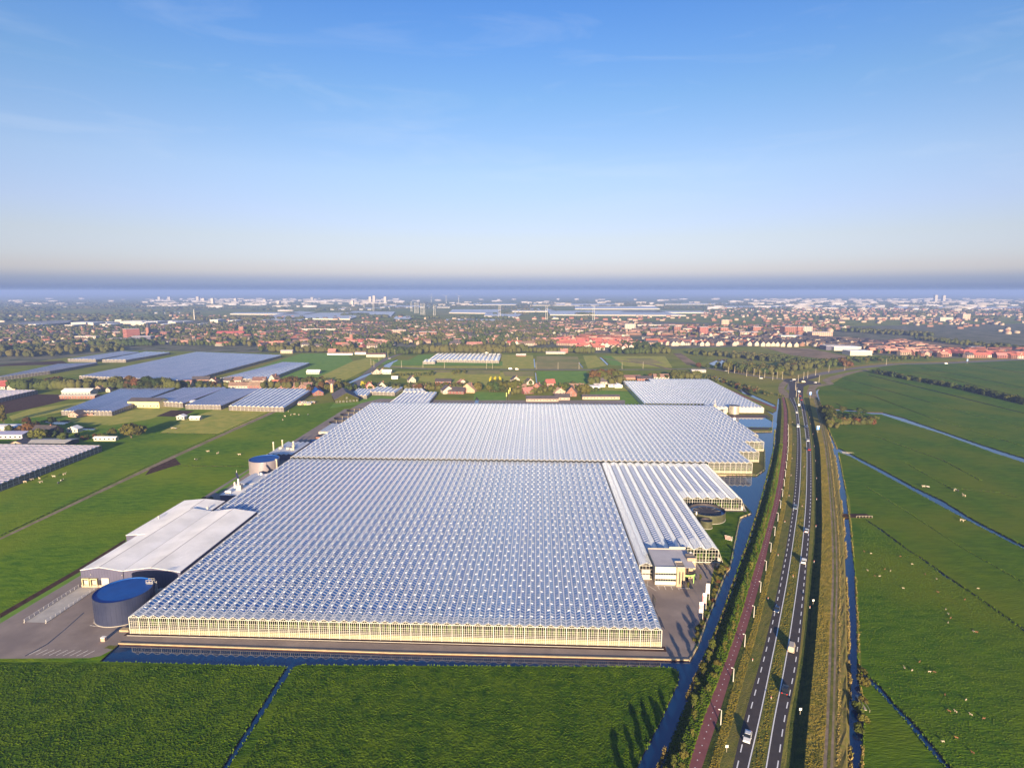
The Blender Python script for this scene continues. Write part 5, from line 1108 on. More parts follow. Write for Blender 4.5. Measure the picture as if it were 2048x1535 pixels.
quadhouse('narrow lavender glasshouse strip behind the very large one', [(135, 718), (192, 719), (278, 704), (243, 702)], 8, 4.2)
quadhouse('pale white-fronted glasshouse behind the very large lavender one', [(204, 719.5), (252, 719.5), (340, 704.5), (290, 703)], 6, 4.2)
quadhouse('long striped glasshouse along the green field left of centre', [(440, 756), (531, 759), (619, 725.5), (565, 724)], 10, 4.4)
quadhouse('mauve glasshouse left of the yellow barn', [(122, 822), (224, 823), (350, 776), (240, 777)], 14, 4.0)
quadhouse('blue-striped glasshouse right of the yellow barn', [(288, 802), (366, 806), (452, 775), (365, 776)], 9, 4.4, 1.2)
quadhouse('grey striped glasshouse second from the right in the left row', [(370, 810), (442, 811), (525, 777), (448, 777)], 12, 4.0)
quadhouse('striped mauve glasshouse nearest the farmyard with a pond at its foot', [(457, 812), (568, 815), (625, 778), (520, 777)], 12, 4.2, 1.0)
quadhouse('small mauve glasshouse right against the back of the rear greenhouse', [(775, 808), (855, 808), (874, 784), (806, 784)], 9, 3.8)
quadhouse('little white-roofed glasshouse behind the small mauve one', [(805, 783), (853, 783), (846, 777), (810, 777)], 5, 4.2, roofm='farglass')
quadhouse('low old glasshouse between the dark-roofed barn and bushes', [(697, 790), (734, 791), (748, 778), (716, 777)], 5, 3.4)
quadhouse('overgrown pale glasshouse right of the low old one', [(737, 783), (790, 785), (806, 774), (752, 774)], 6, 3.6)
quadhouse('wide striped glasshouse in the middle fields before the poplars', [(856, 719), (998, 721), (1003, 707), (875, 706.5)], 16, 4.0, roofm='mauveglass')
quadhouse('tiny cream-fronted glasshouse at the corner of the wide one', [(846, 723.5), (870, 723.5), (872, 719), (850, 719)], 3, 3.6, roofm='farglass')
# ------------------------------------------------------------------ vegetation
def crown_mesh(name, blobs, n, leaf, m, core=True):
    V, Q = [], []; B = np.array(blobs, float); wts = (B[:, 3] ** 2); wts /= wts.sum(); rs = np.random.default_rng(abs(hash(name)) % 1000 if False else len(name) * 7 + len(blobs))
    k = 0
    while k < n:
        b = B[rs.choice(len(B), p=wts)]; d_ = rs.normal(size=3); d_ /= np.linalg.norm(d_)
        p = b[:3] + d_ * b[3] * rs.uniform(.82, 1.08) * np.array([1, 1, b[4] if len(b) > 4 else 1])
        if any(np.linalg.norm((p - q[:3]) / [1, 1, q[4]]) < q[3] * .78 for q in B): continue
        nr = d_ + rs.normal(size=3) * .55; nr /= np.linalg.norm(nr); u_ = np.cross(nr, rs.normal(size=3)); u_ /= np.linalg.norm(u_); v_ = np.cross(nr, u_); sz = leaf * rs.uniform(.55, 1.35)
        V += [p - u_ * sz - v_ * sz * .6, p + u_ * sz * .8 - v_ * sz * .7, p + u_ * sz + v_ * sz * .7, p - u_ * sz * .7 + v_ * sz * .8]; Q.append([4 * k, 4 * k + 1, 4 * k + 2, 4 * k + 3]); k += 1
    if core:
        for b in B:
            nn = 7; o0 = len(V)
            rings = [(-.8, .55), (0, .92), (.75, .6)]
            for zz, rr in rings:
                for i in range(nn): a = 2 * math.pi * i / nn; V.append(b[:3] + np.array([rr * math.cos(a), rr * math.sin(a), zz * b[4]]) * b[3] * .84)
            for r_ in range(2):
                for i in range(nn): j = (i + 1) % nn; Q.append([o0 + r_ * nn + i, o0 + r_ * nn + j, o0 + (r_ + 1) * nn + j, o0 + (r_ + 1) * nn + i])
            V.append(b[:3] + np.array([0, 0, b[3] * b[4] * .82])); top = len(V) - 1
            for i in range(0, nn - 1, 2): Q.append([top, o0 + 2 * nn + i, o0 + 2 * nn + i + 1, o0 + 2 * nn + (i + 2) % nn])
    me = bpy.data.meshes.new(name); V = np.array(V, dtype=np.float32); Q = np.array(Q, dtype=np.int32)
    me.vertices.add(len(V)); me.vertices.foreach_set('co', V.ravel()); me.loops.add(Q.size); me.loops.foreach_set('vertex_index', Q.ravel()); me.polygons.add(len(Q)); me.polygons.foreach_set('loop_start', np.arange(0, Q.size, 4, dtype=np.int32))
    me.materials.append(M[m]); me.update(calc_edges=True); return me
def blobs(kind, rs):
    if kind == 'round': return [(rs.uniform(-2.0, 2.0), rs.uniform(-2.0, 2.0), rs.uniform(4.2, 7.6), rs.uniform(1.6, 2.6), .9) for _ in range(9)] + [(0, 0, 6, 3.0, .95)]
    if kind == 'broad': return [(rs.uniform(-4.6, 4.6), rs.uniform(-3.8, 3.8), rs.uniform(3.2, 7.4), rs.uniform(1.9, 3.0), .85) for _ in range(14)] + [(0, 0, 5.6, 4.0, .9)]
    if kind == 'tall': return [(rs.uniform(-.7, .7), rs.uniform(-.7, .7), z, 1.55 - abs(z - 7) * .10, 1.4) for z in np.arange(3, 14, 1.25)]
    if kind == 'bush': return [(rs.uniform(-1.3, 1.3), rs.uniform(-1.3, 1.3), rs.uniform(.6, 1.9), rs.uniform(.7, 1.15), .9) for _ in range(6)]
    if kind == 'thin': return [(rs.uniform(-.35, .35), rs.uniform(-.35, .35), z, rs.uniform(.4, .75), 1.1) for z in (1.6, 2.3, 3.0, 3.6)]
CR = {}; rs = np.random.default_rng(5)
for kind, n, leaf in (('round', 420, .50), ('broad', 620, .62), ('tall', 420, .42), ('bush', 190, .30), ('thin', 110, .20)):
    for var in range(2 if kind in ('thin',) else 3):
        B = blobs(kind, rs)
        for m in ('leaf_dark', 'leaf_mid', 'leaf_olive', 'leaf_rust') + (('leaf_yellow',) if kind in ('tall', 'round', 'thin') and var == 0 else ()):
            CR[(kind, m, var)] = crown_mesh('crown', B, n if kind != 'bush' else n, leaf, m, core=True)
def trunk_mesh(h, r, limbs=4):
    o = MB(); o.cyl(0, 0, 0, h, r, r * .55, 'bark', 7)
    for i in range(limbs): a = i * 2.4; o.bar((0, 0, h * (.55 + .1 * i)), (math.cos(a) * h * .35, math.sin(a) * h * .35, h * (.95 + .08 * i)), r * .5, r * .5, 'bark')
    return o.mesh('trunk')
TR = {'round': trunk_mesh(4.2, .28), 'broad': trunk_mesh(3.6, .4), 'tall': trunk_mesh(4, .22, 2), 'bush': trunk_mesh(.9, .1, 3), 'thin': trunk_mesh(1.9, .06, 2)}
TH = {'round': 9.3, 'broad': 9.0, 'tall': 14.5, 'bush': 2.6, 'thin': 4.2}
ntree = [0]
def tree(x, y, h, kind, m, label, group=None, name='tree', cat='tree', world=False, z=0.0):
    g = (x, y) if world else G(x, y, z); sc = h / TH[kind]; ntree[0] += 1; var = ntree[0] % (2 if kind == 'thin' else 3)
    if m == 'leaf_yellow': var = 0
    t = thing(name, label, cat, (g[0], g[1], z), random.uniform(0, 6.28), group, (sc * random.uniform(.9, 1.12), sc * random.uniform(.9, 1.12), sc))
    link('crown', CR[(kind, m, var)], t); link('trunk', TR[kind], t); return t
nm = {'leaf_dark': 'dark green', 'leaf_mid': 'mid green', 'leaf_olive': 'olive green', 'leaf_rust': 'rust-brown', 'leaf_yellow': 'bright yellow'}
sh_ = {'round': 'rounded', 'broad': 'broad spreading', 'tall': 'tall slender', 'bush': 'low bushy', 'thin': 'thin young'}
def belt(x0, y0, x1, y1, n, h, kinds, mats, place, spread=3.0, name='tree', cat='tree'):
    for i in range(n):
        t_ = (i + random.uniform(.1, .9)) / n; kd = random.choice(kinds); m = random.choice(mats); g = G(x0 + (x1 - x0) * t_, y0 + (y1 - y0) * t_)
        tree(g[0] + random.uniform(-1, 1) * spread, g[1] + random.uniform(-1, 1) * spread, h * random.uniform(.72, 1.2), kd, m, f'{nm[m]} {sh_[kd]} {cat} {place}'.replace('low bushy shrub', 'shrub').replace('rounded shrub', 'tall shrub'), f'{nm[m]} {cat}s {place}', name, cat, True)
D, Mi, Ol, Ru = 'leaf_dark', 'leaf_mid', 'leaf_olive', 'leaf_rust'
belt(20, 776, 150, 776, 12, 11, ['round', 'broad'], [D, Ru, Mi], 'in the belt behind the far-left farmyard', 9)
belt(195, 778, 335, 778, 15, 13, ['broad', 'round'], [D, D, Ol, Mi, Ru], 'in the tall clump above the yellow barn', 8)
belt(340, 775, 420, 772, 6, 7, ['round'], [D, Mi, Ru], 'between the houses above the blue-striped glasshouse', 5)
belt(420, 774, 500, 772, 7, 7, ['round', 'tall'], [D, Mi, Ru, Ru], 'between the white-fronted houses left of centre', 5)
belt(555, 773, 640, 768, 15, 10, ['round', 'broad'], [Ru, Ru, Ol, Mi], 'in the autumn grove left of centre', 11)
belt(625, 786, 690, 774, 8, 9, ['round', 'broad'], [Ru, Ru, Ol], 'in the rusty clump beside the farmyard chimney', 6)
tree(727, 775, 8.5, 'round', 'leaf_yellow', 'bright yellow rounded tree near the little canal'); tree(743, 775, 8.5, 'tall', 'leaf_yellow', 'bright yellow slender tree right of its rounded yellow neighbour')
belt(735, 772, 830, 776, 7, 6, ['round', 'bush'], [D, Mi, D], 'around the white cottages left of centre', 5)
belt(830, 780, 930, 774, 9, 8, ['round', 'broad'], [Ol, Mi, Ru], 'around the thatched farm in the middle', 6)
belt(958, 782, 1024, 780, 15, 10, ['round', 'broad'], [Ol, Mi, Mi, D], 'in the dense green grove in the middle', 8)
for k, (x, l) in enumerate(((981, 'left'), (990, 'middle'), (1000, 'right'))): tree(x, 777, 15, 'tall', 'leaf_yellow', f'{l} one of three yellow-green poplar tops above the grove')
belt(1030, 786, 1090, 782, 8, 6.5, ['round', 'bush'], [D, Ol, Mi, Ru], 'around the small red-roofed cottages', 5)
belt(1110, 784, 1165, 780, 7, 8, ['round', 'broad'], [Mi, Ol, Mi], 'around the brick farm with thatched roof', 4)
tree(1168, 788, 11, 'broad', Ol, 'large olive tree standing right of the brick farm'); tree(1190, 770, 7, 'round', Ru, 'orange-brown round tree below the big grove on the meadow')
belt(1184, 765, 1232, 760, 11, 14, ['broad', 'round'], [Ol, Mi, Ru], 'in the big grove casting a long shadow on the meadow', 9)
belt(1340, 757, 1390, 757, 6, 11, ['round', 'broad'], [Mi, Mi, Ol], 'behind the far greenhouse', 6)
belt(1290, 757, 1335, 757, 4, 7, ['round'], [Ru, Mi], 'beside the bungalow behind the far greenhouse', 5)
belt(1410, 735, 1470, 744, 9, 9, ['round', 'broad'], [D, Mi, Ru], 'around the lake', 14)
belt(1455, 742, 1560, 750, 20, 12, ['round', 'broad', 'tall'], [Ol, Mi, D], 'in the copse above the left road arm', 13)
belt(1560, 738, 1690, 731, 18, 10, ['round', 'broad'], [Ol, Mi, D, Ru], 'behind the embankment right of the lake', 15)
belt(1700, 728, 1800, 722, 8, 8, ['round'], [D, Mi, Ol], 'along the far bend of the right road', 8)
belt(1652, 828, 1664, 856, 7, 8, ['round', 'broad'], [Ol, Mi, D], 'shading the gravel track at the right canal', 2.5)
tree(1685, 826, 7, 'round', Ol, 'single olive tree behind the square hedge right of the road'); tree(1718, 829, 7, 'round', D, 'dark round tree at the far corner of the square hedge'); tree(1728, 829, 5.5, 'round', D, 'smaller dark tree beside the dark round one at the hedge'); tree(1667, 847, 4.5, 'round', Ru, 'rusty little tree at the near corner of the square hedge')
tree(263, 875, 11.5, 'broad', Ol, 'big solitary round tree by the left meadow edge'); tree(226, 873, 7.5, 'round', Ol, 'olive tree left of the big solitary round tree')
tree(8, 846, 17, 'tall', Ol, 'tall olive poplar at the left edge of the photo'); tree(-2, 846, 16, 'tall', Mi, 'green poplar cut by the left edge of the photo')
for x, y, h, kd, m, l in ((55, 851, 8, 'round', Ru, 'rusty tree above the orange-gabled shed'), (63, 866, 9, 'broad', Ru, 'orange-brown tree in the middle of the left farm'), (78, 880, 9, 'broad', Ol, 'olive tree in front of the left farmhouse'), (104, 850, 8, 'round', D, 'dark tree beside the left pond'), (118, 872, 7, 'tall', D, 'dark pointed tree by the left farmhouse'), (97, 873, 6, 'round', Ru, 'rust tree behind the olive one at the left farm'), (58, 886, 5, 'round', Ol, 'small tree at the orange gable end'), (40, 862, 5, 'bush', Ru, 'low rusty bush at the white flat sheds')): tree(x, y, h, kd, m, l)
belt(160, 879, 215, 877, 7, 4, ['bush', 'round'], [Ru, Ol, Mi], 'in the hedge left of the solitary round tree', 2, 'shrub', 'shrub')
# hedges and shrubs
belt(785, 752, 865, 750, 12, 5, ['bush', 'round'], [Ol, Mi, D], 'in the left orchard block of the middle fields', 5, 'shrub', 'shrub')
belt(898, 748, 925, 748, 6, 6, ['round'], [Mi, Ol], 'in the small orchard block right of the left one', 5, 'shrub', 'shrub')
belt(1425, 757, 1530, 790, 26, 3.6, ['bush'], [D, Ru, Mi, D], 'on the rough bank below the left road arm', 9, 'shrub', 'shrub')
belt(1668, 847, 1744, 847, 22, 5.0, ['bush', 'bush'], [Ol, Ru, Ol], 'in the clipped front row of the square hedge', 1.2, 'shrub', 'shrub')
belt(1664, 838, 1740, 836, 16, 4.5, ['bush'], [D, Mi, D], 'in the dark yard behind the square hedge', 5, 'shrub', 'shrub')
belt(1743, 745, 1920, 778, 42, 6.0, ['bush', 'round'], [D, D, Mi], 'in the upper half of the long right-hand hedge', 2.5, 'shrub', 'shrub')
belt(1928, 779, 2060, 811, 40, 6.0, ['bush', 'round'], [D, D, Mi], 'in the lower half of the long right-hand hedge', 2.5, 'shrub', 'shrub')
belt(1390, 1284, 1440, 1152, 15, 1.4, ['bush'], [Ol, Mi, Ru], 'in the planting strip beside the quay and banners', .5, 'shrub', 'shrub')
belt(1440, 1147, 1450, 1140, 4, 2.5, ['bush'], [Ru, Ol], 'at the corner of the parking lot by the quay', 1, 'shrub', 'shrub')
for x, y, h in ((1400, 1162, 3.2), (1376, 1177, 3.0), (1424, 1170, 3.6), (1434, 1165, 3.4)): tree(x, y, h, 'thin', Ol, 'young tree on the office parking lot, ' + {1400: 'beside the stone tower', 1376: 'in front of the entrance canopy', 1424: 'left of two at the quay', 1434: 'right of two at the quay'}[x])
for k, (x, y, h) in enumerate(((1722, 1364, 2.6), (1719, 1420, 2.4), (1726, 1440, 2.0), (1716, 1458, 2.0), (1728, 1402, 1.6), (1729, 1345, 1.5))):
    tree(x, y, h, 'bush', (Ol, Mi)[k % 2], ('yellowish bush growing in the right canal, topmost', 'bush below the pale plank in the right canal', 'third bush down in the right canal', 'lowest bush on the right canal edge', 'small bush at the plank end', 'small bush where the slanting ditch leaves the canal')[k], name='shrub', cat='shrub')
tree(383, 1012, 3.2, 'thin', 'leaf_yellow', 'little yellow shrub tree at the corner behind the warehouse', name='shrub', cat='shrub'); tree(420, 1001, 2.2, 'bush', D, 'dark clump of shrubs behind the warehouse end', name='shrub', cat='shrub'); tree(411, 1000, 2.2, 'bush', D, 'second dark shrub behind the warehouse end', name='shrub', cat='shrub')
# saplings on the canal bank, one row
BL = lerpline(0, 2, .80, 0); k = 0
for p, d_ in along(BL, 7.0):
    if p.y < 100 or p.y > 420: continue
    seg = 'lower' if p.y < 175 else ('middle' if p.y < 260 else 'upper')
    m = random.choice([Mi, Ol, Ol]); t = tree(p.x + random.uniform(-.8, .8), p.y, random.uniform(2.9, 4.6), 'thin' if random.random() < .88 else 'bush', m, f'{nm[m]} young sapling in the {seg} row on the canal bank', f'{nm[m]} saplings, {seg} stretch of the canal bank', 'sapling', 'sapling', True)
    t.location.z = .75
    if t.children[0].data in [CR[('bush', q, v)] for q in (Mi, Ol) for v in range(3)]: t.scale = (.62, .62, .75)
for k, (x, y, h) in enumerate(((26, 108, 5.5), (29.5, 112, 5), (32.5, 117, 5.5), (36, 121, 5), (39, 125, 4.6), (42.5, 129, 4.6), (50, 146, 5), (53, 153, 5), (57.5, 160, 5.2), (61, 166, 5.2), (64.5, 172, 5))): tree(x, y, h, 'thin', Mi, 'taller slim green tree at the foot of the canal bank row', 'taller slim trees on the canal bank', 'tree', 'tree', True, .5)
# mass woodland: low cost crowns, joined
def woods(name, P, m, hs, wr=.42, nq=16, label=None):
    """P (n,2) positions; hs heights"""
    n = len(P); r_ = hs * wr; V = []; Q = []; nn = 6
    ang = np.arange(nn) * 2 * np.pi / nn; prof = [(.12, .55), (.38, 1.0), (.68, .92), (.9, .5)]
    j = rng.uniform(.82, 1.18, (n, len(prof), nn)); ring = []
    for k, (zz, rr) in enumerate(prof):
        R_ = r_[:, None] * rr * j[:, k]; ring.append(np.stack([P[:, 0, None] + R_ * np.cos(ang), P[:, 1, None] + R_ * np.sin(ang), np.broadcast_to((hs * zz)[:, None], (n, nn)) * j[:, k] ** .3], -1))
    V = np.concatenate(ring, 1); q = []
    for k in range(len(prof) - 1):
        for i in range(nn): q.append((k * nn + i, k * nn + (i + 1) % nn, (k + 1) * nn + (i + 1) % nn, (k + 1) * nn + i))
    q.append((18, 19, 20, 21)); q.append((21, 22, 23, 18)); q = np.array(q)
    Vc = V.reshape(-1, 3); Qc = (q[None] + (np.arange(n) * V.shape[1])[:, None, None]).reshape(-1, 4)
    d_ = rng.normal(size=(n, nq, 3)); d_[..., 2] = np.abs(d_[..., 2]) * .9; d_ /= np.linalg.norm(d_, axis=-1, keepdims=True)
    c = np.stack([P[:, 0], P[:, 1], hs * .56], -1)[:, None] + d_ * np.stack([r_, r_, hs * .40], -1)[:, None] * rng.uniform(.85, 1.12, (n, nq, 1))
    u_ = np.cross(d_, rng.normal(size=d_.shape)); u_ /= np.linalg.norm(u_, axis=-1, keepdims=True); v_ = np.cross(d_, u_) + d_ * rng.normal(0, .4, (n, nq, 1)); s_ = (r_[:, None, None] * rng.uniform(.18, .4, (n, nq, 1)))
    L = np.stack([c - u_ * s_, c - v_ * s_, c + u_ * s_, c + v_ * s_], 2).reshape(-1, 3); QL = np.arange(len(L)).reshape(-1, 4) + len(Vc)
    return bulk(name, np.concatenate([Vc, L]), np.concatenate([Qc, QL]), m)
def inpoly(x, y, P):
    ins = False
    for (a, b), (c, d_) in zip(P, P[1:] + P[:1]):
        if (b > y) != (d_ > y) and x < (c - a) * (y - b) / (d_ - b) + a: ins = not ins
    return ins
def scatter(poly, n, minv=0):    # uniform in the picture-surveyed polygon, area weighted on the ground
    W = gp(poly); xs = [p[0] for p in W]; ys = [p[1] for p in W]; out = []
    while len(out) < n:
        p = (random.uniform(min(xs), max(xs)), random.uniform(min(ys), max(ys)))
        if inpoly(*p, W): out.append(p)
    return np.array(out)
def row(x0, y0, x1, y1, n, w_=6):
    A = np.array(G(x0, y0)); B = np.array(G(x1, y1)); t_ = rng.uniform(0, 1, n)[:, None]; return A + (B - A) * t_ + rng.uniform(-w_, w_, (n, 2))
wood_sets = [(row(525, 703, 705, 704, 90, 9), 12), (row(705, 706, 835, 707, 80, 14), 11), (row(835, 705, 1045, 705, 130, 10), 15), (row(1045, 704, 1150, 704, 50, 8), 9), (row(1150, 706, 1185, 706, 26, 8), 12), (row(1235, 707, 1330, 706, 60, 14), 11),
             (row(220, 690, 300, 691, 60, 10), 13), (row(0, 712, 110, 710, 60, 25), 10), (row(1385, 708, 1520, 715, 70, 22), 8), (row(1260, 690, 1310, 700, 50, 30), 11), (row(1690, 662, 1850, 672, 160, 30), 11), (row(1850, 680, 2048, 702, 120, 25), 9),
             (row(400, 640, 437, 641, 60, 25), 12), (row(0, 700, 230, 703, 110, 30), 11), (row(1690, 720, 1870, 716, 50, 12), 6)]
wood_sets += [(row(30, 777, 345, 778, 110, 9), 11), (row(345, 774, 500, 773, 36, 8), 6), (row(545, 774, 690, 772, 60, 14), 8), (row(690, 780, 770, 776, 26, 8), 5), (row(780, 779, 960, 777, 60, 12), 6.5), (row(1020, 787, 1180, 781, 60, 12), 6), (row(1030, 770, 1180, 772, 26, 8), 5), (row(1184, 768, 1236, 764, 24, 14), 10),
             (row(1462, 738, 1560, 749, 70, 16), 11), (row(1556, 740, 1665, 729, 80, 18), 10), (row(1455, 712, 1600, 724, 90, 26), 8), (row(1410, 752, 1500, 778, 60, 9), 3.2), (row(1500, 778, 1560, 795, 30, 9), 2.6), (row(1345, 757, 1400, 757, 20, 6), 9), (row(790, 751, 870, 750, 26, 5), 4), (row(40, 858, 130, 885, 24, 10), 6), (row(1665, 849, 1745, 848, 40, 2), 4.2), (row(1655, 830, 1668, 858, 12, 3), 6)]
P_all = np.concatenate([p for p, h in wood_sets]); H_all = np.concatenate([h * rng.uniform(.7, 1.2, len(p)) for p, h in wood_sets])
woods('woodland_belt', P_all, 'leaf_far', H_all)

# ------------------------------------------------------------------ houses
def house(label, x, y, w_=10, d_=8, h=3.0, rise=4.2, rz=0, wall='brick', roof='tiles_dark', group=None, parts=True, chim=True, along_='x', name='house', cat='house', zpos=None):
    g = G(x, y) if zpos is None else zpos; t = thing(name, label, cat, (g[0], g[1], 0), R(rz), group)
    o = MB(); X, Y = w_ / 2, d_ / 2; o.box(-X, X, -Y, Y, 0, h, wall)
    if along_ == 'x':
        for sx in (-X, X): o.face([(sx, -Y, h), (sx, Y, h), (sx, 0, h + rise)] if sx > 0 else [(sx, Y, h), (sx, -Y, h), (sx, 0, h + rise)], wall)
    else:
        for sy in (-Y, Y): o.face([(-X, sy, h), (X, sy, h), (0, sy, h + rise)] if sy < 0 else [(X, sy, h), (-X, sy, h), (0, sy, h + rise)], wall)
    link('wall', o.mesh('wall'), t)
    o = MB(); o.gable(-X, X, -Y, Y, h, rise, roof, .45, along_, .22); r = link('roof', o.mesh('roof'), t)
    if chim: o = MB(); o.box(X * .4, X * .4 + .8, -.4, .4, h + rise * .6, h + rise + .9, 'brick'); link('chimney', o.mesh('chimney'), r)
    n = max(1, int(w_ / 3.4))
    for i in range(n):
        cx = -X + w_ * (i + .5) / n; wd = .62
        o = MB(); o.box(cx - wd - .08, cx + wd + .08, -Y - .05, -Y, .8, 2.35, 'white'); f = link('window', o.mesh('window'), t); o = MB(); o.box(cx - wd, cx + wd, -Y - .09, -Y - .05, .9, 2.25, 'darkglass'); link('pane', o.mesh('pane'), f)
    if along_ == 'y' and rise > 2:
        o = MB(); o.box(-.7, .7, -Y - .05, -Y, h + .4, h + 1.7, 'white'); f = link('window', o.mesh('window'), t); o = MB(); o.box(-.6, .6, -Y - .09, -Y - .05, h + .5, h + 1.6, 'darkglass'); link('pane', o.mesh('pane'), f)
    return t
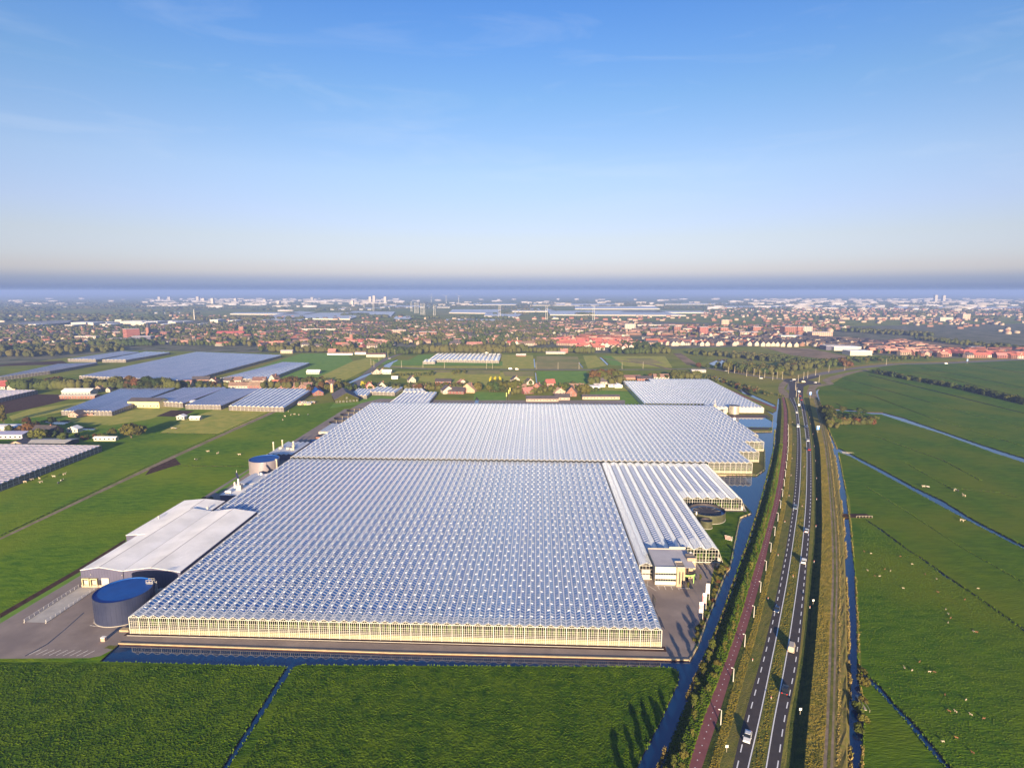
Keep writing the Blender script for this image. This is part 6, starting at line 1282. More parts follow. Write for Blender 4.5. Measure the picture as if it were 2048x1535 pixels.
HL = [ # x, y, w, d, h, rise, rz, wall, roof, gable toward camera?, label
 (6, 776, 17, 14, 3.2, 6, 0, 'render', 'tiles_red', 0, 'red-roofed house at the left edge beside the small glasshouse'), (28, 778, 9, 9, 3, 4, 5, 'render', 'tiles_dark', 1, 'white-gabled house right of the red-roofed one at the left'),
 (203, 781, 10, 9, 3, 3.6, -10, 'brickbeige', 'tiles_dark', 1, 'cream-gabled house in front of the tall tree clump'), (219, 783, 5, 5, 3, 2.4, 0, 'render', 'tiles_dark', 1, 'small white shed beside the cream-gabled house'),
 (328, 772, 42, 10, 3, 3.4, 2, 'brick', 'tiles_dark', 0, 'long dark-roofed brick barn behind the mauve glasshouse'), (371, 773, 17, 9, 3, 5, 0, 'render', 'tiles_brown', 0, 'brown-roofed house with one dormer above the blue-striped glasshouse'),
 (404, 763, 22, 9, 3.6, 3.4, 2, 'brick', 'tiles_dark', 0, 'dark-roofed house with red brick base left of centre'), (428, 768, 11, 9, 4, 4.2, 0, 'render', 'tiles_brown', 1, 'white gabled house with tree in front, left row'),
 (458, 765, 10, 8, 3.4, 3.5, -10, 'render', 'tiles_dark', 0, 'white house between dark trees in the left row'), (474, 764, 15, 9, 3.4, 3.4, 0, 'render', 'tiles_brown', 0, 'white long house left of the pointed dark tree'),
 (484, 775, 28, 9, 3.2, 3.6, 0, 'render', 'tiles_brown', 0, 'wide brown-roofed bungalow directly behind the grey striped glasshouse'), (513, 775, 16, 10, 3.2, 4, 0, 'brick', 'tiles_brown', 0, 'brown roofed house right of the pointed dark tree'),
 (520, 765, 16, 9, 3.4, 4, 5, 'render', 'tiles_brown', 0, 'cream house with brown roof in front of the autumn trees'), (549, 763, 10, 10, 3.6, 6, -14, 'render', 'tiles_brown', 1, 'steep white-gabled house above the red-tiled one'),
 (557, 773, 13, 9, 3.4, 5, 0, 'render', 'tiles_red', 0, 'bright red-tiled house behind the farmyard glasshouse'), (583, 775, 29, 9, 3, 3.5, 0, 'brick', 'tiles_brown', 0, 'long grey-brown shed right of the red-tiled house'), (612, 775, 16, 8, 3, 3.5, 0, 'brick', 'tiles_brown', 0, 'small brown shed right of the long grey-brown one'),
 (628, 747, 18, 10, 3, 2.6, 0, 'farwhite', 'roofwhite', 0, 'white-roofed shed in the edge of the bright green field'), (660, 773, 14, 10, 4, 4.6, -25, 'brick', 'tiles_brown', 1, 'tall dark farmhouse with white trims in the farmyard'),
 (739, 778, 10, 9, 3.4, 5.4, 20, 'tiles_pink', 'tiles_red', 1, 'pinkish steep-roofed house under the yellow trees'), (763, 776, 9, 9, 3.4, 4.8, 20, 'render', 'tiles_dark', 1, 'cottage with white trims right of the pinkish house'),
 (752, 747, 11, 10, 3, 4.4, 25, 'render', 'tiles_dark', 1, 'left one of two white houses by the little canal'), (763, 746, 10, 9, 3, 4.4, 25, 'render', 'tiles_dark', 1, 'right one of two white houses by the little canal'), (775, 747, 12, 10, 3.4, 2.4, 0, 'farwhite', 'roofwhite', 0, 'white flat-roofed shed right of the two canal houses'),
 (823, 764, 9, 9, 3.6, 4.6, 25, 'render', 'tiles_dark', 1, 'white-gabled cottage left of the middle meadow'), (790, 757, 8, 5, 2.8, .8, 0, 'white', 'roofwhite', 0, 'small white caravan-like shed by the parking yard'),
 (855, 777, 38, 8, 2.8, 2.4, 0, 'brick', 'tiles_brown', 0, 'long low brown-roofed stable behind the little mauve glasshouse'), (887, 766, 20, 8, 3, 3, 0, 'brick', 'tiles_dark', 0, 'dark roofed barn in front of the olive round tree'),
 (895, 785, 13, 13, 3.6, 5, 20, 'render', 'tiles_dark', 1, 'white-gabled farmhouse left of the thatched barn'), (913, 786, 20, 10, 3.2, 4, -10, 'brick', 'tiles_dark', 0, 'dark connecting barn between farmhouse and thatched barn'), (924, 770, 11, 9, 3.4, 4, 20, 'render', 'tiles_pink', 1, 'pink-roofed cottage behind the thatched barn'),
 (937, 783, 18, 14, 3, 7.4, -10, 'tiles_tan', 'tiles_tan', 1, 'big thatched barn with tan roof in the middle'), (1030, 764, 10, 8, 4, 4, 20, 'render', 'tiles_dark', 1, 'white house above the dense grove'), (1036, 774, 20, 6, 2.6, 1.6, 0, 'render', 'tiles_brown', 0, 'long low white annex right of the grove'),
 (1058, 768, 10, 8, 3.2, 4.2, 25, 'render', 'tiles_dark', 1, 'white-gabled house beside the thin ditch'), (1075, 777, 10, 8, 3, 4.4, -20, 'brick', 'tiles_brown', 1, 'brick cottage with white gable trims'), (1055, 786, 12, 9, 3, 4, 20, 'brick', 'tiles_pink', 0, 'pink-brown roofed cottage nearest the rear greenhouse'), (1043, 780, 10, 8, 3, 3.8, 0, 'brick', 'tiles_brown', 0, 'brown cottage hidden among the trees'),
 (1100, 770, 11, 9, 3.2, 4.4, 15, 'tiles_pink', 'tiles_red', 0, 'red-roofed cottage with pointed top in the meadow edge'), (1100, 779, 13, 5, 2.6, 1, 0, 'white', 'flatroof', 0, 'low white shed below the red-roofed cottage'),
 (1118, 787, 12, 9, 3, 4, 15, 'brickbeige', 'tiles_tan', 1, 'small cream gable house left of the brick farm'), (1124, 798, 16, 10, 3, 3, 0, 'brickbeige', 'tiles_dark', 0, 'white-fronted garage building before the small cream house'),
 (1143, 790, 12, 16, 3.4, 7, -8, 'brick', 'tiles_brown', 1, 'tall brick farm with long brown thatched ridge'), (1153, 781, 17, 10, 4, 4.5, 0, 'brick', 'tiles_brown', 0, 'brown cross wing behind the tall brick farm'), (1183, 779, 19, 12, 4.5, .6, 0, 'white', 'roofwhite', 0, 'white box barn right of the olive tree'),
 (1084, 801, 34, 10, 3, 2.4, 0, 'brickbeige', 'tiles_dark', 0, 'long dark-roofed barn with four small roof lights'), (1201, 797, 40, 8, 3, 1.6, 0, 'brickbeige', 'tiles_dark', 0, 'long low stable with pale doors in the right paddock'),
 (1219, 767, 24, 10, 3.2, 4, 0, 'render', 'tiles_dark', 0, 'dark-roofed villa with white dormers below the big grove'), (1194, 772, 8, 5, 2.6, .8, 0, 'brick', 'flatroof', 0, 'first small garage left of the villa'), (1203, 773, 8, 5, 2.6, .8, 0, 'white', 'flatroof', 0, 'second small white garage left of the villa'), (1223, 773, 8, 5, 2.6, .8, 0, 'white', 'flatroof', 0, 'little white shed below the villa'), (1236, 774, 9, 7, 2.8, 1.8, 0, 'white', 'roofwhite', 1, 'white shed with low gable right of the villa'),
 (1321, 757, 20, 10, 3, 3.4, 0, 'render', 'tiles_brown', 0, 'brown bungalow behind the far greenhouse'), (1262, 758, 24, 9, 3, 2.6, 0, 'brick', 'tiles_brown', 0, 'row of brown sheds at the far greenhouse corner'), (1288, 760, 20, 9, 3, 2.6, 0, 'brick', 'tiles_dark', 0, 'dark shed adjoining the brown sheds'),
 (575, 706, 22, 10, 4.5, 1.6, 0, 'brickbeige', 'flatroof', 0, 'beige hall at the far edge of the bright green field'), (681, 709, 46, 9, 3, 1.6, 0, 'white', 'tiles_brown', 0, 'long white shed before the far tree row'), (665, 705, 14, 9, 4, 3.5, 0, 'brick', 'tiles_pink', 0, 'pink-roofed house behind the long white shed'), (722, 708, 20, 9, 4, 2, 0, 'white', 'tiles_brown', 0, 'white shed right of the long white one'), (753, 713, 34, 11, 4.5, 2, 0, 'render', 'tiles_brown', 0, 'brown and white hall by the road bend'),
 (1111, 707, 36, 10, 3.2, 1, 0, 'farwhite', 'flatroof', 0, 'low pale building on the far side of the tan field'), (1128, 705, 14, 10, 5, 3, 0, 'brick', 'tiles_pink', 0, 'red-brown house above the low pale building'), (1042, 712, 17, 6, 3, 1, 0, 'brick', 'roofwhite', 0, 'small white-roofed shed at the yellow-green field'), (973, 705, 9, 9, 8, 1, 0, 'white', 'signblue', 0, 'white and blue tank house behind the wide striped glasshouse'), (1396, 744, 20, 8, 3, 1, 0, 'farwhite', 'flatroof', 0, 'pale flat building beside the lake road'),
 (42, 893, 13, 10, 2.8, 2.8, 8, 'brickbeige', 'tiles_dark', 1, 'orange-gabled low house above the big striped glasshouse'), (14, 859, 26, 13, 3.4, .8, 0, 'farwhite', 'roofwhite', 0, 'white flat shed at the left edge beside rusty tree'), (95, 868, 18, 12, 3, 4.5, -5, 'brick', 'tiles_dark', 0, 'dark brown farmhouse among trees at the left'), (157, 832, 12, 10, 2.6, 3, -12, 'brickbeige', 'tiles_dark', 1, 'small house with cream chevron gable below the mauve glasshouse'), (177, 829, 20, 9, 2.4, 2.4, 0, 'brick', 'tiles_dark', 0, 'long dark shed adjoining the chevron-gabled house'), (22, 873, 30, 14, 3.4, 1.2, 0, 'mauveglass', 'mauveglass', 0, 'old glass shed with framed front at the left edge'), (100, 889, 34, 14, 3, .8, 0, 'tiles_dark', 'concrete', 0, 'grey flat-roofed shed behind the striped glasshouse'),
 (160, 796, 38, 8, 3.4, 1.0, 0, 'brick', 'concrete', 0, 'long brown market shed beside the ploughed field'), (160, 788, 32, 12, 4.4, 2.2, 0, 'farwhite', 'roofwhite', 0, 'grey-roofed barn with green door above the brown shed'), (150, 863, 9, 6, 3, 2, 0, 'farwhite', 'roofwhite', 1, 'tiny bluish shed at the small left pond'),
 (371, 808.5, 21, 8, 3.8, .5, 0, 'farwhite', 'roofwhite', 0, 'white loading shed right of the yellow barn'), (213, 880, 17, 4, 2.4, .6, 0, 'farwhite', 'roofwhite', 0, 'white boat-like caravan by the hedge at the solitary tree'), (392, 839, 9, 5, 2.4, 1, 0, 'render', 'roofwhite', 0, 'small pale hut standing in the yellowish field'), (364, 838, 7, 5, 3, 1.5, 0, 'farwhite', 'roofwhite', 1, 'tiny blue-white hut left of the pale one'),
]
for (x, y, w_, dd, h, rise, rz, wl, rf, gb, lab) in HL: house(lab, x, y, w_, dd, h, rise, rz, wl, rf, along_='y' if gb else 'x', chim=(w_ < 20 and rise > 3))
t = house('yellow barn with dark roof and white verge between the left glasshouses', 297, 812, 33, 14, 6.0, 2.6, -4, 'yellowwall', 'tiles_dark', chim=False, name='barn', cat='barn')
t = house('big barn with dark blue-grey roof, green gable and pale base at the farmyard', 690, 799, 24, 36, 4.0, 6.5, 22, 'leaf_mid', 'tiles_dark', chim=False, along_='y', name='barn', cat='barn')
t = house('low barn with blue solar roof left of the big green-gabled barn', 634, 787, 11, 26, 3.2, 3.0, 25, 'brick', 'tanktop', chim=False, along_='y', name='barn', cat='barn')
simple('storage_silo', 'small tan round silo in the farmyard behind the blue-roofed barn', 'silo', [('shell', lambda o: o.cyl(0, 0, 0, 9, 1.8, 1.8, 'tiles_tan', 16)), ('roof', lambda o: o.cyl(0, 0, 9, 10.4, 1.9, .2, 'concrete', 16))], loc=(0, 0))
bpy.context.scene.objects[-1] if False else None
_s = [o_ for o_ in C.objects if o_.name.startswith('storage_silo') and o_.get('label', '').startswith('small tan')][0]; _s.location = (*G(664, 784), 0)
# farmyard clutter
for k in range(9):
    g = G(598 + (k % 5) * 7 + random.uniform(-2, 2), 806 + (k // 5) * 3); house(('red', 'white', 'grey', 'blue', 'rusty', 'cream', 'brown', 'green', 'pale')[k] + ' farm container in the cluttered yard by the green-gabled barn', 0, 0, random.uniform(2, 5), 2.4, 1.6, .3, random.uniform(0, 60), ('red', 'white', 'concrete', 'signblue', 'brick', 'cream', 'tiles_brown', 'green', 'farwhite')[k], 'concrete', parts=False, chim=False, name='farm_container', cat='container', zpos=g)
for k, (x, y) in enumerate(((1017.5, 800), (1013, 806), (1020, 795))):
    g = G(x, y); t = thing('light_mast', ('middle', 'nearest', 'farthest')[k] + ' of three yellow-topped floodlight masts behind the rear greenhouse', 'floodlight mast', (g[0], g[1], 0)); o = MB(); o.cyl(0, 0, 0, 11, .2, .14, 'tiles_dark', 6); link('pole', o.mesh('pole'), t); o = MB(); o.box(-.4, .4, -.25, .05, 7, 11.2, 'yelwall2'); link('lamp_rack', o.mesh('lamp_rack'), t)

# ------------------------------------------------------------------ larger buildings of the town and business areas
def block(label, x0, x1, y, h, depth, wall, roof='flatroof', rz=0, floors=0, cat='building', name='town_building', gabled=False):
    a = G(x0, y); b = G(x1, y); cx, cy = (a[0] + b[0]) / 2, a[1]; W = b[0] - a[0]
    t = thing(name, label, cat, (cx, cy + depth / 2, 0), R(rz)); o = MB(); X = W / 2; Y = depth / 2; o.box(-X, X, -Y, Y, 0, h, wall)
    if gabled:
        for sx in (-X, X): o.face([(sx, -Y, h), (sx, Y, h), (sx, 0, h + depth * .28)] if sx > 0 else [(sx, Y, h), (sx, -Y, h), (sx, 0, h + depth * .28)], wall)
    link('wall', o.mesh('wall'), t)
    o = MB(); (o.gable(-X, X, -Y, Y, h, depth * .28, roof, .5, 'x', .25) if gabled else o.box(-X - .2, X + .2, -Y - .2, Y + .2, h, h + .5, roof)); link('roof', o.mesh('roof'), t)
    if floors:
        o = MB(); n = max(2, int(W / 5)); fh = h / floors
        for f in range(floors):
            for i in range(n): cx_ = -X + W * (i + .5) / n; o.box(cx_ - 1.1, cx_ + 1.1, -Y - .06, -Y, f * fh + .9, f * fh + 2.3, 'darkglass')
        link('windows', o.mesh('windows'), t)
    return t
for a in [('tall dark brick apartment block with lit left face in the left-hand town', 249, 263, 679, 25, 30, 'brick', 'flatroof', -30, 7), ('long brick block left of the tall dark apartment block', 219, 258, 686, 10, 14, 'brick', 'flatroof', 3, 3), ('dark wide hall right of the tall apartment block', 264, 300, 682, 11, 20, 'navy', 'flatroof', 5, 2), ('cream terrace block left of the tall apartments', 210, 250, 671, 9, 12, 'brickbeige', 'flatroof', 0, 3), ('white long block in the trees at the left town', 150, 192, 680, 9, 12, 'render', 'flatroof', 0, 3),
          ('orange-pink brick hall right of the church', 321, 334, 674, 12, 25, 'brick', 'tiles_pink', 0, 3), ('red-roofed long school right of the orange hall', 433, 487, 672, 8, 16, 'brick', 'tiles_red', 0, 2, 'building', 'town_building', True), ('brick tower-like block at the end of the red-roofed school', 478, 487, 664, 15, 16, 'brick', 'tiles_pink', 0, 4), ('long white flat block left of the windmill', 602, 673, 664, 9, 14, 'render', 'flatroof', 0, 3), ('beige block left of the long white flat block', 571, 592, 665, 9, 14, 'brickbeige', 'flatroof', 0, 3),
          ('pale brick flat block left of two in the town centre', 784, 812, 670, 13, 16, 'brickbeige', 'flatroof', 0, 4), ('pinkish brick block right of two in the town centre', 838, 873, 673, 12, 18, 'brick', 'flatroof', 0, 4), ('white terraced long block above the pinkish block', 825, 870, 658, 9, 14, 'render', 'flatroof', 0, 3), ('white slab tower standing between the pale and pink districts', 1250, 1271, 661, 19, 18, 'farwhite', 'flatroof', -4, 6),
          ('pink-brown slab block alone at the meadow edge, right town', 1443, 1458, 651, 19, 20, 'brickbeige', 'flatroof', 0, 6), ('long white-banded blocks behind the white slab tower', 1275, 1350, 655, 9, 18, 'farwhite', 'flatroof', 0, 3), ('reddish court block, first in the row of brick blocks', 1300, 1336, 665, 12, 22, 'brick', 'flatroof', 0, 4), ('tall narrow reddish block, second in the row of brick blocks', 1348, 1361, 666, 18, 20, 'brick', 'flatroof', 0, 5), ('square brick block with white windows, middle of the row', 1399, 1416, 670, 21, 24, 'brick', 'flatroof', 0, 6),
          ('wide low brick block right of the square one', 1366, 1384, 665, 11, 20, 'brickbeige', 'flatroof', 0, 3), ('stepped brick court with pale base', 1436, 1466, 671, 9, 22, 'brickbeige', 'flatroof', 0, 3), ('tower part of the stepped brick court', 1441, 1456, 668, 17, 20, 'brick', 'flatroof', 0, 5), ('long brick block with setbacks near the dark roofs', 1480, 1522, 671, 9, 22, 'brickbeige', 'flatroof', 0, 3), ('dark-sided brick tower at the end of the long block', 1506, 1521, 666, 17, 20, 'brick', 'flatroof', 0, 5),
          ('checkered pink brick tower with white windows, left of three', 1568, 1592, 669, 21, 26, 'brick', 'flatroof', 4, 7), ('dark narrow tower, middle of three', 1594, 1604, 668, 20, 24, 'brick', 'flatroof', 4, 7), ('pale grey tower, right of three', 1605, 1624, 668, 20, 26, 'farwhite', 'flatroof', 4, 7), ('tan long block at the foot of the three towers', 1624, 1665, 672, 10, 26, 'brickbeige', 'flatroof', 0, 3), ('low white shopping hall before the three towers', 1562, 1607, 678, 8, 22, 'farwhite', 'roofwhite', 0, 0),
          ('white hall with long front by the sandy ground', 1668, 1722, 701, 7, 30, 'farwhite', 'roofwhite', 0, 0), ('largest plain white hall by the road at the sandy ground', 1700, 1744, 711, 8, 26, 'farwhite', 'roofwhite', 0, 0), ('dark blue warehouse behind the largest white hall', 1652, 1700, 700, 8, 26, 'navy', 'flatroof', 0, 0), ('cream roofed gym behind the dark blue houses', 1664, 1705, 682, 8, 20, 'farwhite', 'tiles_tan', 0, 0),
          ('pale district hall far right beyond the trees', 1880, 1906, 643, 16, 30, 'farwhite', 'flatroof', 0, 4), ('square dark block far right', 1925, 1940, 640, 24, 30, 'brickbeige', 'flatroof', 0, 6), ('brick wing with roof vents above the far right red roofs', 1942, 1970, 702, 8, 14, 'brick', 'flatroof', 0, 2)]: block(*a)
for k in range(7): block(('leftmost', 'second', 'third', 'fourth', 'fifth', 'sixth', 'rightmost')[k] + ' of seven pale flats in a row at the far right', 1680 + k * 25, 1699 + k * 25, 639, 9, 16, 'brickbeige', 'tiles_brown', 0, 3)
fw = [(142, 172, 649.5), (176, 187, 650.5), (130, 148, 656), (190, 214, 648.5), (228, 262, 643.5), (240, 285, 647.5), (262, 292, 651), (290, 315, 648), (325, 345, 646), (336, 352, 650), (350, 368, 648.5), (310, 330, 653), (200, 222, 653), (57, 72, 655), (385, 400, 652), (456, 472, 645), (420, 436, 645)]
for k, (a, b, y) in enumerate(fw): block(f"white industrial hall in the far left business park, {words[k]} from the left", a, b, y, random.uniform(6, 10), 60, 'farwhite', 'roofwhite', 0, 0, 'industrial hall', 'industrial_hall')
# church and windmill
g = G(297, 672); t = thing('church', 'slender brick church tower with spire in the left-hand town', 'church', (g[0], g[1], 0)); o = MB(); o.box(-3.5, 3.5, -3.5, 3.5, 0, 22, 'brick'); link('tower', o.mesh('tower'), t); o = MB(); o.cyl(0, 0, 22, 36, 4.2, .1, 'tiles_dark', 8); link('spire', o.mesh('spire'), t)
o = MB(); o.box(-9, 9, 3.6, 36, 0, 9, 'brick'); link('nave', o.mesh('nave'), t); o = MB(); o.gable(-9, 9, 3.6, 36, 9, 8, 'tiles_dark', .4, 'y'); link('roof', o.mesh('roof'), t)
g = G(703, 686); t = thing('windmill', 'tall round brick windmill tower with cap and sails before the town centre', 'windmill', (g[0], g[1], 0)); o = MB(); o.cyl(0, 0, 0, 20, 5, 3.6, 'brick', 16); link('tower', o.mesh('tower'), t); o = MB(); o.cyl(0, 0, 20, 24, 3.6, 1.2, 'tiles_dark', 12); link('cap', o.mesh('cap'), t)
for k in range(4): a = R(12 + 90 * k); o = MB(); o.bar((0, -4.4, 22), (11 * math.sin(a), -4.4, 22 + 11 * math.cos(a)), .9, .2, 'lamp'); link('sail', o.mesh('sail'), t)
# pylons: pairs of pale tubular poles
py = [(728, 616, 'first'), (747, 621.5, 'second'), (823, 623, 'third'), (830.5, 626, 'fourth'), (835.5, 626.5, 'fifth'), (843, 629, 'sixth'), (848.5, 629.5, 'seventh'), (869, 635.5, 'eighth, tallest looking'), (999.5, 636.5, 'ninth'), (1093, 639.5, 'tenth'), (1187, 640, 'eleventh and rightmost')]
for k, (x, y, wd) in enumerate(py):
    g = G(x, y); t = thing('pylon', f'power pylon of two slim poles on the plain, {wd.split(",")[0].split(" and")[0]} from the left', 'pylon', (g[0], g[1], 0), 0, 'paired pale pylons'); 
    for sx in (-3.2, 3.2): o = MB(); o.cyl(sx, 0, 0, 56, 1.1, .45, 'lamp', 8); link('pole', o.mesh('pole'), t)
    o = MB(); [o.bar((-4.6, 0, z), (4.6, 0, z), .5, .4, 'lamp') for z in (38, 46, 54)]; link('crossarm', o.mesh('crossarm'), t)
for k, (x, y) in enumerate(((862.7, 606), (892.5, 607), (917.5, 608), (389, 639.5))):
    g = G(x, y); t = thing('wind_turbine' if k < 3 else 'chimney', ('left', 'middle', 'right')[k] + ' of three tiny wind turbine masts on the horizon' if k < 3 else 'lone slim chimney above the far left woods', 'wind turbine' if k < 3 else 'chimney', (g[0], g[1], 0)); o = MB(); o.cyl(0, 0, 0, 70 if k < 3 else 42, 2.2, 1.2, 'lamp', 8); link('mast', o.mesh('mast'), t)
    if k < 3:
        for q in range(3): a = R(20 + 120 * q + 30 * k); o = MB(); o.bar((0, -3, 70), (34 * math.sin(a), -3, 70 + 34 * math.cos(a)), 1.8, .5, 'lamp'); link('blade', o.mesh('blade'), t)
# distant glasshouse ranges
dg = [(0, 655, 40, 645, 150, 637.5, 135, 645), (512, 634.5, 556, 637, 632, 624, 600, 622), (555, 636, 700, 637, 740, 625, 640, 625), (690, 629, 782, 632, 790, 623, 706, 622), (786, 638, 815, 639, 832, 632, 792, 632), (898, 624.5, 992, 626, 1004, 618.5, 905, 618.5), (968, 631, 1035, 633.5, 1048, 624.5, 972, 625), (1088, 635.5, 1128, 635.5, 1128, 633, 1092, 633), (1100, 628.5, 1372, 630, 1310, 620.5, 1095, 621.5),
      (1024, 622, 1110, 622, 1105, 617, 1020, 617), (1150, 617, 1320, 617, 1310, 612.5, 1150, 612.5), (1400, 614, 1560, 615, 1550, 611.5, 1400, 611.5), (1560, 614, 1760, 614.5, 1740, 610.5, 1560, 610.5), (1780, 616, 2048, 616.5, 2040, 613, 1790, 612.5), (1060, 610, 1240, 610, 1230, 607.2, 1060, 607.2), (760, 614, 900, 614, 900, 611, 770, 611), (512, 641, 600, 641, 610, 637, 520, 637.5), (880, 643, 1010, 643.5, 1000, 638, 890, 638), (460, 627, 600, 628, 590, 624.5, 470, 624.5), (1240, 624, 1420, 624.6, 1400, 621.5, 1250, 621.5), (640, 618, 780, 618, 770, 615.5, 650, 615.5), (1330, 608, 1480, 608, 1470, 606, 1330, 606), (300, 625, 376, 625.5, 376, 623.5, 310, 623.5), (900, 609, 1040, 609, 1030, 606.5, 910, 606.5)]
for k, q in enumerate(dg):
    P = [Vector((*G(q[2 * i], q[2 * i + 1], 5), 5)) for i in range(4)]; t = thing('glasshouse', f"pale glasshouse {('far left', 'left of centre', 'in the centre', 'right of centre', 'far right')[min(4, int((q[0] + q[2]) / 2 / 410))]} on the hazy plain, {words[min(19, int((660 - q[1]) // 3))]} belt above town", 'glasshouse', (P[0].x, P[0].y, 0), 0, 'distant glasshouse ranges'); O = Vector((P[0].x, P[0].y, 0)); P = [p - O for p in P]
    o = MB(); o.face(P, 'farglass'); L = (P[1] - P[0]).length; n = max(3, int(L / 14))
    for i in range(n): a = P[0].lerp(P[1], i / n); b = P[3].lerp(P[2], i / n); o.bar(a, b, 2.2, .5, 'farwhite')
    link('roof', o.mesh('roof'), t); o = MB(); dn = Vector((0, 0, 5)); o.face([P[0] - dn, P[1] - dn, P[1], P[0]], 'farwhite'); link('wall', o.mesh('wall'), t)
# ------------------------------------------------------------------ the town: terraces and houses
walls = ['brick', 'brickbeige', 'render', 'farwhite']; roofs = ['tiles_dark', 'tiles_brown', 'tiles_pink', 'tiles_red', 'flatroof']
def terrace_pts(poly, n, mix, ang, L=(9, 40), hh=(4.5, 6.0), gap=12):
    P = scatter(poly, n); out = []; cell = {}
    for x, y in P:
        k = (int(x // gap), int(y // gap))
        if k in cell: continue
        cell[k] = 1; out.append((x, y, random.choice(ang) + random.uniform(-3, 3), random.uniform(*L), random.uniform(8, 10), random.uniform(*hh), random.uniform(3, 4.4), random.choices(range(4), mix[0])[0], random.choices(range(5), mix[1])[0]))
    return out
TW = []
TP = dict(
    left=[(-60, 652), (-60, 700), (230, 697), (300, 690), (520, 694), (520, 642), (400, 650), (200, 655)],
    mid=[(520, 644), (520, 695), (790, 697), (790, 645)], centre=[(780, 643), (790, 688), (930, 694), (1120, 690), (1120, 645)],
    red=[(1120, 676), (1135, 697), (1240, 703), (1285, 692), (1240, 676)], pale=[(1120, 644), (1125, 674), (1240, 674), (1300, 668), (1300, 648)],
    rear=[(1285, 652), (1290, 672), (1560, 674), (1640, 668), (1700, 655), (1600, 645), (1480, 653)], dark=[(1290, 676), (1300, 690), (1540, 690), (1560, 676)],
    blue=[(1540, 680), (1545, 691), (1640, 694), (1760, 700), (1740, 684), (1620, 676)], salmon=[(1730, 688), (1750, 706), (1860, 712), (1880, 700), (1800, 684)], fred=[(1850, 703), (1870, 714), (2090, 717), (2090, 702)],
    far=[(-100, 628), (-100, 645), (520, 640), (1000, 640), (1300, 642), (1700, 648), (2150, 650), (2150, 618), (1700, 618), (1200, 636), (700, 634)], farr=[(1400, 616), (1400, 632), (1700, 640), (2150, 680), (2150, 616)])
wm_ = {'left': ([3, 3, 3, 1], [4, 3, 2, 2, 1]), 'mid': ([4, 2, 3, 1], [4, 2, 3, 3, 1]), 'centre': ([3, 4, 4, 1], [4, 3, 3, 1, 1]), 'red': ([2, 3, 3, 0], [0, 0, 2, 8, 0]), 'pale': ([2, 5, 3, 1], [4, 3, 4, 0, 1]), 'rear': ([5, 4, 2, 1], [3, 2, 4, 3, 2]), 'dark': ([3, 3, 3, 1], [8, 1, 0, 2, 0]), 'blue': ([4, 3, 3, 0], [9, 2, 0, 0, 0]), 'salmon': ([4, 3, 1, 0], [3, 1, 7, 1, 0]), 'fred': ([5, 2, 2, 0], [1, 0, 1, 9, 0]), 'far': ([4, 5, 1, 0], [4, 3, 2, 1, 2]), 'farr': ([4, 5, 1, 0], [5, 3, 2, 1, 2])}
for k, n in (('left', 330), ('mid', 420), ('centre', 420), ('red', 120), ('pale', 240), ('rear', 300), ('dark', 130), ('blue', 120), ('salmon', 90), ('fred', 110), ('far', 520), ('farr', 520)):
    ang = [0, 90, 10] if k not in ('mid', 'red') else [-12, 78, -12]
    for q in terrace_pts(TP[k], n, wm_[k], ang, L=(9, 22) if k in ('left', 'far', 'farr') else (12, 38)): TW.append((k,) + q)
# front line of white gabled houses, right town
for k, (x, y) in enumerate(((1345, 691), (1352, 691), (1363, 690), (1402, 691), (1413, 691), (1434, 691), (1441, 690), (1467, 691), (1497, 691), (1511, 691), (1524, 692), (1535, 692), (1543, 692), (1552, 692), (1563, 692.5), (1577, 693), (1590, 693))):
    house(f'white-gabled house in the front line of the right-hand town, {words[k]} from the left', x, y, 9, 12, 5.5, 4.5, random.uniform(-12, 12), 'render', 'tiles_dark', chim=False, along_='y', group='front line of gabled houses')
have = len([o_ for o_ in C.objects if o_.name.startswith('house')])
TW.sort(key=lambda q: q[1] ** 2 + q[2] ** 2)
plc = {'left': 'among trees in the left-hand town', 'mid': 'in the district behind the tree row left of centre', 'centre': 'in the town centre behind the poplars', 'red': 'in the red-roofed estate beyond the tan field', 'pale': 'in the pale pink district beyond the red estate', 'rear': 'behind the brick blocks of the right town', 'dark': 'in the dark-roofed quarter of the right town', 'blue': 'in the blue-black roofed quarter beside the sandy ground', 'salmon': 'in the salmon-roofed row near the white halls', 'fred': 'in the red-roofed row at the far right', 'far': 'on the distant plain', 'farr': 'on the distant plain at the right'}
rn = ['dark-roofed', 'brown-roofed', 'salmon-roofed', 'red-roofed', 'flat-roofed']; wn = ['brick', 'beige', 'white', 'pale']
HM = {}
def small_house(wi, ri, L):
    Lq = 8 * max(1, round(L / 8)); key = (wi, ri, Lq)
    if key not in HM:
        o = MB(); X, Y, h = Lq / 2, 4.5, 5.2; o.box(-X, X, -Y, Y, 0, h, walls[wi])
        if ri < 4:
            o.gable(-X, X, -Y, Y, h, 3.8, roofs[ri], .3, 'x', .2); [o.face([(sx, -Y, h), (sx, Y, h), (sx, 0, h + 3.8)] if sx > 0 else [(sx, Y, h), (sx, -Y, h), (sx, 0, h + 3.8)], walls[wi]) for sx in (-X, X)]
            o.box(X * .5, X * .5 + 1, -.4, .4, h + 2.6, h + 4.9, 'brick')
        else: o.box(-X - .2, X + .2, -Y - .2, Y + .2, h, h + .4, roofs[ri])
        n = int(Lq / 4)
        for f in (0.9, 3.3):
            for i in range(n): c = -X + Lq * (i + .5) / n; o.box(c - 1.0, c + 1.0, -Y - .06, -Y, f, f + 1.4, 'darkglass')
        HM[key] = o.mesh('house')
    return HM[key]
n_ind = 0; rest = []
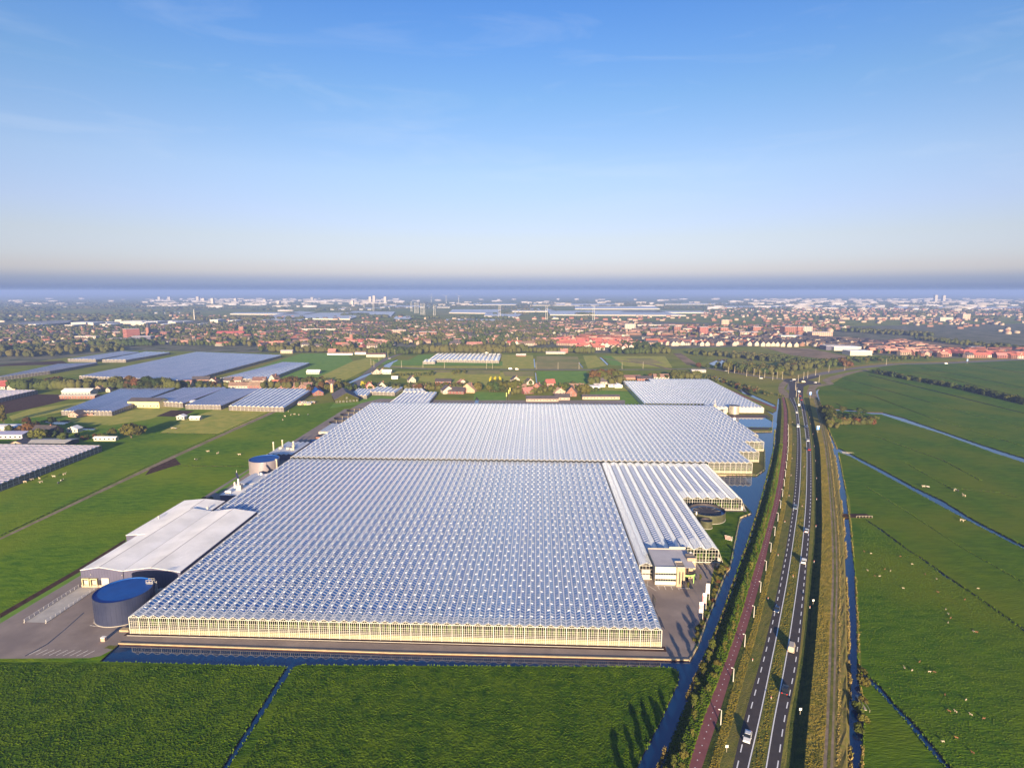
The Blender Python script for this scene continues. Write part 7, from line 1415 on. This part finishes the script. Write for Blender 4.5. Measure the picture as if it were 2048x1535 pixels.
for q in TW:
    k, x, y, a, L, d_, h, rise, wi, ri = q
    if n_ind < 295 - have and k not in ('far', 'farr'):
        link('house', small_house(wi, ri, L), None, (x, y, 0), R(a), label=f"{rn[ri]} {wn[wi]} house {plc[k]}", cat='house', group=f"{rn[ri]} {wn[wi]} houses {plc[k]}"); n_ind += 1
    else: rest.append(q)
V, T, MI = [], [], []
for (k, x, y, a, L, d_, h, rise, wi, ri) in rest:
    c, s_ = math.cos(R(a)), math.sin(R(a)); X, Y = L / 2, d_ / 2; n0 = len(V)
    if ri == 4: rise = .3
    for (px_, py_, z) in [(-X, -Y, 0), (X, -Y, 0), (X, Y, 0), (-X, Y, 0), (-X, -Y, h), (X, -Y, h), (X, Y, h), (-X, Y, h), (-X, 0, h + rise), (X, 0, h + rise)]: V.append((x + px_ * c - py_ * s_, y + px_ * s_ + py_ * c, z))
    for f in ((0, 1, 5), (0, 5, 4), (1, 2, 6), (1, 6, 5), (2, 3, 7), (2, 7, 6), (3, 0, 4), (3, 4, 7), (5, 6, 9), (7, 4, 8)): T.append([n0 + i for i in f]); MI.append(wi)
    for f in ((4, 5, 9), (4, 9, 8), (6, 7, 8), (6, 8, 9)): T.append([n0 + i for i in f]); MI.append(4 + ri)
    if k not in ('far', 'farr'):
        for z in (.9, 3.2):
            if z + 1.5 > h: continue
            m0 = len(V); e = -Y - .05
            for (px_, py_, zz) in [(-X + .8, e, z), (X - .8, e, z), (X - .8, e, z + 1.2), (-X + .8, e, z + 1.2)]: V.append((x + px_ * c - py_ * s_, y + px_ * s_ + py_ * c, zz))
            T.append([m0, m0 + 1, m0 + 2]); T.append([m0, m0 + 2, m0 + 3]); MI += [9, 9]
bulk('town_houses', V, T, None, mats=walls + roofs + ['darkglass'], mi=MI)
# town and far trees
tt = [('left', 2300, 9), ('mid', 1700, 9), ('centre', 1900, 10), ('red', 70, 7), ('pale', 420, 8), ('rear', 420, 9), ('dark', 90, 6), ('blue', 60, 6), ('salmon', 60, 6), ('fred', 40, 6)]
PP = [scatter(TP[k], n) for k, n, h in tt]; HH = [h * rng.uniform(.6, 1.35, n) for k, n, h in tt]
woods('town_trees', np.concatenate(PP), 'leaf_far', np.concatenate(HH), nq=10)
cl = []
for _ in range(150):
    x = random.uniform(-200, 2250); y = random.choice([random.uniform(605, 640), random.uniform(603, 622)]); L = random.uniform(20, 130) ; n = 24
    if 1130 < x < 1560 and 632 < y < 655: continue
    cl.append(row(x, y, x + L, y + random.uniform(-.6, .6), n, 26))
for _ in range(26): x = random.uniform(-200, 420); y = random.uniform(606, 642); cl.append(row(x, y, x + random.uniform(60, 200), y + .4, 60, 60))
cl = np.concatenate(cl); woods('distant_trees', cl, 'leaf_far', 11 * rng.uniform(.7, 1.4, len(cl)), wr=.85, nq=6)
# far city silhouettes
for k, (x, y, h) in enumerate(((318, 601, 45), (338, 601, 45), (395, 603, 55), (406, 604, 40), (424, 607, 50), (470, 604, 40), (529, 606, 34), (556, 609, 30), (624, 600.5, 40), (704, 611, 40), (740, 605, 60), (748, 605, 70), (770, 605, 60), (1872, 604, 75), (1888, 604, 70))):
    block(f"hazy tower block on the far horizon, {words[k]} from the left", x - 2.5, x + 2.5, y, h, 30, 'farwhite', 'flatroof', 0, 0, 'tower block', 'tower_block')
V, T, MI = [], [], []
for _ in range(520):
    x = random.choice([random.uniform(290, 800), random.uniform(-50, 2100), random.uniform(1500, 2100)]); y = 598 + abs(random.gauss(0, 1)) * 9; g = G(x, y); L = random.uniform(20, 120); d_ = 25; h = random.uniform(6, 20); n0 = len(V)
    for (px_, py_, z) in [(-L / 2, 0, 0), (L / 2, 0, 0), (L / 2, d_, 0), (-L / 2, d_, 0), (-L / 2, 0, h), (L / 2, 0, h), (L / 2, d_, h), (-L / 2, d_, h)]: V.append((g[0] + px_, g[1] + py_, z))
    for f in ((0, 1, 5), (0, 5, 4), (1, 2, 6), (1, 6, 5), (4, 5, 6), (4, 6, 7), (3, 0, 4), (3, 4, 7)): T.append([n0 + i for i in f]); MI.append(random.choice((0, 0, 1)) if f[0] != 4 else 1)
bulk('distant_buildings', V, T, None, mats=['fardim', 'flatroof'], mi=MI)
# ------------------------------------------------------------------ grass tufts and reeds that catch the low sun
def tufts(name, P3, hgt, wid, m):
    n = len(P3); a = rng.uniform(0, np.pi, n); V = []; 
    for k in range(2):
        aa = a + k * np.pi / 2; dx = np.cos(aa) * wid / 2; dy = np.sin(aa) * wid / 2; h_ = hgt * rng.uniform(.6, 1.4, n); lx = rng.normal(0, .25, n) * hgt; ly = rng.normal(0, .25, n) * hgt
        V.append(np.stack([P3 + np.stack([-dx, -dy, -.02 + 0 * dx], 1), P3 + np.stack([dx, dy, -.02 + 0 * dx], 1), P3 + np.stack([dx * .7 + lx, dy * .7 + ly, h_], 1), P3 + np.stack([-dx * .7 + lx, -dy * .7 + ly, h_ * .9], 1)], 1))
    V = np.concatenate(V).reshape(-1, 3); return bulk(name, V, np.arange(len(V)).reshape(-1, 4), m)
def lineat(i, y):
    A = np.array(CL[i]); o_ = np.argsort(A[:, 1]); return np.interp(y, A[o_, 1], A[o_, 0]), np.interp(y, A[o_, 1], A[o_, 2])
def strip_pts(i, j, n, y0=118, y1=430, t0=0., t1=1.):
    y = y0 + (y1 - y0) * rng.uniform(0, 1, n) ** 1.3; t_ = rng.uniform(t0, t1, n); xa, za = lineat(i, y); xb, zb = lineat(j, y); return np.stack([xa * (1 - t_) + xb * t_, y, za * (1 - t_) + zb * t_ + .02], 1)
def meadow_pts(poly, n):
    W = gp(poly); xs = [p[0] for p in W]; ys = [p[1] for p in W]; X = rng.uniform(min(xs), max(xs), n * 3); Y = rng.uniform(min(ys), max(ys), n * 3); ins = np.zeros(len(X), bool)
    for (a, b), (c, d_) in zip(W, W[1:] + W[:1]): ins ^= ((b > Y) != (d_ > Y)) & (X < (c - a) * (Y - b) / ((d_ - b) or 1e-9) + a)
    k = np.argsort(rng.uniform(size=ins.sum()))[:n]; return np.stack([X[ins][k], Y[ins][k], np.zeros(len(k))], 1)
ML = [(-60, 1327), (560, 1335), (430, 1560), (-80, 1560)]; MC = [(598, 1334), (1320, 1337), (1350, 1348), (1325, 1420), (1262, 1560), (470, 1560)]
tufts('meadow_tussocks', np.concatenate([meadow_pts(ML, 9000), meadow_pts(MC, 15000)]), .11, .55, 'tuft')
tufts('meadow_tussocks', meadow_pts([(1722, 1040), (2100, 1290), (2300, 1560), (1920, 1560), (1740, 1340), (1722, 1250)], 9000), .09, .5, 'tuft2')
tufts('bank_grass', np.concatenate([strip_pts(0, 1, 5000), strip_pts(1, 2, 7000)]), .25, .5, 'tuft2')
tufts('verge_grass', np.concatenate([strip_pts(4, 5, 2600), strip_pts(7, 8, 1500, t0=.15, t1=.85), strip_pts(11, 12, 3500)]), .12, .4, 'tufty')
tufts('reeds', np.concatenate([strip_pts(13, 14, 9000, t0=.2, t1=.8)]), .5, .35, 'tuftreed')
o_ = []; 
for L, w_ in ((CL[0], .8), (CL[14], .9), ([(*G(*p), 0) for p in canR[::-1]], .6)):
    A = np.array([(p[0], p[1]) for p in L]); nq = 2200; k = rng.integers(0, len(A) - 1, nq); t_ = rng.uniform(0, 1, nq)[:, None]; q = A[k] * (1 - t_) + A[k + 1] * t_ + rng.normal(0, w_ * .22, (nq, 2)); q = q[np.sin(q[:, 1] * .21) + np.sin(q[:, 1] * .07 + 1) > -.5]; o_.append(np.concatenate([q, np.full((len(q), 1), -.5)], 1))
eb = [(cv[a], cv[b]) for (a, b), l in emap.items() if len(l) == 2 and l[0][0] != l[1][0] and min(cv[a].y, cv[b].y) < 520]
ln = np.array([(b - a).length for a, b in eb]); k = rng.choice(len(eb), 9000, p=ln / ln.sum()); t_ = rng.uniform(0, 1, 9000)
ebx = np.array([[a.x, a.y, b.x, b.y] for a, b in eb])[k]; q = np.stack([ebx[:, 0] * (1 - t_) + ebx[:, 2] * t_ + rng.normal(0, .12, 9000), ebx[:, 1] * (1 - t_) + ebx[:, 3] * t_ + rng.normal(0, .12, 9000), np.full(9000, -.25)], 1)
q = q[(q[:, 1] > 115) & ~((q[:, 0] > -135) & (q[:, 0] < 60) & (q[:, 1] > 168) & (q[:, 1] < 260))]; tufts('ditch_edge_grass', q, .55, .4, 'tuft2')
q = np.concatenate(o_); q = q[(q[:, 1] > 118) & (q[:, 1] < 480)]; tufts('reeds', q, .75, .3, 'tuftreed')
